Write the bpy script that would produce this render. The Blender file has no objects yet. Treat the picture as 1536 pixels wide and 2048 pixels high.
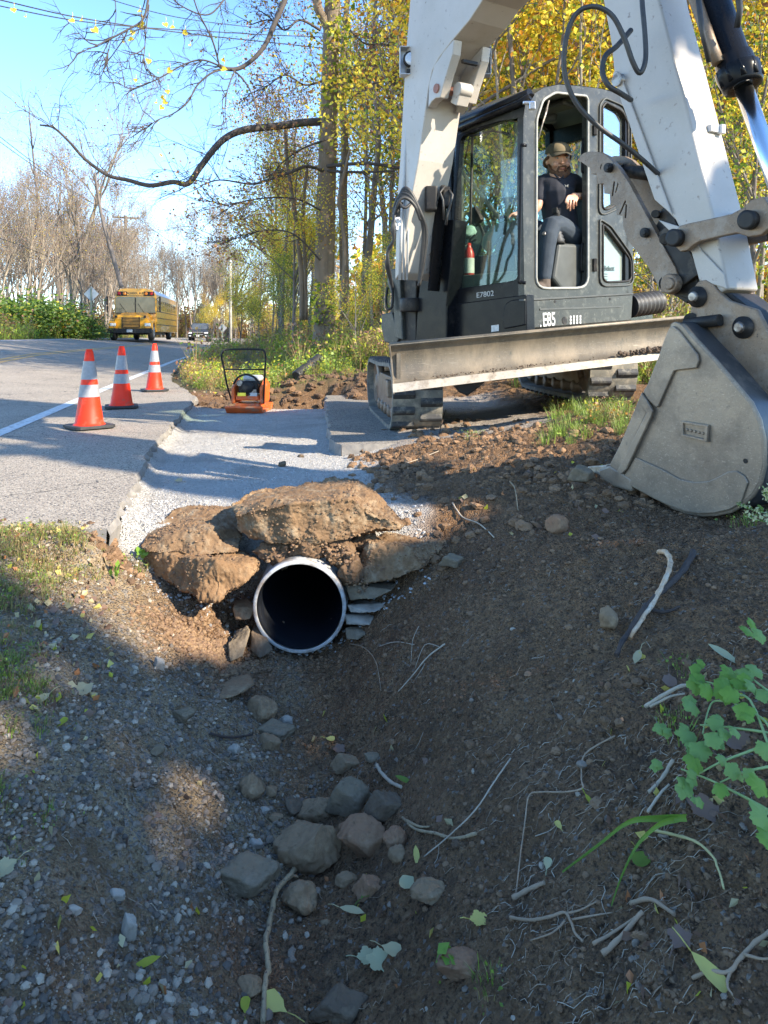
import bpy, math, random
import numpy as np
from mathutils import Vector, Matrix, Quaternion
random.seed(7); RS = np.random.RandomState(7)
SC = bpy.context.scene; COL = SC.collection
F, CX, HY, HC = 1480.0, 768.0, 670.0, 0.84          # focal length in photo pixels, principal point, eye height
def V(*a): return Vector(a)
def P(px, py, Y): return Vector(((px-CX)/F*Y, Y, HC-(py-HY)/F*Y))
def lerp(a, b, t): return a+(b-a)*t
def clamp(x, a=0., b=1.): return max(a, min(b, x))

# ---------------------------------------------------------------- value noise (vectorised)
def _h(ix, iy, iz, s):
    n = (ix.astype(np.int64)*374761393 + iy.astype(np.int64)*668265263 + iz.astype(np.int64)*2147483647 + s*144269) & 0x7fffffff
    n = ((n ^ (n >> 13))*1274126177) & 0x7fffffff
    n = (n ^ (n >> 16)) & 0xffffff
    return n/float(0xffffff)
def vnoise(x, y, z=None, s=0):
    x = np.asarray(x, float); y = np.asarray(y, float)
    z = np.zeros_like(x) if z is None else np.asarray(z, float)
    ix, iy, iz = np.floor(x), np.floor(y), np.floor(z)
    fx, fy, fz = x-ix, y-iy, z-iz
    fx = fx*fx*(3-2*fx); fy = fy*fy*(3-2*fy); fz = fz*fz*(3-2*fz)
    r = 0
    for a in (0, 1):
        for b in (0, 1):
            for c in (0, 1):
                w = (fx if a else 1-fx)*(fy if b else 1-fy)*(fz if c else 1-fz)
                r = r+w*_h(ix+a, iy+b, iz+c, s)
    return r*2-1
def fbm(x, y, z=None, o=4, s=0, g=.5):
    r = 0; a = 1; f = 1; t = 0
    for i in range(o):
        r = r+a*vnoise(np.asarray(x)*f, np.asarray(y)*f, None if z is None else np.asarray(z)*f, s+i*17); t += a; a *= g; f *= 2.03
    return r/t

# ---------------------------------------------------------------- materials
class NT:
    def __init__(s, m):
        m.use_nodes = True; s.t = m.node_tree; s.t.nodes.clear()
    def n(s, typ, **k):
        n = s.t.nodes.new(typ)
        for a, b in k.items():
            if a.startswith('i_'): n.inputs[a[2:].replace('_', ' ')].default_value = b
            else: setattr(n, a, b)
        return n
    def l(s, a, b): s.t.links.new(a, b)
def c4(c): return (c[0], c[1], c[2], 1)
def mat(name, c1, c2=None, sc=6, rough=.6, metal=0, dirt=None, dsc=3, damt=.5, bump=0, bsc=40, fine=None, fsc=60, famt=.5,
        transl=0, spec=.5, coat=0, hue=0, emit=None, rvar=.12, stretch=None, scratch=None):
    m = bpy.data.materials.new(name); t = NT(m)
    out = t.n('ShaderNodeOutputMaterial'); b = t.n('ShaderNodeBsdfPrincipled')
    tc = t.n('ShaderNodeTexCoord'); co = tc.outputs['Object']
    if stretch:
        mp = t.n('ShaderNodeMapping'); mp.inputs['Scale'].default_value = stretch; t.l(co, mp.inputs[0]); co = mp.outputs[0]
    def noise(scale, det=6, r=.6):
        n = t.n('ShaderNodeTexNoise'); n.inputs['Scale'].default_value = scale; n.inputs['Detail'].default_value = det
        n.inputs['Roughness'].default_value = r; t.l(co, n.inputs['Vector']); return n.outputs[0]
    def ramp(src, a, bb):
        r = t.n('ShaderNodeMapRange'); r.inputs[1].default_value = a; r.inputs[2].default_value = bb; t.l(src, r.inputs[0]); return r.outputs[0]
    def mix(f, a, bcol):
        x = t.n('ShaderNodeMix', data_type='RGBA'); t.l(f, x.inputs[0])
        if isinstance(a, tuple): x.inputs[6].default_value = c4(a)
        else: t.l(a, x.inputs[6])
        if isinstance(bcol, tuple): x.inputs[7].default_value = c4(bcol)
        else: t.l(bcol, x.inputs[7])
        return x.outputs[2]
    col = None
    if c2 is not None: col = mix(ramp(noise(sc), .3, .7), tuple(c1), tuple(c2))
    if fine is not None: col = mix(ramp(noise(fsc, 3), 1-famt, 1.02-famt+.12), col if col is not None else tuple(c1), tuple(fine))
    if scratch is not None:      # long thin scrapes
        for k, (rot, sc_) in enumerate((((.3, .5, .9), (2, 130, 130)), ((1.2, .2, -.6), (130, 3, 130)))):
            mp2 = t.n('ShaderNodeMapping'); mp2.inputs['Rotation'].default_value = rot; mp2.inputs['Scale'].default_value = sc_; t.l(tc.outputs['Object'], mp2.inputs[0])
            n2 = t.n('ShaderNodeTexNoise'); n2.inputs['Scale'].default_value = 1; n2.inputs['Detail'].default_value = 4; n2.inputs['Roughness'].default_value = .6; t.l(mp2.outputs[0], n2.inputs['Vector'])
            col = mix(ramp(n2.outputs[0], .60, .78), col if col is not None else tuple(c1), tuple(scratch))
    if dirt is not None:
        dm = ramp(noise(dsc, 9, .7), .62-damt*.3, .80-damt*.3); col = mix(dm, col if col is not None else tuple(c1), tuple(dirt))
    if hue:
        oi = t.n('ShaderNodeObjectInfo'); hs = t.n('ShaderNodeHueSaturation')
        r = t.n('ShaderNodeMapRange'); r.inputs[3].default_value = .5-hue; r.inputs[4].default_value = .5+hue
        t.l(oi.outputs['Random'], r.inputs[0]); t.l(r.outputs[0], hs.inputs['Hue'])
        r2 = t.n('ShaderNodeMapRange'); r2.inputs[3].default_value = .8; r2.inputs[4].default_value = 1.15
        t.l(oi.outputs['Random'], r2.inputs[0]); t.l(r2.outputs[0], hs.inputs['Value'])
        if col is None: hs.inputs['Color'].default_value = c4(c1)
        else: t.l(col, hs.inputs['Color'])
        col = hs.outputs[0]
    if col is None: b.inputs['Base Color'].default_value = c4(c1)
    else: t.l(col, b.inputs['Base Color'])
    if rvar:
        r = t.n('ShaderNodeMapRange'); r.inputs[3].default_value = clamp(rough-rvar); r.inputs[4].default_value = clamp(rough+rvar)
        t.l(noise(sc*1.7+2), r.inputs[0]); t.l(r.outputs[0], b.inputs['Roughness'])
    else: b.inputs['Roughness'].default_value = rough
    b.inputs['Metallic'].default_value = metal; b.inputs['Specular IOR Level'].default_value = spec
    b.inputs['Coat Weight'].default_value = coat
    if emit: b.inputs['Emission Color'].default_value = c4(emit[0]); b.inputs['Emission Strength'].default_value = emit[1]
    if bump:
        bn = t.n('ShaderNodeBump'); bn.inputs['Strength'].default_value = 1; bn.inputs['Distance'].default_value = bump
        t.l(noise(bsc, 8, .65), bn.inputs['Height']); t.l(bn.outputs[0], b.inputs['Normal'])
    if transl:
        tr = t.n('ShaderNodeBsdfTranslucent'); ms = t.n('ShaderNodeMixShader'); ms.inputs[0].default_value = transl
        if col is None: tr.inputs[0].default_value = c4(c1)
        else: t.l(col, tr.inputs[0])
        t.l(b.outputs[0], ms.inputs[1]); t.l(tr.outputs[0], ms.inputs[2]); t.l(ms.outputs[0], out.inputs[0])
    else: t.l(b.outputs[0], out.inputs[0])
    return m
def glass(name, tint, refl=.12, alpha=.75):
    # thin pane: mostly see-through, some mirror
    m = bpy.data.materials.new(name); t = NT(m); out = t.n('ShaderNodeOutputMaterial')
    tr = t.n('ShaderNodeBsdfTransparent'); tr.inputs[0].default_value = c4(tint)
    gl = t.n('ShaderNodeBsdfGlossy'); gl.inputs['Roughness'].default_value = .02; gl.inputs[0].default_value = (1, 1, 1, 1)
    fr = t.n('ShaderNodeLayerWeight'); fr.inputs[0].default_value = .5; pw = t.n('ShaderNodeMath', operation='POWER'); pw.inputs[1].default_value = 4; t.l(fr.outputs['Facing'], pw.inputs[0])
    ad = t.n('ShaderNodeMath', operation='MULTIPLY_ADD'); ad.inputs[1].default_value = .8; ad.inputs[2].default_value = refl
    t.l(pw.outputs[0], ad.inputs[0]); mx = t.n('ShaderNodeMixShader'); t.l(ad.outputs[0], mx.inputs[0])
    t.l(tr.outputs[0], mx.inputs[1]); t.l(gl.outputs[0], mx.inputs[2])
    if alpha < 1:   # a film of dust on the pane
        df = t.n('ShaderNodeBsdfDiffuse'); df.inputs[0].default_value = (.45, .5, .45, 1); m2 = t.n('ShaderNodeMixShader'); m2.inputs[0].default_value = 1-alpha
        t.l(mx.outputs[0], m2.inputs[1]); t.l(df.outputs[0], m2.inputs[2]); t.l(m2.outputs[0], out.inputs[0])
    else: t.l(mx.outputs[0], out.inputs[0])
    return m

# ---------------------------------------------------------------- mesh builder
def frame_of(d):
    d = d.normalized(); up = V(0, 0, 1) if abs(d.z) < .95 else V(0, 1, 0)
    a = d.cross(up).normalized(); return a, d.cross(a).normalized()
class MB:
    def __init__(s): s.v = []; s.f = []; s.m = []; s.sm = []; s.mi = 0; s.smooth = False
    def add(s, vs, fs, smooth=None):
        o = len(s.v); s.v += [tuple(x) for x in vs]
        for f in fs: s.f.append(tuple(i+o for i in f)); s.m.append(s.mi); s.sm.append(s.smooth if smooth is None else smooth)
        return s
    def box(s, c, sx, sy, sz, R=None):     # full sizes; R a 3x3 matrix of axes
        vs = [V(x*sx/2, y*sy/2, z*sz/2) for x in (-1, 1) for y in (-1, 1) for z in (-1, 1)]
        if R is not None: vs = [R @ v for v in vs]
        c = V(*c); return s.add([v+c for v in vs], [(0, 1, 3, 2), (4, 6, 7, 5), (0, 4, 5, 1), (2, 3, 7, 6), (0, 2, 6, 4), (1, 5, 7, 3)])
    def bar(s, a, b, w, h, up=None):       # rectangular bar from a to b
        a = V(*a); b = V(*b); d = (b-a).normalized(); u = V(0, 0, 1) if up is None else V(*up)
        if abs(d.dot(u)) > .98: u = V(0, 1, 0)
        x = d.cross(u).normalized(); y = x.cross(d)
        vs = [p+x*i*w/2+y*j*h/2 for p in (a, b) for i, j in ((-1, -1), (1, -1), (1, 1), (-1, 1))]
        return s.add(vs, [(3, 2, 1, 0), (4, 5, 6, 7), (0, 1, 5, 4), (1, 2, 6, 5), (2, 3, 7, 6), (3, 0, 4, 7)])
    def prism(s, poly, vec):               # planar polygon swept by vec
        n = len(poly); poly = [V(*p) for p in poly]; vec = V(*vec)
        nn = V(0, 0, 0)
        for i in range(n): nn += poly[i].cross(poly[(i+1) % n])
        if nn.dot(vec) > 0: poly = poly[::-1]
        vs = poly+[p+vec for p in poly]
        fs = [tuple(range(n)), tuple(range(2*n-1, n-1, -1))]+[(i, i+n, (i+1) % n+n, (i+1) % n) for i in range(n)]
        return s.add(vs, fs)
    def tube(s, pts, r, n=8, cap=True, smooth=True):
        pts = [V(*p) for p in pts]; k = len(pts)
        rs = [r]*k if not hasattr(r, '__len__') else list(r)
        d0 = (pts[1]-pts[0]); a, b = frame_of(d0); vs = []; pd = d0.normalized()
        for i, p in enumerate(pts):
            d = (pts[min(i+1, k-1)]-pts[max(i-1, 0)]).normalized()
            q = pd.rotation_difference(d); a = q @ a; b = q @ b; pd = d
            for j in range(n):
                t = 2*math.pi*j/n; vs.append(p+(a*math.cos(t)+b*math.sin(t))*rs[i])
        fs = [(i*n+j, i*n+(j+1) % n, (i+1)*n+(j+1) % n, (i+1)*n+j) for i in range(k-1) for j in range(n)]
        s.add(vs, fs, smooth)
        if cap: o = len(s.v)-len(vs); s.f += [tuple(o+j for j in range(n))[::-1], tuple(o+(k-1)*n+j for j in range(n))]; s.m += [s.mi]*2; s.sm += [False]*2
        return s
    def lathe(s, a, b, prof, n=24, smooth=True, cap=True):   # profile [(t along a->b in metres, radius)]
        a = V(*a); b = V(*b); d = (b-a).normalized(); x, y = frame_of(d); vs = []; k = len(prof)
        for t, r in prof:
            for j in range(n):
                q = 2*math.pi*j/n; vs.append(a+d*t+(x*math.cos(q)+y*math.sin(q))*r)
        fs = [(i*n+j, i*n+(j+1) % n, (i+1)*n+(j+1) % n, (i+1)*n+j) for i in range(k-1) for j in range(n)]
        o = len(s.v); s.add(vs, fs, smooth)
        if cap: s.f += [tuple(o+j for j in range(n))[::-1], tuple(o+(k-1)*n+j for j in range(n))]; s.m += [s.mi]*2; s.sm += [False]*2
        return s
    def grid(s, rows, smooth=True):        # rows of equal length point lists
        n = len(rows[0]); vs = [p for r in rows for p in r]
        return s.add(vs, [(i*n+j, i*n+j+1, (i+1)*n+j+1, (i+1)*n+j) for i in range(len(rows)-1) for j in range(n-1)], smooth)
    def build(s, name, mats, parent=None, bevel=0, seg=2, loc=None, fixn=True):
        me = bpy.data.meshes.new(name)
        if loc is not None:
            L = V(*loc); vs = [(x-L.x, y-L.y, z-L.z) for x, y, z in s.v]
        else: vs = s.v
        me.from_pydata(vs, [], s.f)
        if not isinstance(mats, (list, tuple)): mats = [mats]
        for m in mats: me.materials.append(m)
        me.polygons.foreach_set('material_index', s.m); me.polygons.foreach_set('use_smooth', s.sm)
        me.update()
        if fixn:
            import bmesh
            bm = bmesh.new(); bm.from_mesh(me); bmesh.ops.recalc_face_normals(bm, faces=bm.faces); bm.to_mesh(me); bm.free()
        o = bpy.data.objects.new(name, me); COL.objects.link(o)
        if loc is not None: o.location = loc
        if parent is not None:
            o.parent = parent; 
            if loc is not None: o.location = V(*loc)-wloc(parent)
            else: o.location = -wloc(parent)
        if bevel:
            b = o.modifiers.new('b', 'BEVEL'); b.width = bevel; b.segments = seg; b.limit_method = 'ANGLE'; b.angle_limit = math.radians(35)
            b.harden_normals = False
        return o
def wloc(o):
    l = V(0, 0, 0)
    while o is not None: l += o.location; o = o.parent
    return l
def fastmesh(name, verts, faces4, mats, midx=None, smooth=False, parent=None, loc=None):
    """numpy mesh: faces array (n,3) or (n,4)"""
    me = bpy.data.meshes.new(name); verts = np.asarray(verts, np.float32)
    if loc is not None: verts = verts-np.array(loc, np.float32)
    faces4 = np.asarray(faces4, np.int32); nf, k = faces4.shape
    me.vertices.add(len(verts)); me.vertices.foreach_set('co', verts.ravel())
    me.loops.add(nf*k); me.loops.foreach_set('vertex_index', faces4.ravel())
    me.polygons.add(nf); me.polygons.foreach_set('loop_start', np.arange(0, nf*k, k, dtype=np.int32))
    try: me.polygons.foreach_set('loop_total', np.full(nf, k, np.int32))
    except Exception: pass
    if not isinstance(mats, (list, tuple)): mats = [mats]
    for m in mats: me.materials.append(m)
    if midx is not None: me.polygons.foreach_set('material_index', np.asarray(midx, np.int32))
    me.polygons.foreach_set('use_smooth', np.full(nf, bool(smooth)))
    me.update(calc_edges=True); me.validate()
    o = bpy.data.objects.new(name, me); COL.objects.link(o)
    if parent is not None: o.parent = parent
    if loc is not None: o.location = V(*loc)-(wloc(parent) if parent is not None else V(0, 0, 0))
    elif parent is not None: o.location = -wloc(parent)
    return o
def empty(name, loc):
    o = bpy.data.objects.new(name, None); o.empty_display_size = .1; COL.objects.link(o); o.location = loc; return o
def tag(o, label=None, cat=None, group=None, kind=None):
    if label: o['label'] = label
    if cat: o['category'] = cat
    if group: o['group'] = group
    if kind: o['kind'] = kind
    return o
def text(body, name, size, m, parent, pos, xdir, ydir, ext=.002, bold=False, sx=1.0, align='CENTER'):
    cu = bpy.data.curves.new(name, 'FONT'); cu.body = body; cu.size = size; cu.extrude = ext; cu.align_x = align; cu.align_y = 'CENTER'
    if bold: cu.offset = size*.018
    o = bpy.data.objects.new(name, cu); COL.objects.link(o); x = V(*xdir).normalized(); y = V(*ydir).normalized(); z = x.cross(y).normalized(); y = z.cross(x)
    M = Matrix((x*sx, y, z)).transposed().to_4x4(); 
    dg = bpy.context.evaluated_depsgraph_get(); me = bpy.data.meshes.new_from_object(o.evaluated_get(dg)); bpy.data.objects.remove(o); me.name = name
    me.materials.clear(); me.materials.append(m); o = bpy.data.objects.new(name, me); COL.objects.link(o)
    o.parent = parent; o.matrix_local = Matrix.Translation(V(*pos)-wloc(parent)) @ M; return o
class VPl:      # vertical plane through p=(x,y) along d, pixel -> point; off shifts along w=(normal)
    def __init__(s, p, d):
        d = Vector(d).normalized(); s.d = d; s.p = Vector(p); s.w = Vector((-d.y, d.x))
        s.D = V(d.x, d.y, 0); s.W = V(s.w.x, s.w.y, 0)
    def __call__(s, px, py, off=0):
        a = (px-CX)/F; p = s.p+s.w*off; t = p.dot(s.w)/(a*s.w.x+s.w.y); return V(a*t, t, HC-(py-HY)/F*t)
    def sz(s, ss, z, off=0): q = s.p+s.d*ss+s.w*off; return V(q.x, q.y, z)
def rocky(r, seed, sub=3, rough=.25, flat=None, cuts=7):
    """an irregular stone: icosphere cut by random planes, then noise"""
    import bmesh
    rr = random.Random(seed); bm = bmesh.new(); bmesh.ops.create_icosphere(bm, subdivisions=sub, radius=1)
    co = np.array([v.co[:] for v in bm.verts]); fc = np.array([[v.index for v in f.verts] for f in bm.faces]); bm.free()
    for i in range(cuts):
        n = np.array([rr.gauss(0, 1) for _ in range(3)]); n /= np.linalg.norm(n); d = rr.uniform(.55, .85)
        k = co@n; ex = np.maximum(k-d, 0); co = co-np.outer(ex*.92, n)
    n = fbm(co[:, 0]*1.3+seed, co[:, 1]*1.3, co[:, 2]*1.3, 3, seed); co = co*(1+rough*n)[:, None]
    if sub >= 4:
        n = fbm(co[:, 0]*7+seed, co[:, 1]*7, co[:, 2]*7, 4, seed+3); co = co*(1+.05*n)[:, None]
    co = co*np.array(r); return co, fc
# ================================================================= the ground
UK = [-2.5,-1.6,-1.15,-.9,-.65,-.45,-.3,-.15,0,.15,.3,.5,.7,.95,1.25,1.6,2.1,3]
ROWS = [
(.3 ,[-.02,-.06,-.14,-.22,-.34,-.47,-.57,-.66,-.71,-.66,-.54,-.39,-.27,-.14,-.03,.07,.13,.18]),
(1.6,[-.03,-.05,-.09,-.17,-.30,-.43,-.55,-.66,-.71,-.66,-.54,-.38,-.25,-.12,-.01,.08,.13,.18]),
(2.2,[-.03,-.05,-.08,-.15,-.28,-.42,-.54,-.65,-.70,-.64,-.50,-.34,-.22,-.09,.01,.09,.16,.22]),
(2.8,[-.03,-.03,-.06,-.15,-.29,-.43,-.54,-.63,-.66,-.60,-.46,-.30,-.18,-.07,.02,.09,.16,.22]),
(3.2,[-.015,-.015,-.02,-.10,-.3,-.43,-.53,-.58,-.6,-.57,-.46,-.32,-.19,-.08,0,.07,.14,.2]),
(3.42,[-.015,-.015,-.03,-.10,-.24,-.36,-.5,-.57,-.58,-.55,-.38,-.23,-.13,-.04,.02,.08,.14,.2]),
(3.62,[-.05,-.05,-.05,-.07,-.1,-.13,-.14,-.15,-.15,-.14,-.12,-.1,-.07,-.01,.04,.1,.15,.2]),
(3.8,[-.07,-.07,-.07,-.08,-.09,-.09,-.09,-.09,-.09,-.09,-.09,-.07,-.03,.02,.07,.12,.16,.22]),
(4.2,[-.09]*11+[-.05,0,.04,.1,.15,.2,.25]),
(5.0,[-.09]*9+[-.08,-.06,0,.04,.08,.15,.23,.3,.35]),
(5.6,[-.09]*9+[-.08,-.05,.0,.03,.055,.1,.18,.27,.33]),
(6.3,[-.09]*8+[-.09,-.08,-.04,.0,.025,.035,.06,.12,.2,.3]),
(9.3,[-.09]*6+[-.08,-.06]+[-.06]*7+[0,.1,.25]),
(9.7,[-.05,-.12,-.25,-.3,-.3,-.25,-.15,-.05,0,.02,.04,.06,.08,.1,.12,.15,.2,.3]),
(10.4,[0,-.2,-.4,-.45,-.45,-.4,-.2,.0,.1,.12,.14,.15,.18,.2,.22,.25,.3,.4]),
(11.0,[0,0.0,.08,.15,.15,.17,.2,.22,.22,.24,.25,.27,.3,.3,.32,.35,.4,.5]),
(12.0,[0,.04,.12,.2,.24,.25,.25,.26,.27,.28,.3,.32,.35,.37,.4,.42,.5,.6]),
(16.,[.05,.1,.15,.2,.25,.28,.3,.32,.33,.35,.37,.4,.42,.44,.46,.5,.6,.7]),
]
RY = np.array([r[0] for r in ROWS]); RZ = np.array([r[1] for r in ROWS])
def XC(y): return np.interp(y, [0, 1.0, 1.6, 2.2, 2.8, 3.3], [-.08, -.1, -.16, -.2, -.30, -.375])
def XW(y): return np.interp(y, [-5, 0, 6.4, 11.8, 24, 41, 72, 100, 150], [-1.4, -2.05, -3.3, -4.4, -6.8, -9.6, -14.2, -18, -20])   # white line
def XR(y): return np.interp(y, [3.2, 3.45, 5.43, 7, 10, 11.5, 13.4, 16, 24, 41, 72, 150], [-1.2, -1.24, -1.73, -2.0, -2.54, -3.1, -3.85, -4.6, -6.45, -9.2, -13.8, -19.5])
ROADW = 7.3
def road_z(x, y):
    s = .09*np.clip((np.asarray(y, float)-7)/13, 0, 1)
    return s*np.clip(XW(y)-x, 0, 8.0) - .0038*np.clip(np.asarray(y, float)-46, 0, 200)
def smooth(a, b, x): t = np.clip((np.asarray(x, float)-a)/(b-a), 0, 1); return t*t*(3-2*t)
def base_z(x, y):
    x = np.asarray(x, float); y = np.asarray(y, float); u = x-XC(y)
    sh = x.shape; xf = u.ravel(); yf = np.clip(y.ravel(), RY[0], RY[-1])
    k = np.clip(np.searchsorted(RY, yf)-1, 0, len(RY)-2); t = (yf-RY[k])/(RY[k+1]-RY[k])
    def ev(kk):
        uk = np.array(UK); j = np.clip(np.searchsorted(uk, xf)-1, 0, len(uk)-2)
        tt = np.clip((xf-uk[j])/(uk[j+1]-uk[j]), 0, 1); return RZ[kk, j]*(1-tt)+RZ[kk, j+1]*tt
    z = (ev(k)*(1-t)+ev(k+1)*t).reshape(sh)
    far = np.clip(y-14, 0, 300)
    z = z+.045*(1-smooth(0, .10, x-XR(y)))*(y > 3.5)*(y < 9.3)*(x > XR(y))
    hill = .03*np.clip(far, 0, 14) + .012*np.clip(far, 0, 200)*smooth(-2, 6, x)      # forest floor on the right
    z = z+hill*smooth(13, 20, y)*smooth(0, 3, x-XW(y))
    road = road_z(x, y)-.16
    mr = (x < XR(y)) & (y > 3.38)
    z = np.where(mr, road, z)
    xl = XW(y)-ROADW
    z = np.where(x < xl, road_z(xl, y)-.06+.02*np.clip(xl-x, 0, 30), z)
    dz = smooth(0, .5, x-XR(y)); z = np.where((~mr) & (y > 11) & (x >= XR(y)), lerp(-.03+road_z(x, y), z, dz), z)
    return z
def zones(x, y):
    x = np.asarray(x, float); y = np.asarray(y, float); n = fbm(x*2.3, y*2.3, None, 4, 5)*.25
    bed = smooth(3.45, 3.6, y+n*.5+np.where(x < -.95, .12, 0))*(1-smooth(9.35, 9.5, y))*(1-smooth(-.12, .1, x+n+np.clip(4.6-y, -2, .6)*-.25+np.where(y > 5.6, -.35, 0)))
    bed = np.where((x > -.75) & (y > 5.6) & (y < 9.5), np.maximum(bed, .6*(1-smooth(1.2, 1.6, x))), bed)
    left = 1-smooth(-.25, .05, x-XC(y)+n*1.2); left = left*(1-smooth(3.2, 3.45, y))
    veg = smooth(10.6, 11.2, y+n)+(1-smooth(-.05, .12, (x-XC(y))+1.16+n*.35))*(1-smooth(3.3, 3.5, y))*.55
    warm = smooth(0, .5, fbm(x*.9+7, y*.9, None, 3, 31)+.1)*.5
    w2 = np.exp(-((x+.72)**2/.05+(y-3.12)**2/.06)); warm = np.maximum(warm*.8, w2*1.3)
    left = left*(1-np.clip(w2*1.5, 0, 1))
    return np.clip(bed, 0, 1), np.clip(left, 0, 1), np.clip(veg, 0, 1), np.clip(warm, 0, 1)
def gz(x, y, fine=True):
    x = np.asarray(x, float); y = np.asarray(y, float); z = base_z(x, y); b, l, v, w = zones(x, y)
    a = (1-b)*np.where((x < XR(y)) & (y > 3.38), 0, 1)
    a = a*np.where(y > 13, .5, 1)
    z = z+a*(.03*fbm(x*1.9, y*1.9, None, 3, 1)+.022*fbm(x*6.5, y*6.5, None, 3, 2))
    if fine:
        r = fbm(x*17, y*17, None, 4, 3, .6); lump = 1-np.abs(fbm(x*28, y*28, None, 3, 4))
        scr = np.exp(-((x-.45)/.3)**2-((y-2.4)/.6)**2)
        z = z+a*(.015*r+(.021-.009*l-.012*scr)*(lump-.72))+a*scr*.006*fbm(x*34+y*9, y*3, None, 3, 44)+b*.006*fbm(x*45, y*45, None, 3, 9)
        wl = (1-smooth(-1.34, -1.16, x))*smooth(3.0, 3.2, y)*(y < 3.38); z = z*(1-wl)+wl*(-.008+.008*r)
        z = z-a*.10*np.exp(-((x-1.38)/.42)**2-((y-3.45)/.55)**2)
        z = z+a*(1-l)*.022*np.clip(fbm(x*5+3, y*9, None, 3, 12)-.1, 0, 1)
    return z
_GR = []
def _grid(x0, x1, y0, y1, st, fine):
    xs = np.arange(x0, x1+st, st); ys = np.arange(y0, y1+st, st); Y, X = np.meshgrid(ys, xs, indexing='ij'); return (x0, x1, y0, y1, st, gz(X, Y, fine))
def Z(x, y):
    if not _GR: _GR.append(_grid(-3.2, 3.6, .8, 7.5, .012, True)); _GR.append(_grid(-8, 14, .8, 24, .06, False)); _GR.append(_grid(-70, 80, 8, 140, .5, False))
    for x0, x1, y0, y1, st, g in _GR:
        if x0 <= x <= x1 and y0 <= y <= y1:
            fx, fy = (x-x0)/st, (y-y0)/st; i, j = min(int(fy), g.shape[0]-2), min(int(fx), g.shape[1]-2); fy -= i; fx -= j
            return float((g[i, j]*(1-fx)+g[i, j+1]*fx)*(1-fy)+(g[i+1, j]*(1-fx)+g[i+1, j+1]*fx)*fy)
    return float(gz(np.array([x]), np.array([y]), False)[0])
def onground(px, py, lift=0.):
    """the ground point seen at a photo pixel"""
    a = (px-CX)/F; b = (py-HY)/F; t = np.arange(1.0, 60, .01)
    zz = base_z(a*t, t); k = np.argmax(HC-b*t < zz); t = t[k]; x, y = a*t, t
    return V(x, y, Z(x, y)+lift)

def ground_mat():
    m = bpy.data.materials.new('ground_soil'); t = NT(m); out = t.n('ShaderNodeOutputMaterial'); b = t.n('ShaderNodeBsdfPrincipled')
    b.inputs['Roughness'].default_value = .95; b.inputs['Specular IOR Level'].default_value = .25
    g = t.n('ShaderNodeNewGeometry'); co = g.outputs['Position']; at = t.n('ShaderNodeAttribute', attribute_name='zone'); sp = t.n('ShaderNodeSeparateColor'); t.l(at.outputs['Color'], sp.inputs[0])
    def noise(s, d=6, r=.6):
        n = t.n('ShaderNodeTexNoise'); n.inputs['Scale'].default_value = s; n.inputs['Detail'].default_value = d; n.inputs['Roughness'].default_value = r; t.l(co, n.inputs['Vector']); return n.outputs[0]
    def rng(s, a, c): r = t.n('ShaderNodeMapRange'); r.inputs[1].default_value = a; r.inputs[2].default_value = c; t.l(s, r.inputs[0]); return r.outputs[0]
    def mix(f, a, c):
        x = t.n('ShaderNodeMix', data_type='RGBA'); t.l(f, x.inputs[0])
        for i, k in ((6, a), (7, c)):
            if isinstance(k, tuple): x.inputs[i].default_value = c4(k)
            else: t.l(k, x.inputs[i])
        return x.outputs[2]
    def vor(s):
        n = t.n('ShaderNodeTexVoronoi'); n.inputs['Scale'].default_value = s; t.l(co, n.inputs['Vector']); se = t.n('ShaderNodeSeparateColor'); t.l(n.outputs['Color'], se.inputs[0]); return n.outputs[0], se.outputs[0]
    soil = mix(rng(noise(4), .35, .65), SOIL1, SOIL2); soil = mix(rng(noise(38, 4), .55, .7), soil, SOIL3)
    soil = mix(rng(noise(1.7, 5), .5, .68), soil, (.24, .135, .072))
    soil = mix(rng(noise(75, 5, .7), .52, .62), soil, (.075, .047, .028)); soil = mix(rng(noise(7, 6, .7), .52, .70), soil, (.10, .066, .042))
    d1, v1 = vor(110); d2, v2 = vor(45)
    speck = rng(v1, .8, .95); soil = mix(rng(v1, .965, .98), soil, (.3, .25, .2))
    bank = mix(rng(noise(5), .35, .65), BANK1, BANK2); bank = mix(rng(noise(60, 5, .7), .52, .64), bank, (.10, .07, .045)); bank = mix(rng(noise(3.1, 6, .7), .5, .66), bank, (.17, .115, .068)); bank = mix(speck, bank, (.33, .29, .24)); bank = mix(rng(v2, .85, .97), bank, (.27, .24, .20))
    bed = mix(v1, (.46, .43, .385), (.60, .57, .52)); bed = mix(rng(v2, .8, .95), bed, (.62, .59, .54)); bed = mix(rng(noise(1.6), .5, .75), bed, (.36, .32, .27))
    veg = mix(rng(noise(3), .35, .65), (.15, .12, .055), (.26, .185, .10)); veg = mix(rng(noise(30), .5, .7), veg, (.09, .12, .03))
    warm = mix(rng(noise(9), .35, .65), (.26, .15, .075), (.17, .095, .05))
    c = mix(sp.outputs[1], soil, bank); 
    al = rng(at.outputs['Alpha'], .15, 1.); c = mix(al, c, warm)
    c = mix(sp.outputs[2], c, veg); c = mix(sp.outputs[0], c, bed); t.l(c, b.inputs['Base Color'])
    bn = t.n('ShaderNodeBump'); bn.inputs['Distance'].default_value = .016; n = noise(110, 6, .7)
    ad = t.n('ShaderNodeMath', operation='SUBTRACT'); t.l(n, ad.inputs[0]); t.l(rng(d1, 0, .6), ad.inputs[1]); t.l(ad.outputs[0], bn.inputs['Height']); t.l(bn.outputs[0], b.inputs['Normal'])
    t.l(b.outputs[0], out.inputs[0]); return m
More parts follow.
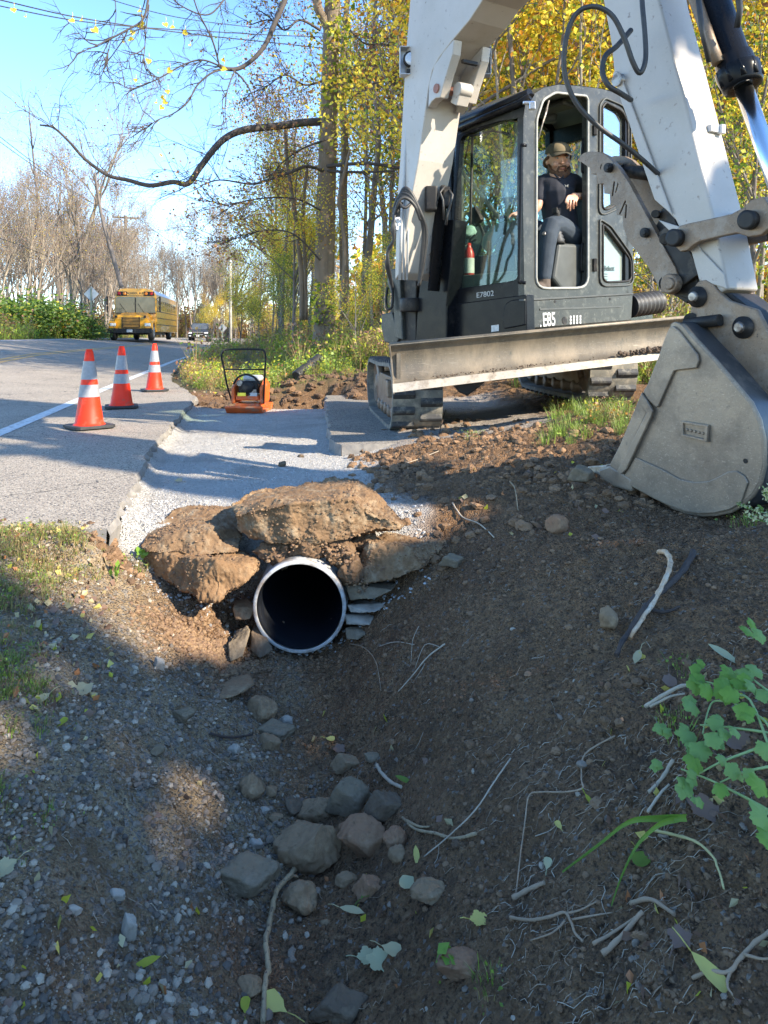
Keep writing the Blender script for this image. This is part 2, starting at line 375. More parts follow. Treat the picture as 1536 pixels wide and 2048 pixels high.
SOIL1, SOIL2, SOIL3 = (.215, .118, .055), (.33, .19, .095), (.40, .25, .135)
BANK1, BANK2 = (.25, .175, .098), (.45, .335, .20)
M_GROUND = ground_mat()
PIPE_C = P(600, 1211, 3.25); PIPE_R = .204
def make_ground():
    # near sheet
    nc, nr = 1080, 700; y = np.exp(np.linspace(math.log(.75), math.log(14.2), nr)); k = np.linspace(-1, 1, nc); k = np.sign(k)*(.78*np.abs(k)+.22*np.abs(k)**3)
    Y, K = np.meshgrid(y, k, indexing='ij'); X = K*(Y*.85+1.3); Zz = gz(X, Y)
    v = np.stack([X, Y, Zz], -1).reshape(-1, 3)
    i = np.arange(nr-1)[:, None]*nc+np.arange(nc-1)[None, :]; f = np.stack([i, i+1, i+nc+1, i+nc], -1).reshape(-1, 4)
    cen = v[f].mean(1); rr = np.hypot(cen[:, 0]-PIPE_C.x, cen[:, 2]-PIPE_C.z); f = f[~((rr < PIPE_R-.012) & (cen[:, 1] > PIPE_C.y+.01) & (cen[:, 1] < 4.2))]
    o = fastmesh('ground', v, f, M_GROUND, smooth=True); tag(o, kind='structure')
    b, l, g, w = zones(X, Y); a = o.data.color_attributes.new('zone', 'FLOAT_COLOR', 'POINT'); a.data.foreach_set('color', np.stack([b, l, g, w], -1).astype(np.float32).ravel())
    # far sheet (reaches the horizon; and the strip behind the camera)
    for nm, y, w in (('terrain', np.concatenate([np.linspace(14.0, 60, 90), np.linspace(62, 420, 60)]), 1.5), ('near_bank', np.linspace(-14, .8, 60), 0)):
        k = np.linspace(-1, 1, 160); Y, K = np.meshgrid(y, k, indexing='ij'); X = K*(Y*w+14) if w else K*14; Zz = gz(X, np.maximum(Y, .3), False)-.012
        v = np.stack([X, Y, Zz], -1).reshape(-1, 3); nc = 160; i = np.arange(len(y)-1)[:, None]*nc+np.arange(nc-1)[None, :]; f = np.stack([i, i+1, i+nc+1, i+nc], -1).reshape(-1, 4)
        o = fastmesh(nm, v, f, M_GROUND, smooth=True); tag(o, kind='structure'); b, l, g, w_ = zones(X, np.maximum(Y, .3))
        if w: g = g*0+1
        a = o.data.color_attributes.new('zone', 'FLOAT_COLOR', 'POINT'); a.data.foreach_set('color', np.stack([b, l, g, w_*0], -1).astype(np.float32).ravel())
make_ground()

# ----------------------------------------------------------------- road
def asphalt_mat(name, c1, c2, sp):
    m = bpy.data.materials.new(name); t = NT(m); out = t.n('ShaderNodeOutputMaterial'); b = t.n('ShaderNodeBsdfPrincipled'); b.inputs['Roughness'].default_value = .85
    b.inputs['Specular IOR Level'].default_value = .3
    g = t.n('ShaderNodeNewGeometry'); co = g.outputs['Position']
    def noise(s, d=6, r=.6, vec=None):
        n = t.n('ShaderNodeTexNoise'); n.inputs['Scale'].default_value = s; n.inputs['Detail'].default_value = d; n.inputs['Roughness'].default_value = r; t.l(vec or co, n.inputs['Vector']); return n.outputs[0]
    def rng(s, a, c): r = t.n('ShaderNodeMapRange'); r.inputs[1].default_value = a; r.inputs[2].default_value = c; t.l(s, r.inputs[0]); return r.outputs[0]
    def mix(f, a, c):
        x = t.n('ShaderNodeMix', data_type='RGBA'); t.l(f, x.inputs[0])
        for i, k in ((6, a), (7, c)):
            if isinstance(k, tuple): x.inputs[i].default_value = c4(k)
            else: t.l(k, x.inputs[i])
        return x.outputs[2]
    vo = t.n('ShaderNodeTexVoronoi'); vo.inputs['Scale'].default_value = 130; t.l(co, vo.inputs['Vector']); se = t.n('ShaderNodeSeparateColor'); t.l(vo.outputs['Color'], se.inputs[0])
    c = mix(rng(noise(1.3), .35, .65), c1, c2); c = mix(rng(se.outputs[0], .62, .95), c, sp); c = mix(rng(se.outputs[1], .75, .95), c, (.05, .05, .05))
    c = mix(rng(noise(14, 8, .75), .6, .75), c, tuple(x*.6 for x in c1))
    vc = t.n('ShaderNodeTexVoronoi', feature='DISTANCE_TO_EDGE'); vc.inputs['Scale'].default_value = .55; ds = t.n('ShaderNodeVectorMath', operation='ADD')
    nn = t.n('ShaderNodeTexNoise'); nn.inputs['Scale'].default_value = 2.5; nn.inputs['Detail'].default_value = 6; t.l(co, nn.inputs['Vector']); t.l(co, ds.inputs[0]); t.l(nn.outputs[1], ds.inputs[1]); t.l(ds.outputs[0], vc.inputs['Vector'])
    cr = rng(vc.outputs[0], .006, .0); c = mix(cr, c, (.035, .033, .03)); t.l(c, b.inputs['Base Color'])
    bn = t.n('ShaderNodeBump'); bn.inputs['Distance'].default_value = .003; t.l(vo.outputs[0], bn.inputs['Height']); bn.invert = True; t.l(bn.outputs[0], b.inputs['Normal']); t.l(b.outputs[0], out.inputs[0]); return m
M_ROAD = asphalt_mat('road_asphalt', (.26, .22, .175), (.335, .285, .225), (.48, .415, .33)); M_DRIVE = asphalt_mat('drive_asphalt', (.19, .165, .135), (.25, .22, .18), (.38, .34, .28))
M_CUT = mat('asphalt_cut', (.30, .27, .23), (.16, .15, .14), 14, .9, bump=.004, bsc=60)
def strip(name, ys, fa, fb, zoff, m, n=2, kind='structure'):
    rows = [[(x, y, float(road_z(x, y))+zoff) for x in np.linspace(fa(y), fb(y), n)] for y in ys]
    b = MB(); b.grid(rows); o = b.build(name, m); tag(o, kind=kind); return o
def make_road():
    ys = np.concatenate([np.linspace(3.3, 12, 140), np.linspace(12.2, 45, 90), np.linspace(46, 150, 50)]); b = MB(); rows = []; ed = []
    for y in ys:
        xr = float(XR(y))+.045*float(fbm(np.array([y*4.1]), np.array([0.]), None, 5, 8, .65)[0]); xw = float(XW(y)); xl = xw-ROADW
        xs = list(np.linspace(xl, xw, 18))+list(np.linspace(xw, max(xr, xw+.02), 12)[1:]); rows.append([(x, y, float(road_z(x, y))) for x in xs]); ed.append((xs[-1], y))
    # near edge wobbles
    for j, (x, y, z) in enumerate(rows[0]): rows[0][j] = (x, y-.06*(.5+float(fbm(np.array([x*2.]), np.array([3.]), None, 4, 6)[0])), z-.01)
    b.grid(rows, smooth=False); b.mi = 1
    b.grid([[(r[-1][0], r[-1][1], r[-1][2]) for r in rows], [(r[-1][0]+.014+.012*math.sin(i*1.7)+.01*math.sin(i*4.3), r[-1][1], r[-1][2]-.03) for i, r in enumerate(rows)], [(r[-1][0]+.0, r[-1][1], r[-1][2]-.16) for r in rows]], smooth=False)
    b.grid([[(x, y, z) for x, y, z in rows[0]], [(x, y-.02, z-.14) for x, y, z in rows[0]]], smooth=False)
    o = b.build('road', [M_ROAD, M_CUT]); tag(o, kind='structure')
    mw = mat('line_white', (.72, .72, .70), (.5, .5, .48), 20, .7, dirt=(.25, .24, .23), dsc=14, damt=.45); my = mat('line_yellow', (.62, .36, .05), (.45, .27, .06), 14, .7, dirt=(.22, .2, .18), dsc=9, damt=.5)
    yl = np.linspace(3.6, 140, 400)
    strip('white_edge_line', yl, lambda y: float(XW(y))-.07, lambda y: float(XW(y))+.07, .004, mw, 3)
    strip('yellow_centre_line', yl, lambda y: float(XW(y))-3.62, lambda y: float(XW(y))-3.50, .004, my)
    strip('yellow_centre_line', yl, lambda y: float(XW(y))-3.38, lambda y: float(XW(y))-3.26, .004, my)
    strip('white_edge_line', yl, lambda y: float(XW(y))-6.95, lambda y: float(XW(y))-6.83, .004, mw)
    # cut driveway slab on the right of the trench
    b = MB(); rows = []
    for y in np.linspace(5.72, 10.3, 60):
        x0 = np.interp(y, [5.7, 5.9, 9.2, 10.3], [-.33, -.42, -.72, -.8])+.012*math.sin(y*13)+.01*math.sin(y*31)+.03*float(fbm(np.array([y*5.]), np.array([2.]), None, 4, 88)[0])
        rows.append([(x, y+(.05*math.sin(x*5)+.0*x if y < 6.1 else 0), 0.+.0*x) for x in np.linspace(x0, 3.2, 22)])
    b.grid(rows, smooth=False); b.mi = 1
    b.grid([[r[0] for r in rows], [(r[0][0]-.01, r[0][1], -.14) for r in rows]], smooth=False); b.grid([rows[0], [(x, y-.01, -.14) for x, y, z in rows[0]]], smooth=False)
    o = b.build('driveway', [M_DRIVE, M_CUT]); tag(o, kind='structure')
make_road()
# ================================================================= excavator
from mathutils.geometry import tessellate_polygon
def plate(b, outer, holes, vec):
    """flat plate with holes, swept by vec"""
    loops = [[V(*p) for p in outer]]+[[V(*p) for p in h] for h in holes]; vec = V(*vec)
    tris = tessellate_polygon(loops); flat = [p for l in loops for p in l]; n = len(flat); fs = []
    for t in tris: fs.append(tuple(t)); fs.append(tuple(n+i for i in reversed(t)))
    o = 0
    for l in loops:
        k = len(l); fs += [(o+i, o+(i+1) % k, n+o+(i+1) % k, n+o+i) for i in range(k)]; o += k
    b.add(flat+[p+vec for p in flat], fs); return b
def rnd(pts, r=.25, n=4):
    """round the corners of a pixel polygon"""
    out = []; k = len(pts)
    for i in range(k):
        a, p, c = Vector(pts[i-1]), Vector(pts[i]), Vector(pts[(i+1) % k]); d = min((a-p).length, (c-p).length)*r
        q0 = p+(a-p).normalized()*d; q1 = p+(c-p).normalized()*d
        for j in range(n+1): t = j/n; out.append(tuple(q0*(1-t)**2+p*2*t*(1-t)+q1*t*t))
    return out
DUST = (.30, .25, .19)
M_WHITE = mat('paint_cream', (.47, .43, .385), (.39, .355, .31), 2.5, .42, dirt=(.42, .37, .31), dsc=2.6, damt=.28, scratch=(.50, .44, .38), fine=(.12, .07, .05), fsc=24, famt=.36, bump=.0008, bsc=30)
M_BLACK = mat('paint_black', (.008, .009, .011), (.012, .012, .014), 4, .28, dirt=(.035, .033, .03), dsc=6, damt=.15, spec=.12)
M_BLKM = mat('black_steel', (.014, .013, .013), (.028, .025, .022), 8, .5, dirt=(.10, .08, .06), dsc=7, damt=.28, bump=.001, spec=.25)
M_DUSTB = mat('black_paint_dusty', (.028, .03, .028), (.055, .056, .05), 7, .36, dirt=(.11, .11, .095), dsc=16, damt=.3, fine=(.22, .22, .2), fsc=60, famt=.35, bump=.0006, spec=.3)
M_BLADE = mat('blade_steel', (.19, .155, .11), (.115, .095, .07), 3, .5, metal=.25, dirt=(.24, .19, .13), dsc=5, damt=.5, scratch=(.34, .29, .22), fine=(.10, .09, .07), fsc=45, famt=.42, bump=.002, bsc=25, stretch=(1, 1, .35))
M_LIP = mat('cutting_edge', (.46, .40, .31), (.36, .31, .25), 6, .42, metal=.3, dirt=(.2, .15, .1), dsc=9, damt=.4, bump=.002)
M_BUCK = mat('bucket_worn', (.35, .27, .19), (.15, .12, .09), 2.2, .42, metal=.25, dirt=(.15, .115, .085), dsc=3.5, damt=.42, scratch=(.46, .37, .29), fine=(.13, .11, .09), fsc=44, famt=.36, bump=.0015, bsc=40)
M_SHELL = mat('bucket_shell', (.035, .037, .042), (.07, .07, .07), 4, .38, metal=.2, dirt=(.2, .17, .14), dsc=5, damt=.3, bump=.001)
M_BROWN = mat('dusty_brown_steel', (.25, .17, .105), (.16, .112, .075), 6, .5, metal=.2, dirt=(.26, .21, .16), dsc=9, damt=.45, scratch=(.33, .26, .19), fine=(.05, .04, .035), fsc=70, famt=.4, bump=.0015)
M_TRACK = mat('track_rubber', (.19, .175, .14), (.12, .112, .095), 8, .85, dirt=(.32, .27, .2), dsc=9, damt=.5, bump=.003, bsc=50)
M_PAD = mat('track_pad', (.03, .03, .032), (.055, .053, .05), 12, .7, dirt=(.2, .18, .14), dsc=14, damt=.35, bump=.002)
M_CHROME = mat('chrome_rod', (.8, .8, .8), None, 5, .2, metal=1, rvar=.05)
M_HOSE = mat('hydraulic_hose', (.02, .02, .022), (.05, .048, .045), 20, .5, bump=.0006, bsc=200)
M_STEELP = mat('pin_steel', (.42, .38, .33), (.25, .22, .19), 20, .45, metal=.6, dirt=(.12, .09, .07), dsc=20, damt=.5, bump=.001)
M_GREYI = mat('cab_lining', (.20, .23, .21), (.15, .18, .165), 4, .8); M_SEAT = mat('seat_cloth', (.045, .045, .05), (.075, .075, .08), 30, .9, bump=.001, bsc=120)
M_PLAST = mat('grey_plastic', (.065, .07, .065), (.04, .043, .04), 8, .6); M_RED = mat('red_enamel', (.5, .03, .02), (.4, .02, .02), 9, .35)
M_LABEL = mat('label_white', (.6, .6, .57), (.4, .4, .38), 30, .6); M_GLASS = glass('cab_glass', (.93, .97, .94), .03, 1); M_GLASSG = glass('cab_glass_green', (.74, .85, .78), .045, .97)
M_LAMPG = mat('lamp_glass', (.6, .62, .65), (.45, .47, .5), 60, .15, coat=1); M_GALV = mat('grey_bracket', (.55, .58, .62), (.48, .5, .54), 6, .4)
M_CLOD = mat('clod_soil', (.11, .075, .05), (.06, .042, .03), 20, .95, bump=.004, bsc=60)
M_GLOVE = mat('green_glove', (.35, .48, .42), (.28, .38, .34), 30, .8)

EX = empty('excavator', (1.1, 7.2, .1)); tag(EX, 'cream and black compact crawler excavator reaching its arm and bucket over the ditch', 'excavator')
C0, CL, CR = Vector((1.086, 5.7)), Vector((.536, 6.35)), Vector((2.2, 6.6))
FP = VPl(C0, CL-C0); SD = VPl(C0, CR-C0)           # FP.w points out to the front; SD.w points into the cab
UA, UB = FP.D, SD.D
def cab(a, b, z): return V(C0.x, C0.y, 0)+UA*a+UB*b+V(0, 0, z)
BP0 = VPl((.132, 6.1), (.5, -.87))                 # left cheek of the boom
ST = VPl((1.59, 3.45), (.5, -.87))                 # left cheek of the stick
def pp(pl, pts, off=0): return [pl(x, y, off) for x, y in pts]
# ---- boom
def boom():
    b = MB(); poly = pp(BP0, [(790, 560), (790, 535), (792, 466), (795, 383), (800, 320), (808, 167), (813, 90), (820, 0)])
    poly += [BP0.sz(s, z) for s, z in ((.2, 4.0), (.6, 4.35), (1.2, 4.5), (1.9, 4.4), (2.6, 3.9), (2.95, 3.45), (2.92, 3.15), (2.6, 3.12), (2.1, 3.3), (1.75, 3.22))]
    poly += pp(BP0, [(1000, -35), (965, 0), (939, 40), (906, 79), (877, 117), (864, 142), (856, 179), (850, 225), (837, 320), (819, 414), (800, 545)])
    b.prism(poly, BP0.W*.33); o = b.build('boom', M_WHITE, EX, bevel=.008)
    # fork cheeks round the cylinder eye
    b = MB()
    for off in (-.012, .265): b.prism(pp(BP0, [(908, 78), (888, 102), (868, 132), (858, 168), (856, 215), (863, 203), (871, 196), (880, 195), (889, 160), (905, 108)], 0 if off < .1 else 0), BP0.W*.075) if off < .1 else b.prism([p+BP0.W*off for p in pp(BP0, [(908, 78), (888, 102), (868, 132), (858, 168), (856, 215), (863, 203), (871, 196), (880, 195), (889, 160), (905, 108)])], BP0.W*.075)
    f = b.build('cylinder_fork', M_WHITE, EX, bevel=.006)
    b = MB(); c = BP0(874, 177); b.lathe(c-BP0.W*.012, c+BP0.W*.35, [(0, .035), (.36, .035)], 20); b.build('fork_pin', mat('rust_pin', (.35, .12, .07), (.2, .1, .07), 20, .6), EX)
    b = MB(); b.box(BP0(902, 117)+BP0.W*.17, .14, .03, .03, Matrix((BP0.W, BP0.D, V(0, 0, 1))).transposed()); b.build('recess_dark_bar', M_BLKM, EX, bevel=.006)  # black bar stands in for the shade of a recess; no hollow is cut
    # rod, barrel, line
    mid = BP0.W*.165
    b = MB(); p0 = BP0(886, 176)+mid+BP0.D*.03; b.lathe(p0-BP0.W*.06, p0+BP0.W*.06, [(0, .055), (.12, .055)], 20); b.bar(p0, BP0(879, 205)+mid+BP0.D*.02, .11, .09, BP0.D); b.build('rod_eye', M_WHITE, EX, bevel=.008)
    def fq(px, py): return FP(px, py, .12)
    a0 = P(898, 196, 6.08); a1 = P(884, 372, 6.12); b = MB(); b.tube([a0, a1], .033, 20); r = b.build('cylinder_rod', M_CHROME, EX)
    b = MB(); d = (a1-a0).normalized(); b.lathe(a1-d*.03, a1+d*.9, [(0, .048), (.05, .052), (.06, .06), (.16, .06), (.17, .05), (.9, .05)], 24); b.build('boom_cylinder', M_BLACK, EX)
    b = MB(); b.tube([P(886, 200, 6.16), P(880, 258, 6.18), P(872, 345, 6.18), P(866, 380, 6.2)], .014, 8); b.build('steel_line', M_GREYI, EX)
    b = MB(); b.box(P(862, 398, 6.0), .1, .1, .2); b.box(P(893, 395, 6.02), .07, .09, .17); b.box(P(886, 378, 6.0), .05, .05, .06); b.build('valve_block', M_BLKM, EX, bevel=.015)
    b = MB(); b.tube([P(898, 380, 5.97), P(905, 390, 5.95), P(901, 408, 5.95), P(894, 430, 5.97), P(892, 450, 5.97)], .011, 8); b.tube([P(890, 372, 5.97), P(880, 385, 5.95), P(886, 400, 5.93), P(888, 440, 5.96)], .009, 8); b.build('valve_hose', M_HOSE, EX)
    # stripes of hose and pipe along the back of the boom
    b = MB()
    for k, (dx, r) in enumerate(((10, .014), (17, .010), (24, .009))):
        b.tube([P(790+dx, 560, 6.05-.004*k)] + [P(x+dx, y, 6.03) for x, y in ((792, 466), (797, 383), (801, 320), (808, 167), (814, 95))] + [P(838+dx*.5, 40, 5.97), P(850+dx*.6, 0, 5.9), P(870+dx, -60, 5.8)], r, 8)
    b.build('hose_bundle', mat('grey_hose', (.45, .46, .47), (.36, .36, .35), 8, .5), EX)
    for px, py, Y, sgn in ((823, 122, 5.98, 1), (958, 122, 5.95, -1)):      # lamps on the boom
        b = MB(); w, h = .185, .22; c = P(px, py, Y)
        b.box(c+V(0, .06, 0), w, .01, h); b.box(c+V(-w/2, .02, 0), .008, .09, h); b.box(c+V(w/2, .02, 0), .008, .09, h); b.box(c+V(0, .02, h/2), w, .09, .008); b.box(c+V(0, .02, -h/2), w, .09, .008)
        b.box(c+V(.13*sgn, .07, 0), .12, .02, .1); br = b.build('lamp_bracket', M_GALV, EX, bevel=.004)
        b = MB(); b.lathe(c+V(0, .05, .01), c+V(0, -.03, .01), [(0, .05), (.045, .068), (.07, .068), (.075, .058)], 24); b.box(c+V(-.02, 0, -.085), .04, .04, .03); L = b.build('work_lamp', M_BLKM, EX)
        b = MB(); b.lathe(c+V(0, -.02, .01), c+V(0, -.031, .01), [(0, .056), (.008, .05), (.011, .0)], 24); g = b.build('lamp_lens', M_LAMPG, L)
boom()
# ---- stick
def stick():
    b = MB(); low = [(1397, 563), (1385, 512), (1350, 440), (1312, 400), (1282, 312), (1262, 250), (1240, 188), (1228, 150), (1222, 90), (1206, 0)]
    up = [(1165, -190), (1180, -300), (1220, -330), (1265, -250)]; rt = [(1318, 0), (1364, 179), (1430, 445), (1456, 578), (1430, 590)]
    b.prism(pp(ST, low+up+rt), ST.W*.235); b.build('stick', M_WHITE, EX, bevel=.012, seg=3)
    b = MB(); b.prism(pp(ST, [(1262, 250), (1240, 188), (1228, 150), (1232, 142), (1244, 150), (1262, 200), (1310, 330), (1347, 430), (1312, 400), (1282, 312)], -.004), ST.W*-.012)
    b.prism(pp(ST, [(1318, 440), (1385, 505), (1400, 560), (1456, 578), (1450, 548), (1404, 500), (1382, 460)], -.004), ST.W*-.008); b.build('stick_rib', M_WHITE, EX, bevel=.004)
    b = MB(); c = ST(1236, 160, -.02); b.lathe(c-ST.W*.012, c+ST.W*.29, [(0, .035), (.3, .035)], 16); b.build('stick_pin', M_STEELP, EX)
    # small clamps on the sunny face
    b = MB(); fr = VPl((ST(1364, 179).x, ST(1364, 179).y), (.87, .5))
    def face(px, py):
        # point on the front (camera-right) face of the stick at that height: between ridge and far edge
        t = (py-0)/445; r = ST(lerp(1318, 1430, t), py); return r+ST.W*px
    for py in (250, 430): b.box(face(.16, py)+ST.D*.01, .07, .03, .035, Matrix((ST.W, ST.D, V(0, 0, 1))).transposed()); b.box(face(.20, py)+ST.D*.018, .03, .045, .045, Matrix((ST.W, ST.D, V(0, 0, 1))).transposed())
    b.build('hose_clamp', M_GALV, EX, bevel=.003)
    # bucket cylinder on the sunny side
    q = ST.W*.115; fw = ST.D*.0
    g0 = P(1462, 140, 3.47); ax = (P(1541, 330, 3.36)-P(1487, 175, 3.45)).normalized(); g0 = P(1487, 175, 3.45)
    b = MB(); b.lathe(g0+ax*.9, g0-ax*.03, [(0, .041), (.93, .041)], 28); b.build('cylinder_rod', M_CHROME, EX)
    b = MB(); b.lathe(g0-ax*.0, g0-ax*1.4, [(0, .062), (.0, .085), (.015, .092), (.07, .10), (.1, .10), (.11, .088), (.16, .085), (.165, .074), (1.3, .074), (1.4, .03)], 28)
    for k in range(10):
        a = k*math.tau/10; x, y = frame_of(ax); b.lathe(g0-ax*.1+(x*math.cos(a)+y*math.sin(a))*.088, g0-ax*.02+(x*math.cos(a)+y*math.sin(a))*.088, [(0, .014), (.08, .014)], 6)
    b.build('bucket_cylinder', M_BLACK, EX)
    b = MB(); s = g0-ax*.12; x = V(-.09, -.02, 0)
    b.tube([s+x, s-ax*.1+x*1.05, s-ax*.5+x*1.1, s-ax*1.1+x], [.03, .028, .03, .03], 8); b.build('cylinder_guard', M_BROWN, EX)
    b = MB(); b.tube([P(1474, 55, 3.4), P(1480, 20, 3.38), P(1474, -30, 3.36), P(1460, -90, 3.4)], .014, 10); b.tube([P(1418, 125, 3.42), P(1404, 60, 3.40), P(1392, -40, 3.40)], .012, 10); b.build('cylinder_hose', M_HOSE, EX)
stick()
# ---- hoses looping by the stick
def smoothpath(pts, n=6):
    out = []; k = len(pts)
    for i in range(k-1):
        p0, p1, p2, p3 = pts[max(i-1, 0)], pts[i], pts[i+1], pts[min(i+2, k-1)]
        for j in range(n):
            t = j/n; out.append(p0*(-.5*t+t*t-.5*t**3)+p1*(1-2.5*t*t+1.5*t**3)+p2*(.5*t+2*t*t-1.5*t**3)+p3*(-.5*t*t+.5*t**3))
    return out+[pts[-1]]
def hoses():
    A = [(1283, -60, 3.62), (1284, 0, 3.6), (1290, 70, 3.58), (1291, 120, 3.57), (1280, 146, 3.57), (1266, 125, 3.56), (1248, 75, 3.55), (1225, 32, 3.55), (1195, 14, 3.56), (1165, 18, 3.58), (1144, 41, 3.6), (1130, 92, 3.62), (1130, 150, 3.64), (1152, 205, 3.65), (1195, 251, 3.66), (1251, 292, 3.68), (1300, 333, 3.74), (1340, 372, 3.85)]
    b = MB(); b.tube(smoothpath([P(*p) for p in A]), .0125, 10); b.build('looped_hose', M_HOSE, EX)
    A = [(1262, 60, 3.75), (1234, 92, 3.7), (1211, 112, 3.68), (1205, 145, 3.67), (1218, 172, 3.66), (1240, 186, 3.68), (1262, 200, 3.8)]
    b = MB(); b.tube(smoothpath([P(*p) for p in A]), .0135, 10); b.build('looped_hose', M_HOSE, EX)
    for k in range(4):      # hose cluster at the boom foot
        A = [(788+k*3, 440, 5.9), (790+k*3, 410-3*k, 5.88), (802+k*2, 392-5*k, 5.84), (822, 398-4*k, 5.82), (838+k, 425, 5.84), (846+k*2, 460, 5.9), (843+k*2, 510, 5.95), (838, 560+k*4, 6.0)]
        b = MB(); b.tube(smoothpath([P(*p) for p in A]), .013+.002*(k % 2), 8); b.build('boom_foot_hose', M_HOSE, EX)
    for k in range(3):
        A = [(796+4*k, 405, 5.86), (790, 425+4*k, 5.84), (788-2*k, 455, 5.82), (787, 480, 5.84), (778-k, 500, 5.88), (773+k*2, 525, 5.9), (776+k*2, 545, 5.95), (785, 575, 6.05)]
        b = MB(); b.tube(smoothpath([P(*p) for p in A]), .012, 8); b.build('boom_foot_hose', M_HOSE, EX)
    b = MB(); b.tube(smoothpath([P(798, 400, 5.83), P(803, 412, 5.8), P(812, 415, 5.8), P(823, 405, 5.82)]), .012, 8); b.tube(smoothpath([P(790, 430, 5.84), P(798, 402, 5.8), P(812, 396, 5.8), P(830, 412, 5.82), P(841, 440, 5.86)]), .014, 8); b.build('boom_foot_hose', M_HOSE, EX)
    b = MB()
    for i in range(12): b.box(P(790+RS.uniform(-4, 8), 445+RS.uniform(-8, 14), 5.83), .02, .02, .02, Matrix.Rotation(i, 3, 'Z') @ Matrix.Rotation(i*1.3, 3, 'X'))
    b.build('hose_wrap', mat('clear_wrap', (.6, .62, .66), None, 5, .3), EX)
hoses()
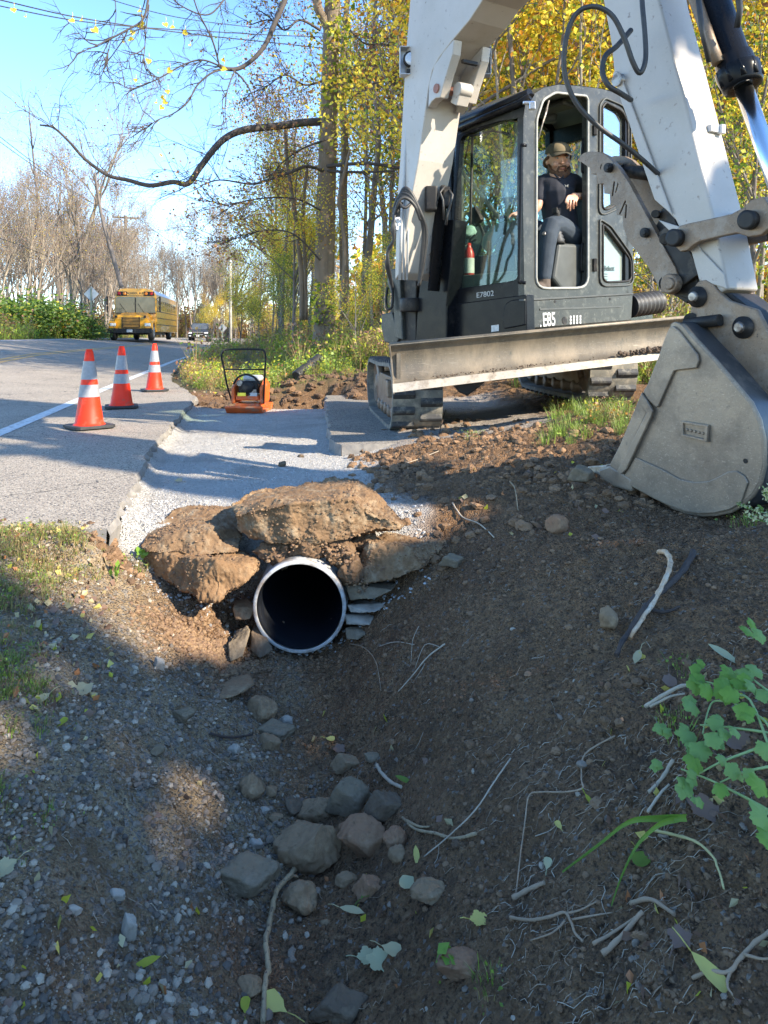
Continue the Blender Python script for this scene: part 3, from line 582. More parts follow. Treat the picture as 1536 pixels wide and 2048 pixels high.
# ---- thumb, links, ears
def disc(b, pl, px, py, off, r, th, n=24): c = pl(px, py, off); b.lathe(c, c+pl.W*th, [(0, r*.9), (.006, r), (th-.006, r), (th, r*.9)] if th > .02 else [(0, r), (th, r)], n)
def linkage():
    T = [(1158, 321), (1160, 312), (1167, 306), (1179, 303), (1199, 304), (1213, 311), (1236, 334), (1259, 368), (1299, 442), (1350, 535), (1358, 560), (1350, 582), (1336, 589), (1322, 583), (1314, 567), (1296, 533), (1256, 481), (1246, 453), (1245, 431), (1233, 430), (1232, 411), (1220, 408), (1219, 388), (1208, 387), (1207, 367), (1195, 368), (1193, 347), (1182, 348), (1181, 337)]
    slots = [[(1239, 363), (1242, 363), (1238, 392), (1235, 392)], [(1247, 365), (1249, 368), (1244, 385), (1242, 385)], [(1262, 404), (1264, 407), (1252, 434), (1250, 432)], [(1263, 412), (1266, 414), (1264, 440), (1261, 440)]]
    b = MB(); Sx = [[(x-12, y+(0 if i < 2 else -4)) for x, y in s] for i, s in enumerate(slots)]
    plate(b, pp(ST, T, .0), [pp(ST, s, .0) for s in Sx], ST.W*.035); th = b.build('thumb', M_BROWN, EX, bevel=.004)
    b = MB(); b.prism([p+ST.W*.2 for p in pp(ST, T)], ST.W*.03); b.build('thumb', M_BROWN, EX, bevel=.003)
    for px, py, r, t in ((1336, 567, .05, .05), (1286, 465, .026, .03), (1213, 335, .026, .03)):
        b = MB(); disc(b, ST, px, py, -.0-t, r, t); disc(b, ST, px, py, -.012-t, r*.6, .03, 6 if r < .03 else 20); b.build('pin', M_BROWN if r > .03 else M_BLKM, EX, bevel=.002)
    b = MB(); b.tube([ST(1213, 335, .02), ST(1213, 335, .21)], .035, 14); b.tube([ST(1286, 465, .02), ST(1286, 465, .21)], .03, 14); b.tube([ST(1336, 567, .02), ST(1336, 567, .3)], .045, 16); b.build('cross_tube', M_BLKM, EX)
    b = MB(); b.tube([ST(1222, 338, .12), ST(1335, 352, .12)], .038, 18); b.tube([ST(1250, 342, .12), ST(1252, 342, .12)], .046, 18); b.build('thumb_cylinder', M_BLKM, EX)
    b = MB()
    for off in (.04, .17): b.prism(pp(ST, [(1318, 440), (1322, 420), (1335, 405), (1344, 410), (1350, 440), (1380, 500), (1395, 565), (1385, 600), (1350, 590), (1330, 545), (1308, 500), (1300, 470)], off), ST.W*.04)
    b.tube([ST(1310, 428, .0), ST(1330, 430, .2)], .022, 10); b.tube([ST(1330, 478, .0), ST(1330, 478, .22)], .03, 12); b.bar(ST(1325, 545, .12), ST(1395, 590, .12), .1, .1); b.bar(ST(1345, 455, .06), ST(1395, 560, .06), .1, .12); b.build('thumb_bracket', M_BLKM, EX, bevel=.004)
    # dog-bone links on both cheeks
    D = [(1365, 476), (1368, 462), (1378, 453), (1392, 449), (1440, 439), (1480, 430), (1503, 418), (1520, 403), (1545, 395), (1560, 420), (1560, 455), (1540, 472), (1515, 476), (1492, 468), (1460, 474), (1415, 485), (1402, 493), (1392, 502), (1378, 505), (1367, 494)]
    for off in (-.065, .27):
        b = MB(); b.prism([p+ST.W*off for p in pp(ST, D)], ST.W*.035); b.build('link_arm', M_BROWN, EX, bevel=.005)
    for px, py in ((1374, 478), (1521, 443)):
        b = MB(); c = ST(px, py); b.lathe(c-ST.W*.105, c+ST.W*.34, [(0, .03), (.0, .043), (.035, .043), (.036, .03), (.41, .03), (.41, .043), (.445, .043)], 22); b.build('pin', M_BLKM, EX)
    b = MB(); c = ST(1521, 443); e = ST(1492, 657); b.bar(c+ST.W*.115+ST.D*.02, ST(1565, 640)+ST.W*.115, .14, .07, ST.D); b.build('push_link', M_BLKM, EX, bevel=.01)
    E = [(1387, 600), (1389, 578), (1400, 563), (1415, 559), (1430, 568), (1441, 583), (1462, 601), (1490, 611), (1517, 619), (1528, 640), (1550, 690), (1560, 730), (1556, 800), (1505, 790), (1455, 750), (1400, 700), (1372, 660), (1372, 645), (1384, 628)]
    for off in (-.015, .22):
        b = MB(); b.prism([p+ST.W*off for p in pp(ST, E)], ST.W*.03); b.build('bucket_ear', M_BROWN, EX, bevel=.006)
    for px, py, r in ((1400, 594, .034), (1492, 655, .034)):
        b = MB(); c = ST(px, py); b.lathe(c-ST.W*.05, c+ST.W*.3, [(0, r*.5), (.0, r*.8), (.02, r*.8), (.022, r*1.5), (.06, r*1.5), (.062, r*.9), (.35, r*.9)], 20); b.build('pin', M_BLKM, EX)
        b = MB(); b.lathe(c-ST.W*.062, c-ST.W*.05, [(0, r*.55), (.012, r*.8)], 12); b.build('pin_cap', M_STEELP, EX)
    b = MB(); b.tube([ST(1382, 640, -.03), ST(1382, 640, .25)], .035, 14); b.tube([ST(1372, 648, -.04), ST(1440, 640, -.04)], .028, 14); b.build('cross_tube', M_BLKM, EX)
    b = MB(); b.prism([p+ST.W*.015 for p in pp(ST, [(1397, 575), (1430, 590), (1456, 585), (1500, 620), (1540, 690), (1480, 750), (1400, 690)])], ST.W*.2); b.build('hitch_body', M_BLKM, EX, bevel=.006)
linkage()
# ---- bucket
BK = [(1342, 647), (1350, 643), (1364, 649), (1385, 675), (1429, 722), (1478, 780), (1500, 806), (1516, 840), (1524, 876), (1526, 931), (1518, 965), (1505, 987), (1484, 1008), (1460, 1022), (1430, 1029), (1402, 1030), (1374, 1026), (1340, 1014), (1298, 993), (1264, 974), (1232, 966), (1204, 955), (1201, 945), (1222, 930), (1244, 887), (1271, 822), (1287, 783), (1298, 768), (1320, 712), (1331, 680)]
def bucket():
    q = -.18; W = .62; BPl = VPl((ST.p+ST.w*q), ST.d)
    B = pp(BPl, BK); b = MB(); b.prism(B, BPl.W*.022); b.prism([p+BPl.W*(W-.022) for p in B], BPl.W*.022); o = b.build('bucket_side', M_BUCK, EX, bevel=.004)
    # curved shell
    sh = B[:22]; b = MB(); cen = sum(B, V(0, 0, 0))/len(B); inn = [p+(cen-p).normalized()*.02 for p in sh]
    b.grid([[p+BPl.W*.023 for p in sh], [p+BPl.W*(W-.023) for p in sh]], True); b.grid([[p+BPl.W*.023 for p in inn], [p+BPl.W*(W-.023) for p in inn]], True)
    b.build('bucket_shell', M_SHELL, EX)
    b = MB(); b.tube([p+BPl.W*.012 for p in B[2:18]], .010, 8); b.tube([p+BPl.W*.3 for p in B[3:13]], .008, 6); b.build('weld_bead', M_BUCK, EX)
    # raised wear plates on the side
    b = MB(); b.prism(pp(BPl, [(1343, 655), (1350, 652), (1360, 660), (1398, 708), (1401, 722), (1396, 736), (1360, 740), (1351, 742), (1320, 812), (1316, 815), (1300, 800), (1290, 783), (1299, 768), (1321, 712), (1332, 680)], -.001), BPl.W*-.014)
    b.prism(pp(BPl, [(1272, 915), (1280, 917), (1330, 940), (1362, 958), (1390, 964), (1420, 962), (1440, 953), (1458, 943), (1475, 941), (1492, 952), (1498, 965), (1484, 1006), (1460, 1019), (1430, 1026), (1402, 1027), (1374, 1023), (1340, 1011), (1298, 990), (1262, 971), (1248, 955)], -.001), BPl.W*-.009)
    b.prism(pp(BPl, [(1287, 786), (1297, 800), (1306, 815), (1309, 822), (1306, 832), (1256, 938), (1246, 948), (1237, 944), (1244, 930), (1296, 826), (1288, 815), (1283, 800)], -.012), BPl.W*-.014)
    b.prism(pp(BPl, [(1287, 783), (1296, 826), (1240, 944), (1222, 930), (1244, 887), (1271, 822)], -.001), BPl.W*-.012)
    b.build('wear_plate', M_BUCK, EX, bevel=.004)
    R = [(1366, 841), (1420, 850), (1418, 884), (1367, 872)]; b = MB(); pl = pp(BPl, R, -.002); plate(b, pl, [pp(BPl, [(1370, 846), (1414, 854), (1413, 878), (1371, 868)], -.002)], BPl.W*-.016); b.prism(pp(BPl, R, -.002), BPl.W*-.004)
    pl2 = pp(BPl, [(1374, 859), (1382, 861), (1390, 863), (1398, 865), (1406, 867)], -.007)
    for p in pl2: b.lathe(p, p-BPl.W*.005, [(0, .0075), (.005, .0065)], 8)
    b.build('maker_plate', M_BUCK, EX, bevel=.002)
    # cutting lip and teeth
    lip0 = BPl(1266, 975); lip1 = BPl(1206, 948); d = (lip1-lip0).normalized(); b = MB(); b.prism([lip0, lip0+V(0, 0, .03), lip1+V(0, 0, .012), lip1], BPl.W*W); b.build('cutting_lip', M_LIP, EX, bevel=.003)
    for k in range(5):
        o = BPl.W*(.0+k*(W-.09)/4); b = MB()
        base = [BPl(1268, 958), BPl(1266, 984), BPl(1228, 973), BPl(1202, 958), BPl(1200, 938), BPl(1222, 930)]; b.prism([p+o-BPl.W*.012 for p in base], BPl.W*.08)
        b.build('tooth_adapter', M_BUCK, EX, bevel=.012)
        b = MB(); a0, a1, tp = BPl(1214, 930), BPl(1208, 957), BPl(1174, 936)
        vs = [a0+o, a1+o, a1+o+BPl.W*.06, a0+o+BPl.W*.06, tp+o+V(0, 0, .008), tp+o-V(0, 0, .006), tp+o+BPl.W*.055-V(0, 0, .006), tp+o+BPl.W*.055+V(0, 0, .008)]
        m1 = (vs[0]+vs[4])/2+V(0, 0, .012)
        b.add(vs, [(0, 1, 2, 3), (4, 7, 6, 5), (0, 4, 5, 1), (1, 5, 6, 2), (2, 6, 7, 3), (3, 7, 4, 0)]); b.build('tooth', M_LIP, EX, bevel=.006)
    b = MB(); c = BPl(1491, 922, -.001); b.lathe(c, c-BPl.W*.001, [(0, .011), (.001, .011)], 10); b.build('drain_hole', M_BLKM, EX)
bucket()
# ---- tracks
TD = V(-.12, .993, 0); TW = V(.993, .12, 0)
def track(name, fl, z0, H=.60, L=2.25, Wt=.44):
    """fl: front-left ground corner; loop profile in (t back, z)"""
    N = 72; prof = []
    r1, r2 = .27, .24
    def loop(n):
        pts = []; c1 = (r1, r1+.02); c2 = (L-r2, H-r2-.02)
        # rounded stadium
        segs = [((r1+.05, 0), (L-.35, 0)), ]
        path = [(r1+.06, 0), (L-.45, 0), (L-.2, .05), (L-.05, .18), (L, .33), (L-.06, .48), (L-.22, .57), (L-.5, .575), (L*.5, .57), (.5, .585), (.25, .585), (.1, .52), (.02, .4), (0, .28), (.04, .13), (.14, .03)]
        P2 = [V(a, 0, c) for a, c in path]; P2 = P2+[P2[0]]; sp = smoothpath(P2, 8); return sp
    sp = loop(N); B0 = V(*fl)+V(0, 0, z0); Vt = lambda p, o, k=0: B0+TD*p.x+V(0, 0, p.z)+TW*o
    cen = V(L/2, 0, H/2); b = MB(); n = len(sp)
    nor = []
    for i in range(n): t = (sp[(i+1) % n]-sp[i-1 if i else n-2]); nor.append(V(t.z, 0, -t.x).normalized())
    out = [[Vt(sp[i]-nor[i]*0.0, o) for o in (0, Wt)] for i in range(n)]; inn = [[Vt(sp[i]-nor[i]*.035, o) for o in (0, Wt)] for i in range(n)]
    b.grid(out, False); b.grid(inn, False); b.grid([[out[i][0], inn[i][0]] for i in range(n)], False); b.grid([[out[i][1], inn[i][1]] for i in range(n)], False)
    o = b.build(name, M_TRACK, EX)
    # tread blocks
    L_ = [0]; 
    for i in range(n-1): L_.append(L_[-1]+(sp[i+1]-sp[i]).length)
    tot = L_[-1]; k = int(tot/.145); b = MB()
    def at(s):
        s %= tot
        for i in range(n-1):
            if L_[i+1] >= s: t = (s-L_[i])/(L_[i+1]-L_[i]+1e-9); return sp[i].lerp(sp[i+1], t), nor[i].lerp(nor[min(i+1, n-1)], t).normalized()
        return sp[0], nor[0]
    for j in range(k):
        for o0, o1, sh in ((.005, .195, 0), (.245, Wt-.005, .5)):
            s0 = (j+sh)*tot/k; ss = [s0, s0+.03, s0+.05, s0+.085]; q = [at(s) for s in ss]
            vs = []
            for (p, nn), h in zip(q, (0, .026, .026, 0)):
                for oo in (o0, o1): vs.append(Vt(p+nn*h, oo))
            b.add(vs, [(0, 1, 3, 2), (2, 3, 5, 4), (4, 5, 7, 6), (0, 2, 4, 6), (1, 7, 5, 3), (0, 6, 7, 1)])
    b.build('tread_block', M_PAD, o, bevel=.004)
    # track frame, idler, sprocket, rollers
    b = MB(); pf = [(.5, .14), (L-.5, .14), (L-.42, .2), (L-.42, .36), (L-.6, .44), (.62, .44), (.45, .36), (.4, .22)]
    b.prism([Vt(V(a, 0, c), .08) for a, c in pf], TW*(Wt-.16)); b.box(Vt(V(.75, 0, .33), .06), .22, .05, .16, Matrix((TD, TW, V(0, 0, 1))).transposed()); b.build('track_frame', M_BROWN, EX, bevel=.01)
    for t, z, r in ((.275, .295, .235), (L-.27, .31, .225)):
        b = MB(); c = Vt(V(t, 0, z), .07); b.lathe(c, c+TW*(Wt-.14), [(0, .05), (.01, .09), (.03, .1), (.03, r*.85), (.0, r*.9), (.02, r), (.08, r), (.1, r*.8), (Wt-.24, r*.8), (Wt-.22, r), (Wt-.16, r), (Wt-.14, r*.9), (Wt-.17, r*.8), (Wt-.17, .1), (Wt-.14, .05)], 28)
        b.build('idler_wheel' if t < 1 else 'drive_sprocket', M_BROWN, EX)
    for i in range(5):
        c = Vt(V(.6+i*.27, 0, .105), .06); b = MB(); b.lathe(c, c+TW*(Wt-.12), [(0, .03), (.01, .06), (.09, .065), (.1, .045), (Wt-.22, .045), (Wt-.21, .065), (Wt-.13, .06), (Wt-.12, .03)], 18); b.build('track_roller', M_BROWN, EX)
    for i in range(2):
        c = Vt(V(.8+i*.55, 0, .5), .1); b = MB(); b.lathe(c, c+TW*(Wt-.2), [(0, .035), (.24, .035)], 14); b.build('carrier_roller', M_BROWN, EX)
track('rubber_track', (.072, 6.32, 0), .0); track('rubber_track', (.072+1.75, 6.32+.21, 0), .24)
def undercarriage():
    b = MB(); c = V(.95, 7.6, .62); R = Matrix((TW, TD, V(0, 0, 1))).transposed(); R = R @ Matrix.Rotation(-math.radians(6), 3, 'Y')
    b.box(c, 1.5, 1.1, .28, R); b.box(c+V(-.02, -.85, -.1), .16, .9, .14, R); b.box(c+V(.75, -.8, .0), .16, .9, .14, R); b.build('car_body', M_BLKM, EX, bevel=.02)
    b = MB(); b.lathe((.98, 7.5, .72), (.98, 7.5, .86), [(0, .5), (.14, .5)], 36); b.build('slew_ring', M_BLKM, EX)
    b = MB(); b.prism([P(902, 762, 5.75), P(985, 752, 5.8), P(958, 775, 5.78), P(935, 792, 5.76), P(918, 785, 5.75)], (0, .5, .02)); b.build('blade_arm', M_BLKM, EX, bevel=.01)
    # blade: swept profile
    L0, R0 = P(779, 689, 5.5), P(1400, 632, 5.76); L1, R1 = P(787, 785, 5.46), P(1404, 709, 5.72)
    n = 14; rows = []; f = V(-.11, -.99, 0)
    prof = [(0, .0, .012), (.02, .0, .03), (.06, -.002, -.0), (.15, 0, -.03), (.3, 0, -.05), (.45, 0, -.058), (.6, 0, -.055), (.72, 0, -.04), (.80, 0, -.02), (.84, 0, -.0)]
    def row(t, k, back=0): a = L0.lerp(L1, t); c = R0.lerp(R1, t); return [a.lerp(c, i/n)+f*(k-back) for i in range(n+1)]
    fr = [row(t, k) for t, _, k in prof]; bk = [row(t, k, .02) for t, _, k in prof]
    b = MB(); b.grid(fr); b.grid(bk); b.grid([fr[0], bk[0]], False); b.grid([[r[0] for r in fr], [r[0] for r in bk]], False); b.grid([[r[-1] for r in fr], [r[-1] for r in bk]], False); 
    b.tube([fr[0][0]+f*-.01, fr[0][-1]+f*-.01], .014, 10); b.box(L0.lerp(L1, .5)+f*-.03+V(.05, .15, 0), .03, .3, .22); bl = b.build('blade', M_BLADE, EX)
    b = MB(); a = [row(.82, .0), row(.82, .016), row(1.0, .035), row(1.0, .0)]; b.grid([a[0], a[1], a[2], a[3], a[0]], False)
    for e in (0, -1): b.add([r[e] for r in a], [(0, 1, 2, 3)])
    b.build('cutting_edge', M_LIP, bl, bevel=.003)
    b = MB(); b.prism([L0+V(-.004, .01, .01), L0+f*.035+V(-.004, 0, -.02), L0.lerp(L1, .3)+f*-.0+V(-.004, 0, 0), L0.lerp(L1, .75)+f*.0+V(-.004, 0, 0), L1+f*.03+V(-.004, 0, -.01), L1+V(-.004, .1, -.01), L0.lerp(L1, .5)+V(-.004, .12, 0)], (.014, 0, 0)); b.build('end_plate', M_BLADE, bl, bevel=.003)
    # dirt lying along the lip
    rs = random.Random(3); b = MB(); parts = []
    for i in range(260):
        u = rs.choice([rs.uniform(.12, .45), rs.gauss(.8, .05), rs.gauss(.87, .03), rs.uniform(.02, .98)]); u = clamp(u, .02, .98); big = .022 if u > .72 else .009
        r = rs.uniform(.3, 1)*big; co, fc = rocky((r, r, r*.8), i, 1, .3, cuts=2); p = row(.80, .01)[0].lerp(row(.80, .01)[-1], u); co = co+np.array(p)+np.array([0, rs.uniform(-.02, 0), rs.uniform(0, .02) + (.02*rs.random() if u > .72 else 0)]); o = len(b.v)
        b.add([tuple(c) for c in co], [tuple(x) for x in fc], True)
    d = b.build('clinging_soil', M_CLOD, bl); d['kind'] = 'stuff'
undercarriage()
# ---- house
def house():
    b = MB(); q = [cab(.03, 0.02, 0), cab(1.62, .02, 0), cab(1.62, 2.0, 0), cab(1.1, 2.35, 0), cab(.3, 2.3, 0), cab(.03, 1.45, 0)]
    b.prism([p+V(0, 0, .80) for p in q], (0, 0, .38)); b.build('house_base', M_BLACK, EX, bevel=.02)
    b = MB(); b.prism([p+V(0, 0, 1.17) for p in (cab(.98, .7, 0), cab(1.66, .25, 0), cab(1.66, 2.05, 0), cab(1.3, 2.2, 0), cab(.98, 1.6, 0))], (0, 0, .42)); b.build('engine_cover', M_WHITE, EX, bevel=.05, seg=3)
    # fender and grab loop at the far front corner
    FQ = VPl(C0+FP.w*.1, FP.d)
    b = MB(); b.prism(pp(FQ, [(763, 628), (784, 624), (800, 676), (790, 690), (768, 684), (762, 655)]), -FP.W*.3); b.build('step_box', M_DUSTB, EX, bevel=.01)
    b = MB(); b.prism(pp(FQ, [(776, 540), (793, 536), (800, 560), (805, 680), (790, 676), (786, 600), (774, 566)], .02), -FP.W*.06); b.build('step_guard', M_DUSTB, EX, bevel=.01)
    b = MB(); b.tube(smoothpath([FQ(775, 575, .06), FQ(772, 600, .08), FQ(775, 618, .08), FQ(784, 612, .06), FQ(785, 580, .04), FQ(780, 562, .03)]), .012, 8); b.build('grab_loop', M_BLKM, EX)
    # swing post castings and guard
    b = MB(); b.prism(pp(FQ, [(850, 439), (908, 439), (901, 540), (893, 612), (893, 705), (830, 705), (836, 600), (846, 500)], .02), -FP.W*.16); b.build('post_guard', M_BLACK, EX, bevel=.01)
    b = MB(); b.prism(pp(FQ, [(798, 560), (812, 560), (822, 508), (834, 510), (832, 600), (832, 705), (800, 705), (796, 600)], -.02), -FP.W*.3); b.lathe(FQ(822, 610, .02)+V(0, 0, -.06), FQ(822, 610, .02)+V(0, 0, .06), [(0, .1), (.12, .1)], 24); b.build('swing_post', M_BLKM, EX, bevel=.012)
    b = MB(); b.prism(pp(FQ, [(800, 620), (896, 600), (896, 705), (790, 705)], -.05), -FP.W*.35); b.build('swing_casting', M_BLKM, EX, bevel=.01)
    # front skirt under the windscreen
    b = MB(); b.prism(pp(FP, [(893, 610), (1052, 589), (1054, 668), (893, 702)], .02), -FP.W*.1); b.build('front_skirt', M_BLACK, EX, bevel=.008)
    b = MB(); b.prism(pp(FP, [(1008, 616), (1012, 606), (1022, 600), (1046, 597), (1050, 600), (1050, 650), (1008, 658), (1004, 640)], .032), -FP.W*.02); b.build('skirt_panel', M_BLACK, EX, bevel=.008)
    b = MB(); b.prism(pp(FP, [(983, 651), (998, 649), (998, 662), (983, 664)], .022), FP.W*.003); b.build('sticker', M_LABEL, EX)
    # corrugated exhaust / intake hose at the rear
    a, e = P(1258, 612, 6.72), P(1314, 604, 6.9); b = MB(); pr = []; Lh = (e-a).length
    for i in range(29): t = i/28*Lh; pr.append((t, .11 if i % 4 in (0, 1) else .098))
    b.lathe(a, e, pr, 28); b.build('corrugated_hose', M_HOSE, EX)
house()
# ---- cab
def cabin():
    t = .06; side = [(1049, 601), (1046, 400), (1047, 235), (1051, 208), (1064, 190), (1088, 175), (1118, 169), (1160, 172), (1205, 178), (1232, 186), (1250, 200), (1259, 220), (1263, 245), (1266, 400), (1266, 560), (1265, 590)]
    door = rnd([(1072, 577), (1073, 240), (1086, 200), (1110, 185), (1172, 192), (1176, 200), (1176, 576)], .22)
    win1 = rnd([(1205, 214), (1212, 205), (1244, 222), (1256, 245), (1257, 395), (1205, 425)], .3); win2 = rnd([(1206, 448), (1219, 462), (1261, 518), (1263, 562), (1206, 565)], .25)
    b = MB(); plate(b, pp(SD, side), [pp(SD, door), pp(SD, win1), pp(SD, win2)], SD.W*t); o = b.build('cab_frame', M_DUSTB, EX, bevel=.006)
    off = SD.W*(.85-t)
    b = MB(); s2 = [SD(x, y)+off for x, y in side]; h2 = [SD(x, y)+off for x, y in rnd([(1068, 500), (1068, 245), (1085, 205), (1112, 192), (1225, 204), (1244, 222), (1246, 480)], .2)]; plate(b, s2, [h2], SD.W*t); b.build('cab_frame', M_BLACK, EX, bevel=.006)
    # roof: strip over the top outline
    top = side[2:13]; r0 = [SD(x, y) for x, y in top]; b = MB(); 
    b.grid([[p+V(0, 0, .004) for p in r0], [p+off*.33+V(0, 0, .03) for p in r0], [p+off*.67+V(0, 0, .03) for p in r0], [p+off+SD.W*t+V(0, 0, .004) for p in r0]]); b.build('roof', M_DUSTB, EX)
    b = MB(); b.grid([[p+V(0, 0, -.05)+SD.W*.02 for p in r0[2:-1]], [p+off+V(0, 0, -.05) for p in r0[2:-1]]]); b.build('headlining', M_GREYI, EX)
    # front frame
    fo = [(893, 610), (898, 540), (905, 400), (914, 262), (920, 243), (1000, 212), (1062, 186), (1050, 205), (1047, 240), (1050, 601)]
    up = rnd([(921, 273), (1030, 233), (1040, 242), (1037, 560), (899, 580), (909, 441)], .12)
    b = MB(); plate(b, pp(FP, fo), [pp(FP, up)], -FP.W*.05); b.build('front_frame', M_BLACK, EX, bevel=.008)
    b = MB(); b.tube([FP(916, 257, .02), FP(985, 229, .025), FP(1036, 208, .02), FP(1060, 193, .0)], .028, 12); b.tube([FP(916, 247, -.03), FP(985, 220, -.03), FP(1060, 187, -.04)], .04, 12); b.build('roof_edge', M_BLACK, EX)
    # rear frame + far pillar
    b = MB(); rp = lambda a, z: cab(a, 1.40, z)
    plate(b, [rp(0, 1.2), rp(.85, 1.2), rp(.85, 2.82), rp(0, 2.82)], [[rp(.09, 1.75), rp(.76, 1.75), rp(.76, 2.66), rp(.09, 2.66)]], UB*-.05); b.build('rear_frame', M_BLACK, EX, bevel=.006)
    # panes
    b = MB(); b.prism(pp(FP, [(905, 270), (1040, 228), (1040, 436), (905, 462)], -.02), -FP.W*.005); b.build('windscreen', M_GLASS, EX)
    b = MB(); b.prism(pp(FP, [(903, 457), (1040, 430), (1040, 563), (896, 583)], -.03), -FP.W*.005); b.build('lower_pane', M_GLASSG, EX)
    b = MB(); b.prism(pp(SD, [(1200, 205), (1262, 215), (1262, 410), (1200, 430)], .03), SD.W*.005); b.build('quarter_window', glass('sky_pane', (.8, .86, .86), .35, .93), EX)
    b = MB(); b.prism(pp(SD, [(1203, 446), (1220, 460), (1264, 518), (1264, 565), (1203, 568)], .03), SD.W*.005); b.build('lower_quarter_window', glass('green_pane', (.5, .68, .6), .12, .62), EX)
    b = MB(); g = [SD(x, y)+off+SD.W*.02 for x, y in [(1060, 510), (1060, 240), (1085, 200), (1230, 200), (1250, 220), (1250, 490)]]; b.prism(g, SD.W*.005); b.build('side_pane', M_GLASSG, EX)
    b = MB(); b.prism([rp(.06, 1.72), rp(.79, 1.72), rp(.79, 2.7), rp(.06, 2.7)], UB*.005); b.build('rear_pane', M_GLASS, EX)
    # rubber seals
    def seal(name, pts, pl, off, r, m): bb = MB(); L = [pl(x, y, off) for x, y in pts]; bb.tube(L+[L[0], L[1]], r, 8, cap=False); return bb.build(name, m, EX)
    seal('door_seal', door, SD, -.004, .011, mat('door_seal', (.33, .33, .30), (.2, .2, .19), 20, .6)); seal('window_seal', win1, SD, -.002, .010, M_BLKM); seal('window_seal', win2, SD, -.002, .010, M_BLKM)
    seal('window_rim', rnd([(1200, 210), (1210, 196), (1248, 212), (1262, 245), (1262, 405), (1198, 435)], .3), SD, -.008, .008, M_PLAST); seal('window_rim', rnd([(1200, 438), (1222, 452), (1265, 512), (1267, 570), (1200, 573)], .25), SD, -.008, .009, M_PLAST)
    for q, h in ((530, .11), (260, .09)): b = MB(); b.box(SD(1190, q, -.012), .03, .03, h); b.build('door_hinge', M_BLKM, EX, bevel=.004)
    # lower body panel with writing
    b = MB(); b.prism(pp(SD, [(1048, 602), (1266, 589), (1263, 641), (1050, 658)], -.015), SD.W*.1); b.build('side_skirt', M_DUSTB, EX, bevel=.008)
    b = MB(); b.prism(pp(SD, [(1048, 598), (1267, 586), (1267, 589), (1048, 602)], -.022), SD.W*.05); b.prism(pp(SD, [(1079, 617), (1242, 612), (1242, 615), (1079, 621)], -.016), SD.W*-.005); b.build('trim_strip', M_PLAST, EX, bevel=.002)
    xd = (SD(1200, 640)-SD(1080, 650)).normalized(); e = SD(1098, 640, -.018)
    text('E85', 'model_lettering', .15, M_LABEL, EX, e, xd, (0, 0, 1), .0015, True, .72)
    text('.', 'model_lettering', .12, M_LABEL, EX, SD(1081, 644, -.018), xd, (0, 0, 1), .0015, True, .8)
    b = MB(); c = SD(1129, 641, -.016); b.lathe(c, c-SD.W*.002, [(0, .032), (.002, .032)], 20); 
    for px, py in ((1110, 603), (1220, 598)): c = SD(px, py, -.016); b.lathe(c, c-SD.W*.002, [(0, .012), (.002, .012)], 12)
    b.build('skirt_hole', M_BLKM, EX)
    b = MB()
    for i in range(4):
        for j in range(3): q = SD(1141+i*6.5, 634+j*6-i*.4, -.017); b.box(q, .021, .004, .02, Matrix((SD.D, SD.W, V(0, 0, 1))).transposed())
    b.build('decal', M_LABEL, EX)
    for s, c0 in (('E7802', (970, 589)),): text(s, 'paint_pen_number', .062, M_LABEL, EX, FP(c0[0], c0[1], .004), (FP(1000, 590)-FP(940, 598)), (0.04, 0, 1), .0008, False, 1.25)
    text('Bobcat', 'window_lettering', .062, mat('letter_dark', (.03, .05, .05), None, 5, .5), EX, SD(1219, 537, .024), xd, (0, 0, 1), .0008, True, .85)
    b = MB()
    for j in range(3): b.box(SD(1212, 548+j*5, .026), .05, .002, .004, Matrix((SD.D, SD.W, V(0, 0, 1))).transposed())
    b.build('window_text_line', M_BLKM, EX)
    # grab rail, wiper arm, gas strut, door-post lamp
    b = MB(); b.tube(smoothpath([FP(1052, 291, .02), FP(1046, 291, .05), FP(1042, 300, .055), FP(1041, 400, .055), FP(1038, 552, .05), FP(1042, 563, .04), FP(1052, 566, .02)]), .013, 10); b.build('grab_rail', M_BLACK, EX)
    b = MB(); b.tube([SD(1098, 201, .03), SD(1076, 280, .02)], .006, 8); b.tube([SD(1094, 216, .03), SD(1086, 245, .028)], .010, 8); b.build('gas_strut', M_STEELP, EX)
    b = MB(); b.box(P(1064, 212, 5.63), .05, .04, .06); b.box(P(1057, 206, 5.63), .09, .03, .025); b.build('door_latch', M_CHROME, EX, bevel=.006)
    b = MB(); b.tube([FP(940, 272, -.06), FP(930, 318, -.08)], .007, 6); b.tube([FP(940, 272, -.05), FP(985, 262, -.05), FP(1020, 268, -.05)], .01, 6); b.build('wiper', M_BLKM, EX)
    # interior
    b = MB(); b.prism([cab(.05, .06, 1.12), cab(.8, .06, 1.12), cab(.8, 1.36, 1.12), cab(.05, 1.36, 1.12)], (0, 0, .04)); b.build('cab_floor', M_BLKM, EX)
    b = MB(); R = Matrix((UA, UB, V(0, 0, 1))).transposed()
    b.box(cab(.4, 1.30, 1.45), .7, .12, .6, R); b.box(cab(.45, .12, 1.25), .6, .1, .2, R); b.build('rear_panel', M_PLAST, EX, bevel=.02)
    b = MB(); b.box(cab(.40, .96, 1.42), .48, .46, .14, R); b.box(cab(.40, 1.16, 1.75), .46, .13, .6, R @ Matrix.Rotation(-.12, 3, 'X')); b.box(cab(.40, 1.2, 2.12), .26, .1, .2, R); b.build('seat', M_SEAT, EX, bevel=.05, seg=4)
    b = MB(); b.box(cab(.40, .96, 1.25), .36, .4, .2, R); b.build('seat_base', M_BLKM, EX, bevel=.02)
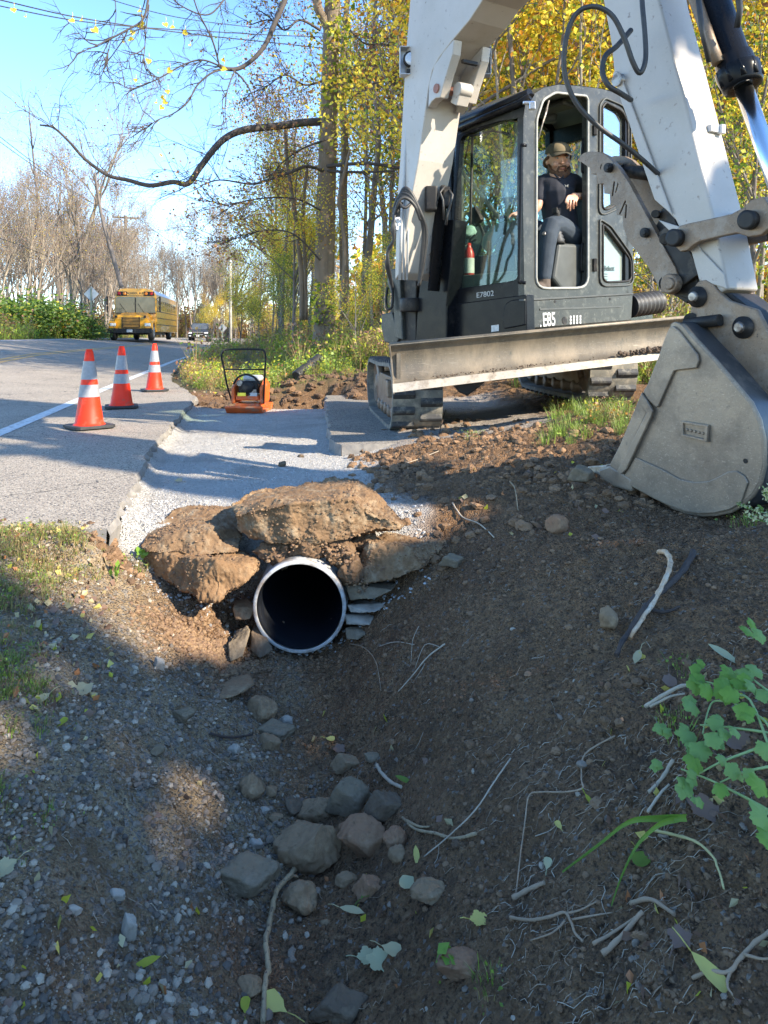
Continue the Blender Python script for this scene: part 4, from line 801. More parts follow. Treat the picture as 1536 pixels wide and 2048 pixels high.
    for a in (.13, .70):
        b = MB(); b.prism([cab(a-.05, .45, 1.3), cab(a-.05, .62, 1.16), cab(a-.05, 1.1, 1.2), cab(a-.05, 1.1, 1.62), cab(a-.05, .52, 1.60)], UA*.12); c = b.build('armrest_console', M_PLAST, EX, bevel=.03, seg=3)
        b = MB(); q = cab(a, .56, 1.6); b.lathe(q, q+V(0, 0, .12), [(0, .07), (.02, .06), (.03, .065), (.05, .05), (.06, .055), (.08, .04), (.09, .044), (.12, .02)], 18); b.build('boot', M_HOSE, c)
        b = MB(); b.tube([q+V(0, 0, .1), q+V(0, 0, .19), q+V(0, -.005, .24), q+V(0, -.015, .28)], [.016, .022, .026, .018], 12); b.box(q+V(0, 0, .27)+UB*-.01, .05, .05, .05, R); b.build('joystick', M_BLKM, c, bevel=.006)
    b = MB(); b.tube([SD(1087, 466, .12), SD(1090, 470, .12), SD(1112, 510, .14), SD(1128, 532, .16), SD(1140, 534, .18)], [.018, .012, .009, .009, .009], 8); b.build('safety_lever', M_STEELP, EX)
    for px0, py0, py1 in ((1163, 487, 543), (1165, 278, 345)):
        b = MB(); b.tube(smoothpath([SD(1176, py0, .05), SD(px0+3, py0+1, .05), SD(px0, py0+6, .05), SD(px0-1, py1-6, .05), SD(px0+3, py1, .05), SD(1176, py1, .05)]), .009, 8); b.build('hand_rail', M_BLACK, EX)
    b = MB(); b.box(SD(1110, 215, .3), .3, .18, .05, R); b.lathe(SD(1100, 240, .45)+V(0, 0, .05), SD(1100, 240, .45)-V(0, 0, .03), [(0, .07), (.08, .05)], 18); b.build('roof_console', M_PLAST, EX, bevel=.02)
    b = MB(); b.tube([cab(.78, .2, 1.2), cab(.74, .2, 2.6)], .012, 8); b.tube([cab(.5, .12, 1.2), cab(.48, .12, 1.62)], .01, 8); b.build('pillar_bar', M_BLKM, EX)
    b = MB(); q0 = FP(944, 420, -.25); q1 = FP(958, 447, -.25); b.bar(q0, q1, .05, .11); b.bar(q1, FP(968, 470, -.25), .02, .03); b.build('display_monitor', M_BLKM, EX, bevel=.01)
    b = MB(); b.prism(pp(FP, [(915, 462), (975, 450), (950, 520), (925, 560), (905, 560)], -.5), -FP.W*.03); b.build('side_trim', M_SEAT, EX)
    b = MB(); b.prism(pp(FP, [(968, 470), (985, 452), (1010, 442), (1000, 470), (975, 505), (962, 490)], -.48), -FP.W*.02); b.build('trim_panel', M_GREYI, EX)
    for k in range(2): b = MB(); c = cab(.33+.16*k, .3, 1.2); b.box(c, .1, .2, .02, R @ Matrix.Rotation(.5, 3, 'X')); b.tube([c, c+V(0, 0, .3)+UB*-.03], .01, 8); b.build('pedal', M_BLKM, EX, bevel=.003)
    b = MB(); b.lathe(FP(1065, 305, -.2)+V(0, 0, 0), FP(1065, 305, -.2)+V(-.03, -.04, 0), [(0, .04), (.05, .07)], 16); b.build('cab_speaker', M_BLKM, EX)
cabin()
# fire extinguisher and glove standing inside the windscreen
def extinguisher():
    r = empty('fire_extinguisher', FP(938, 563, -.16)); tag(r, 'small red fire extinguisher standing behind the lower front glass of the excavator cab', 'fire extinguisher'); p = wloc(r)
    b = MB(); b.lathe(p, p+V(0, 0, .33), [(0, .035), (.01, .045), (.24, .045), (.28, .03), (.3, .018), (.33, .018)], 20); b.build('bottle', M_RED, r)
    b = MB(); b.lathe(p+V(0, 0, .07), p+V(0, 0, .2), [(0, .0465), (.13, .0465)], 20, cap=False); b.build('label_band', M_LABEL, r)
    b = MB(); b.bar(p+V(0, 0, .33), p+V(.06, -.02, .36), .02, .012); b.bar(p+V(0, 0, .35), p+V(.05, -.02, .40), .02, .01); b.tube([p+V(0, 0, .33), p+V(-.04, -.02, .3), p+V(-.055, -.03, .2), p+V(-.06, -.03, .1)], .007, 6); b.build('valve_handle', M_BLKM, r)
    co, fc = rocky((.07, .05, .06), 5, 3, .4, cuts=2); b = MB(); c = p+V(.0, 0.03, .43); b.add([tuple(V(*x)+c) for x in co], [tuple(f) for f in fc], True); o = b.build('work_glove', M_GLOVE, loc=c); tag(o, 'crumpled pale green work glove on top of the fire extinguisher', 'glove')
extinguisher()
# ================================================================= culvert pipe and stones
M_PIPEW = mat('pipe_white_lining', (.55, .55, .53), (.42, .42, .40), 8, .4, dirt=(.22, .16, .11), dsc=9, damt=.6)
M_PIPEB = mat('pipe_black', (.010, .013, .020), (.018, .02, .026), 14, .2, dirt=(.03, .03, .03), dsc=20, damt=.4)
def pipe():
    r = empty('culvert_pipe', PIPE_C+V(0, 0, -PIPE_R)); tag(r, 'round plastic culvert pipe with pale rim and black inside sticking out under the stones', 'culvert pipe')
    a = PIPE_C+V(0, -.02, 0); e = a+V(.02, 6.5, .03); b = MB()
    def ring(y0, y1, ro, ri, m, nm):
        b = MB(); b.lathe(a+V(0, y0, 0), a+V(0, y1, 0), [(0, ri), (0, ro-.004), (.004, ro), (y1-y0-.004, ro), (y1-y0, ro-.004), (y1-y0, ri), (0, ri)], 72, cap=False); return b.build(nm, m, r)
    ring(0, .022, PIPE_R, PIPE_R-.016, M_PIPEW, 'rim'); ring(.022, .10, PIPE_R-.006, PIPE_R-.016, M_PIPEW, 'bell')
    b = MB(); pr = [(.10, PIPE_R-.016)]
    for i in range(40): t = .10+i*.028; pr += [(t, PIPE_R-.016+(.018 if i % 2 else 0)), (t+.016, PIPE_R-.016+(.018 if i % 2 else 0))]
    b.lathe(a, a+V(0, 2, 0), pr, 56, cap=False); b.build('corrugated_wall', M_PIPEW, r)
    b = MB(); pr = []
    for i in range(230): pr.append((.004+i*.028, PIPE_R-.020+.0012*math.sin(i*1.57)))
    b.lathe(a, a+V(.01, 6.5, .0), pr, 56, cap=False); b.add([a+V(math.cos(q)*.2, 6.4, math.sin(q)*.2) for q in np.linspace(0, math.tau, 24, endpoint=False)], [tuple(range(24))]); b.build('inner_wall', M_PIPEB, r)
pipe()
def stone_mat(name, c1, c2, dirt, damt=.5, bump=.004): return mat(name, c1, c2, 9, .85, dirt=dirt, dsc=12, damt=damt, fine=tuple(x*.5 for x in c1), fsc=70, famt=.4, bump=bump, bsc=55, spec=.3)
M_SLAB = stone_mat('soiled_slab', (.23, .14, .072), (.15, .088, .045), (.32, .24, .15), .4, .006)
M_SLAB2 = stone_mat('rusty_slab', (.25, .14, .065), (.16, .095, .048), (.32, .21, .115), .4, .006)
M_STG = stone_mat('stone_grey_brown', (.29, .19, .105), (.19, .125, .072), (.37, .26, .15), .35)
M_STT = stone_mat('stone_tan', (.23, .175, .11), (.15, .115, .075), (.28, .215, .145), .35)
M_STR = stone_mat('stone_reddish', (.31, .165, .09), (.21, .125, .07), (.35, .22, .125), .35)
M_STD = stone_mat('stone_dark', (.16, .11, .07), (.11, .08, .052), (.24, .175, .11), .3)
M_STL = stone_mat('stone_light', (.40, .35, .28), (.30, .26, .21), (.24, .2, .15), .3, .002)
SLABS = []
def hull_rock(pts, seed, m, amp=.02, levels=6, sm=2, name='boulder', ledge=0):
    import bmesh
    c = sum((V(*p) for p in pts), V(0, 0, 0))/len(pts); bm = bmesh.new()
    for p in pts: bm.verts.new(V(*p)-c)
    r = bmesh.ops.convex_hull(bm, input=bm.verts); bmesh.ops.delete(bm, geom=[g for g in set(r['geom_interior']+r['geom_unused']) if isinstance(g, bmesh.types.BMVert)], context='VERTS')
    bmesh.ops.triangulate(bm, faces=bm.faces)
    for i in range(levels):
        el = [e for e in bm.edges if e.calc_length() > .011]
        if not el: break
        bmesh.ops.subdivide_edges(bm, edges=el, cuts=1); bmesh.ops.triangulate(bm, faces=bm.faces)
        if i == 1: bmesh.ops.smooth_vert(bm, verts=bm.verts, factor=.12, use_axis_x=True, use_axis_y=True, use_axis_z=True)
    bm.normal_update(); co = np.array([v.co[:] for v in bm.verts]); no = np.array([v.normal[:] for v in bm.verts])
    s = seed*3.7; big = fbm(co[:, 0]*4+s, co[:, 1]*4, co[:, 2]*4, 3, seed); mid = fbm(co[:, 0]*14+s, co[:, 1]*14, co[:, 2]*14, 4, seed+1); fi = 1-np.abs(fbm(co[:, 0]*45+s, co[:, 1]*45, co[:, 2]*45, 3, seed+2))
    st = vnoise(co[:, 0]*2+s, co[:, 1]*2, co[:, 2]*16, seed+4)
    chip = np.minimum(fbm(co[:, 0]*9+s, co[:, 1]*9, co[:, 2]*9, 2, seed+8), .05); co = co*1.04; d = amp*(1.3*big+2.2*chip+.40*mid+.30*(fi-.8)+.45*fbm(co[:, 0]*130, co[:, 1]*130, co[:, 2]*130, 2, seed+9)+(.5*np.sign(st)*np.minimum(np.abs(st)*3, 1)*ledge)); co = co+no*d[:, None]
    for v, x in zip(bm.verts, co): v.co = x
    me = bpy.data.meshes.new(name); bm.to_mesh(me); bm.free(); me.materials.append(m); me.polygons.foreach_set('use_smooth', [True]*len(me.polygons))
    o = bpy.data.objects.new(name, me); COL.objects.link(o); o.location = c; SLABS.append((np.array([v.co[:] for v in me.vertices])+np.array(c), np.array([v.normal[:] for v in me.vertices]), seed)); return o
def headwall():
    q = lambda *L: [P(*p) for p in L]
    o = hull_rock(q((463, 1005, 3.46), (472, 1062, 3.42), (520, 1078, 3.34), (575, 1092, 3.30), (640, 1080, 3.32), (720, 1070, 3.34), (800, 1064, 3.36), (809, 1052, 3.42), (760, 1000, 3.7), (715, 962, 3.95), (690, 958, 4.0), (600, 975, 3.95), (500, 985, 3.75), (470, 1030, 3.35), (560, 1010, 3.28), (700, 1000, 3.32), (620, 1000, 3.62), (790, 1040, 3.36)), 1, M_SLAB, .019, ledge=.7)
    tag(o, 'large brown soil-caked slab laid across the top of the culvert pipe', 'boulder')
    o = hull_rock(q((283, 1092, 3.42), (300, 1103, 3.36), (400, 1110, 3.33), (476, 1104, 3.36), (470, 1092, 3.4), (300, 1062, 3.6), (340, 1030, 3.8), (380, 1012, 3.9), (462, 1014, 3.9), (480, 1060, 3.6), (420, 1060, 3.40), (350, 1070, 3.42)), 2, M_SLAB, .016)
    tag(o, 'flat brown soil-covered slab at upper left of the pipe, lying on the rusty one', 'boulder')
    o = hull_rock(q((295, 1105, 3.42), (302, 1150, 3.38), (350, 1170, 3.28), (395, 1196, 3.2), (436, 1203, 3.17), (480, 1175, 3.2), (520, 1140, 3.27), (522, 1122, 3.32), (500, 1098, 3.46), (400, 1092, 3.55), (310, 1090, 3.6), (430, 1120, 3.2), (350, 1120, 3.32), (420, 1165, 3.7), (500, 1150, 3.6)), 3, M_SLAB2, .02)
    tag(o, 'rusty orange-brown boulder with a pointed lower end, left of the pipe', 'boulder')
    o = hull_rock(q((703, 1125, 3.38), (700, 1150, 3.36), (722, 1166, 3.30), (780, 1160, 3.26), (850, 1140, 3.3), (885, 1098, 3.42), (892, 1080, 3.5), (860, 1062, 3.7), (780, 1058, 3.75), (735, 1066, 3.55), (740, 1085, 3.34), (820, 1090, 3.32), (800, 1120, 3.7), (720, 1120, 3.7)), 4, M_SLAB, .018, ledge=.6)
    tag(o, 'brown wedge-shaped boulder at the right shoulder of the pipe', 'boulder')
    G = 'thin stones stacked right of the pipe'
    for i, (pts, m, lb) in enumerate([
        (((692, 1168, 3.3), (700, 1200, 3.27), (745, 1198, 3.25), (785, 1180, 3.3), (795, 1165, 3.4), (740, 1155, 3.5), (700, 1155, 3.5), (720, 1195, 3.6)), M_STT, 'thin brown stone, topmost of the stack right of the pipe'),
        (((694, 1210, 3.28), (700, 1226, 3.26), (750, 1224, 3.25), (782, 1205, 3.32), (775, 1198, 3.45), (710, 1202, 3.4), (740, 1220, 3.5)), M_STL, 'flat grey stone, second from the top of the stack right of the pipe'),
        (((690, 1230, 3.28), (694, 1248, 3.26), (740, 1250, 3.25), (768, 1236, 3.3), (760, 1226, 3.4), (700, 1226, 3.4), (740, 1240, 3.5)), M_STL, 'flat grey stone, lowest of the stack right of the pipe'),
        (((690, 1255, 3.26), (694, 1278, 3.22), (715, 1280, 3.2), (732, 1268, 3.22), (728, 1252, 3.3), (700, 1250, 3.35), (715, 1262, 3.4)), M_STT, 'rounded brown stone at the foot of the thin stack right of the pipe')]):
        o = hull_rock(q(*pts), 10+i, m, .008, 4, 1, 'stone'); tag(o, lb, 'stone', G)
    for i, (pts, m, lb) in enumerate([
        (((455, 1285, 3.16), (460, 1322, 3.08), (485, 1312, 3.1), (500, 1262, 3.2), (494, 1252, 3.24), (470, 1262, 3.26), (480, 1300, 3.3)), M_STT, 'grey upright flat stone at the end of the sunlit dirt by the pipe'),
        (((502, 1262, 3.24), (500, 1300, 3.2), (520, 1318, 3.15), (545, 1300, 3.17), (530, 1258, 3.26), (510, 1250, 3.32), (530, 1300, 3.4)), M_STD, 'dark leaning stone touching the lower left of the pipe'),
        (((466, 1215, 3.3), (470, 1240, 3.27), (500, 1238, 3.25), (510, 1215, 3.3), (495, 1196, 3.4), (470, 1200, 3.4), (490, 1220, 3.5)), M_STG, 'brown stone in the dark hollow under the rusty boulder'),
        (((415, 1385, 2.8), (440, 1362, 2.95), (500, 1350, 3.0), (505, 1370, 2.9), (470, 1392, 2.78), (430, 1400, 2.76), (460, 1375, 3.0)), M_STG, 'low brown stone half buried in the ditch at the lower left of the pipe mouth')]):
        o = hull_rock(q(*pts), 20+i, m, .008, 4, 1, 'stone'); tag(o, lb, 'stone')
headwall()
def ditch_stones():
    G, T, R, D, L = M_STG, M_STT, M_STR, M_STD, M_STL
    S = [(521, 1420, 62, 58, G, .9, 'brown rounded stone highest up the ditch bed, below the left of the pipe'), (573, 1440, 34, 22, L, .5, 'smooth pale grey pebble just right of the highest ditch stone'), (547, 1463, 70, 34, T, .5, 'flat tan stone lying between the highest ditch stone and a small round one'),
         (538, 1486, 42, 36, G, .9, 'small round brown stone under the flat tan stone'), (468, 1503, 26, 28, L, .6, 'small bluish white stone on the gravelly left bank beside the ditch bed'), (502, 1572, 52, 54, G, .9, 'round grey-brown stone alone at the left side of the ditch'),
         (583, 1613, 36, 46, D, .9, 'small dark mottled stone left of the cluster of ditch stones'), (630, 1619, 78, 54, G, .8, 'grey-brown oval stone above the largest stone'), (700, 1597, 72, 78, T, .9, 'squared tan block at the back of the cluster of ditch stones'),
         (775, 1613, 66, 54, D, .8, 'dark flattened stone right of the squared tan block'), (615, 1688, 120, 104, G, .8, 'largest grey-brown boulder in the middle of the ditch'), (722, 1673, 100, 80, R, .85, 'large round reddish boulder touching the largest one'),
         (788, 1678, 46, 48, R, .8, 'small reddish stone at the right of the round reddish boulder'), (796, 1708, 38, 34, G, .9, 'small rounded stone below the right end of the cluster'), (488, 1748, 120, 58, T, .6, 'long angular tan block lying on the left of the ditch'),
         (600, 1797, 64, 68, G, .9, 'many-sided brown stone beside the top of the pale branch'), (692, 1760, 44, 28, G, .8, 'small oval stone in the gravel below the round boulder'), (740, 1776, 50, 46, R, .9, 'angular rust-coloured stone with a green leaf under it'),
         (857, 1785, 70, 54, G, .8, 'egg-shaped stone with a white leaf at its left'), (693, 1527, 48, 34, G, .8, 'half-buried stone above the tan block'), (743, 1515, 38, 20, T, .5, 'narrow stone half buried on the right of the ditch bed'),
         (527, 1622, 24, 16, L, .7, 'tiny pale stone left of the cluster'), (552, 1636, 28, 18, G, .7, 'tiny brown stone left of the cluster'), (511, 1688, 28, 20, L, .7, 'pale pointed stone above the long tan block'), (543, 1583, 30, 24, G, .8, 'brown stone right of the lone round stone'),
         (499, 1979, 56, 46, G, .8, 'brown stone at the bottom of the picture, left of the pale branch'), (682, 2014, 92, 60, D, .7, 'dark grey block at the bottom edge of the picture'), (924, 1930, 92, 60, R, .5, 'wide reddish stone half buried low on the right bank'),
         (366, 1430, 46, 38, T, .8, 'brown stone on the gravelly left bank'), (258, 1855, 30, 58, L, .6, 'pale pointed shard standing in the left gravel'), (1217, 1240, 40, 52, G, .9, 'rounded stone set in the smooth right bank'), (1115, 1050, 44, 40, R, .8, 'reddish clod-like stone below the bucket teeth'),
         (565, 928, 19, 15, D, .8, 'small dark stone alone on the grey gravel bed'), (602, 912, 12, 7, D, .8, 'tiny flat dark stone on the grey gravel bed'), (313, 1500, 30, 22, T, .7, 'tan stone on the left gravel slope'), (232, 1790, 34, 22, L, .6, 'flat pale stone near the bottom of the left gravel slope'),
         (150, 1820, 30, 24, L, .7, 'pale stone low on the left gravel slope'), (690, 1570, 18, 14, G, .8, 'tiny stone above the tan block'), (1165, 948, 44, 34, T, .6, 'split tan rock at the tip of the bucket teeth'), (650, 1850, 20, 14, G, .8, 'tiny stone low in the ditch'),
         (905, 1122, 42, 26, T, .5, 'pale layered fragment on the bank right of the wedge boulder'), (318, 1330, 22, 30, L, .5, 'thin grey shard in shade on the left bank')]
    for i, (px, py, w, h, m, k, lb) in enumerate(S):
        g = onground(px, py+h*.42); s = g.y/F; r = (w*s*.55, w*s*.54*max(.75, h/w), h*s*.57)
        co, fc = rocky((1, 1, 1), 100+i, 5 if w > 45 else 4, .16 if k > .75 else .12, cuts=4 if m in (G, R) else 11)
        blk = any(t in lb for t in ('block', 'angular', 'flat ', 'split', 'layered', 'shard'))
        if blk: e = 9.; nn = (np.abs(co)**e).sum(1)**(1/e); co = co/nn[:, None]*.84; co[:, 2] *= 1-.25*co[:, 0]; co[:, 0] *= 1-.16*co[:, 2]; co = co*(1+.12*fbm(co[:, 0]*1.4+i, co[:, 1]*1.4, co[:, 2]*1.4, 3, i))[:, None]; q = Quaternion((.96, .1, .12, .2 if i % 2 else -.2)); q.normalize(); co = co@np.array(q.to_matrix()).T
        n1 = fbm(co[:, 0]*5+i, co[:, 1]*5, co[:, 2]*5, 5, 400+i, .6); pit = np.minimum(fbm(co[:, 0]*3+i, co[:, 1]*3, co[:, 2]*3, 2, 430+i)+.1, 0); r = (r[0], r[0]*.6, r[2]*.8) if blk else (r[0], r[1]*.85, r[2]*.88); co = co*(1+.09*n1+.16*pit)[:, None]*np.array(r)
        c = V((px-CX)/F*g.y, g.y+r[1]*.35, HC-(py-HY)/F*(g.y+r[1]*.35)); c = c*(1); c.z = max(c.z-.0, Z(c.x, c.y)+r[2]*.15) if c.z < Z(c.x, c.y)+r[2]*.1 else c.z
        o = fastmesh('stone', co, fc, m, smooth=True); o.location = c; o.rotation_euler = (0, 0, 0); tag(o, lb, 'stone')
ditch_stones()
def scatter(name, pos, size, protos, m, seed=0, flat=.75, parent=None, midx=None, sink=.3):
    """many small stones in one mesh"""
    rs = np.random.RandomState(seed); V_, F_, M_ = [], [], []; o = 0; pos = np.asarray(pos); keep = ~((np.hypot(pos[:, 0]-PIPE_C.x, pos[:, 2]-PIPE_C.z) < PIPE_R+.02) & (pos[:, 1] > 3.18) & (pos[:, 1] < 4.6)); pos = pos[keep]; size = np.asarray(size)[keep]; midx = np.asarray(midx)[keep] if midx is not None else None
    for i, (p, s) in enumerate(zip(pos, size)):
        co, fc = protos[rs.randint(len(protos))]; q = Quaternion(rs.normal(size=4)); q.normalize(); R = np.array(q.to_matrix())
        sc = s*np.array([rs.uniform(.75, 1.3), rs.uniform(.75, 1.2), rs.uniform(.5, 1)]); v = (co*sc)@R.T; v[:, 2] *= flat; V_.append(v+p+np.array([0, 0, s*(.5-sink)*flat])); F_.append(fc+o); o += len(co); M_.append(np.full(len(fc), midx[i] if midx is not None else 0))
    ob = fastmesh(name, np.concatenate(V_), np.concatenate(F_), m, np.concatenate(M_)); tag(ob, kind='stuff'); return ob
P1 = [rocky((1, 1, 1), 500+i, 1, .3, cuts=4) for i in range(10)]; P2 = [rocky((1, 1, 1), 520+i, 2, .22, cuts=8) for i in range(14)]
def loose():
    rs = np.random.RandomState(5)
    def sample(n, fx, fy, acc):
        out = []
        while len(out) < n:
            y = fy(rs.rand(4000)); x = fx(rs.rand(4000), y); a = acc(x, y); k = rs.rand(4000) < a; out += list(zip(x[k], y[k]))
        out = np.array(out[:n]); return np.column_stack([out, gz(out[:, 0], out[:, 1])])
    fan = lambda u, y: (u*2-1)*(y*.55+.25)
    near = lambda u: 1.15*np.exp(u*math.log(3.4/1.15))
    P3 = []
    for i in range(8):
        co, fc = rocky((1, 1, 1), 560+i, 3, .3, cuts=5); n = fbm(co[:, 0]*4+i, co[:, 1]*4, co[:, 2]*4, 4, i, .65); P3.append((co*(1+.35*n)[:, None], fc))
    # pebbles of the gravelly left bank
    pos = sample(15000, fan, near, lambda x, y: np.clip(zones(x, y)[1]*.9+.012, 0, 1)*(fbm(x*3, y*3, None, 3, 50) > -.25)); s = .0019*np.exp(rs.rand(len(pos))**3*2.0)
    g = [mat('pebble', (.27, .21, .15), (.19, .15, .11), 8, .85), mat('pebble', (.42, .345, .255), (.34, .28, .2), 8, .8), mat('pebble', (.13, .105, .08), (.09, .075, .06), 8, .9), mat('pebble', (.22, .15, .10), (.16, .12, .09), 8, .9)]
    scatter('pebbles', pos, s, P1, g, 1, midx=rs.choice(4, len(pos), p=[.5, .14, .28, .08])).name = 'pebbles'
    pos = sample(900, fan, near, lambda x, y: np.clip(zones(x, y)[1], 0, 1)*.9+.008); s = rs.uniform(.005, .011, len(pos))*(1+.6*(rs.rand(len(pos)) > .95)); scatter('pebbles', pos, s, P2, g, 2, midx=rs.choice(4, len(pos), p=[.55, .08, .27, .10]))
    # crumbs of soil everywhere on the dug banks
    cm = [mat('soil_crumb', (.21, .12, .06), (.15, .085, .042), 8, .95), mat('soil_crumb', (.13, .075, .04), (.09, .055, .03), 8, .95), mat('soil_crumb', (.28, .165, .085), (.2, .12, .065), 8, .95)]
    near2 = lambda u: 1.15*np.exp(u*math.log(5.6/1.15))
    acc = lambda x, y: np.clip((1-zones(x, y)[1])*(1-zones(x, y)[0]), 0, 1)*(fbm(x*2.2, y*2.2, None, 3, 60) > -.12)
    pos = sample(12000, fan, near2, acc); s = (.0018+.0011*pos[:, 1])*np.exp(rs.rand(len(pos))**4*1.3)*.8; scatter('soil_crumbs', pos, s, P1, cm, 3, midx=rs.choice(3, len(pos), p=[.5, .35, .15]), sink=.45)
    sx = rs.normal(PIPE_C.x, .05, 260); sy = rs.uniform(3.24, 3.9, 260); silt = np.column_stack([sx, sy, PIPE_C.z-np.sqrt(np.maximum((PIPE_R-.018)**2-(sx-PIPE_C.x)**2, 0))+.004])
    # heaps of clods near the gravel edge, the spoil mound, under the machine
    pos = sample(1700, lambda u, y: -.4+u*2.6, lambda u: 3.55+u*2.2, lambda x, y: np.clip(1-zones(x, y)[0]*1.3, 0, 1)*np.clip(.25+fbm(x*3, y*3, None, 3, 61)*1.6, 0, 1)); s = .005*np.exp(rs.rand(len(pos))**2.2*1.9); scatter('soil_clods', pos, s, P3, cm, 4, midx=rs.choice(3, len(pos), p=[.45, .2, .35]), sink=.4)
    def band(pxs, pys, n): 
        out = []
        for _ in range(n): p = onground(rs.uniform(*pxs), rs.uniform(*pys)); out.append((p.x, p.y, p.z))
        return out
    bp = band((690, 860), (905, 985), 80)+band((735, 1060), (840, 885), 120)+band((830, 1190), (865, 960), 90)+band((1000, 1300), (850, 1010), 50)+band((800, 1100), (960, 1180), 40)+band((760, 1400), (1150, 1500), 40)+band((700, 1300), (1450, 1900), 25)
    bp = np.array(bp); bs = rs.uniform(.010, .030, len(bp))*np.where(bp[:, 1] > 3.3, 1.25, .55); scatter('soil_clods', bp, bs, P3, cm, 14, midx=rs.choice(3, len(bp), p=[.5, .2, .3]), sink=.35)
    xs = rs.uniform(-2.4, -.2, 420); ys = rs.uniform(9.5, 11.6, 420); pos = np.column_stack([xs, ys, gz(xs, ys)]); scatter('soil_clods', pos, rs.uniform(.02, .075, 420), P3, cm, 15, midx=rs.choice(3, 420, p=[.1, .9, .0]), sink=.4)
    bp2 = np.array([(x, y, Z(x, y)) for x, y in zip(rs.normal(-1.22, .05, 120), rs.normal(3.29, .045, 120))]); scatter('soil_clods', bp2, rs.uniform(.008, .03, 120), P3, cm, 16, midx=rs.choice(3, 120), sink=.3)
    # warm dirt fan left of the pipe
    wm = [mat('warm_crumb', (.27, .17, .09), (.19, .115, .06), 8, .95), mat('warm_crumb', (.2, .12, .07), (.15, .09, .05), 8, .95)]
    xs = rs.normal(-.74, .13, 1800); ys = rs.normal(3.1, .13, 1800); pos = np.column_stack([xs, ys, gz(xs, ys)]); scatter('soil_clods', pos, rs.uniform(.004, .014, 1800), P1, wm, 6, midx=rs.choice(2, 1800), sink=.4)
    M_WARM = stone_mat('warm_soil', (.17, .10, .052), (.10, .06, .034), (.22, .14, .075), .4, .008)  # soil tone darkened to stand for shade in the gaps between slabs
    for i, (cx, cy, cz, rx, rz, lb) in enumerate(((-.47, 3.40, -.14, .10, .07, 'crumbly lump of brown soil on the upper left of the pipe'), (-.33, 3.38, -.125, .11, .06, 'crumbly lump of brown soil on top of the pipe'), (-.20, 3.38, -.145, .07, .06, 'crumbly lump of brown soil on the upper right of the pipe'), (-.135, 3.33, -.22, .06, .07, 'small lump of soil clinging to the right side of the pipe'), (-.08, 3.46, -.13, .07, .05, 'soil lump under the right end of the top slab'))):
        co, fc = rocky((rx, .08, rz), 300+i, 5, .35, cuts=3); n = fbm(co[:, 0]*40, co[:, 1]*40, co[:, 2]*40, 4, i); co = co*(1+.28*n+.2*np.abs(fbm(co[:, 0]*90, co[:, 1]*90, co[:, 2]*90, 2, i)))[:, None]
        o = fastmesh('soil_lump', co, fc, M_WARM, smooth=True); o.location = (cx, cy, cz); tag(o, lb, 'soil lump')
    pos = []
    for cx, cy, cz, r, n in ((-.46, 3.33, -.16, .07, 90), (-.33, 3.32, -.12, .08, 90), (-.2, 3.3, -.15, .07, 90), (-.13, 3.28, -.27, .05, 60)):
        for i in range(n): d = rs.normal(size=3); d /= np.linalg.norm(d); pos.append(np.array([cx, cy, cz])+d*r*rs.uniform(.7, 1.05)*np.array([1.2, .8, .7]))
    pos = np.array(pos); keepers = np.hypot(pos[:, 0]-PIPE_C.x, pos[:, 2]-PIPE_C.z) > PIPE_R+.01; pos = pos[keepers]
    scatter('soil_crumbs', pos, rs.uniform(.004, .012, len(pos)), P1, wm, 7, midx=rs.choice(2, len(pos)))
    for co, no, sd in SLABS:
        if sd > 4: continue
        ok = np.where((no[:, 2] > .15) | (no[:, 1] < -.6))[0]; wgt = np.clip(fbm(co[ok, 0]*7, co[ok, 1]*7, co[ok, 2]*7, 3, 66)+.25, 0, 1); k = rs.choice(ok, 1500, p=wgt/wgt.sum())
        scatter('soil_crumbs', co[k], .0018*np.exp(rs.rand(1500)**2.5*1.7), P1, wm, 70+sd, midx=rs.choice(2, 1500), sink=.5)
    # crushed stone of the trench bed
    bm_ = [mat('crushed_stone', (.42, .40, .37), (.33, .32, .30), 8, .85), mat('crushed_stone', (.52, .50, .47), (.44, .42, .39), 8, .85), mat('crushed_stone', (.28, .265, .245), (.22, .21, .2), 8, .85)]
    pos = sample(16000, lambda u, y: -2.6+u*2.9, lambda u: 3.4*np.exp(u*math.log(9.5/3.4)), lambda x, y: (zones(x, y)[0] > .3)*(x > XR(y)+.02)*(x < .1)*np.where((y < 3.8) | (np.abs(x-XR(y)) < .25) | (x > -.45), .9, .25)); s = rs.uniform(.0025, .0055, len(pos)); scatter('crushed_stones', pos, s, P1, bm_, 8, midx=rs.choice(3, len(pos), p=[.5, .3, .2]), sink=.45)
    pos = sample(1500, lambda u, y: -1.4+u*1.6, lambda u: 3.25+u*.9, lambda x, y: (x > XR(y)-.1)*(x < .4)*(np.abs(y-3.45-.25*(x < -.9)) < .45)*.9); scatter('crushed_stones', pos, rs.uniform(.005, .011, len(pos)), P1, bm_, 9, midx=rs.choice(3, len(pos)))
loose()
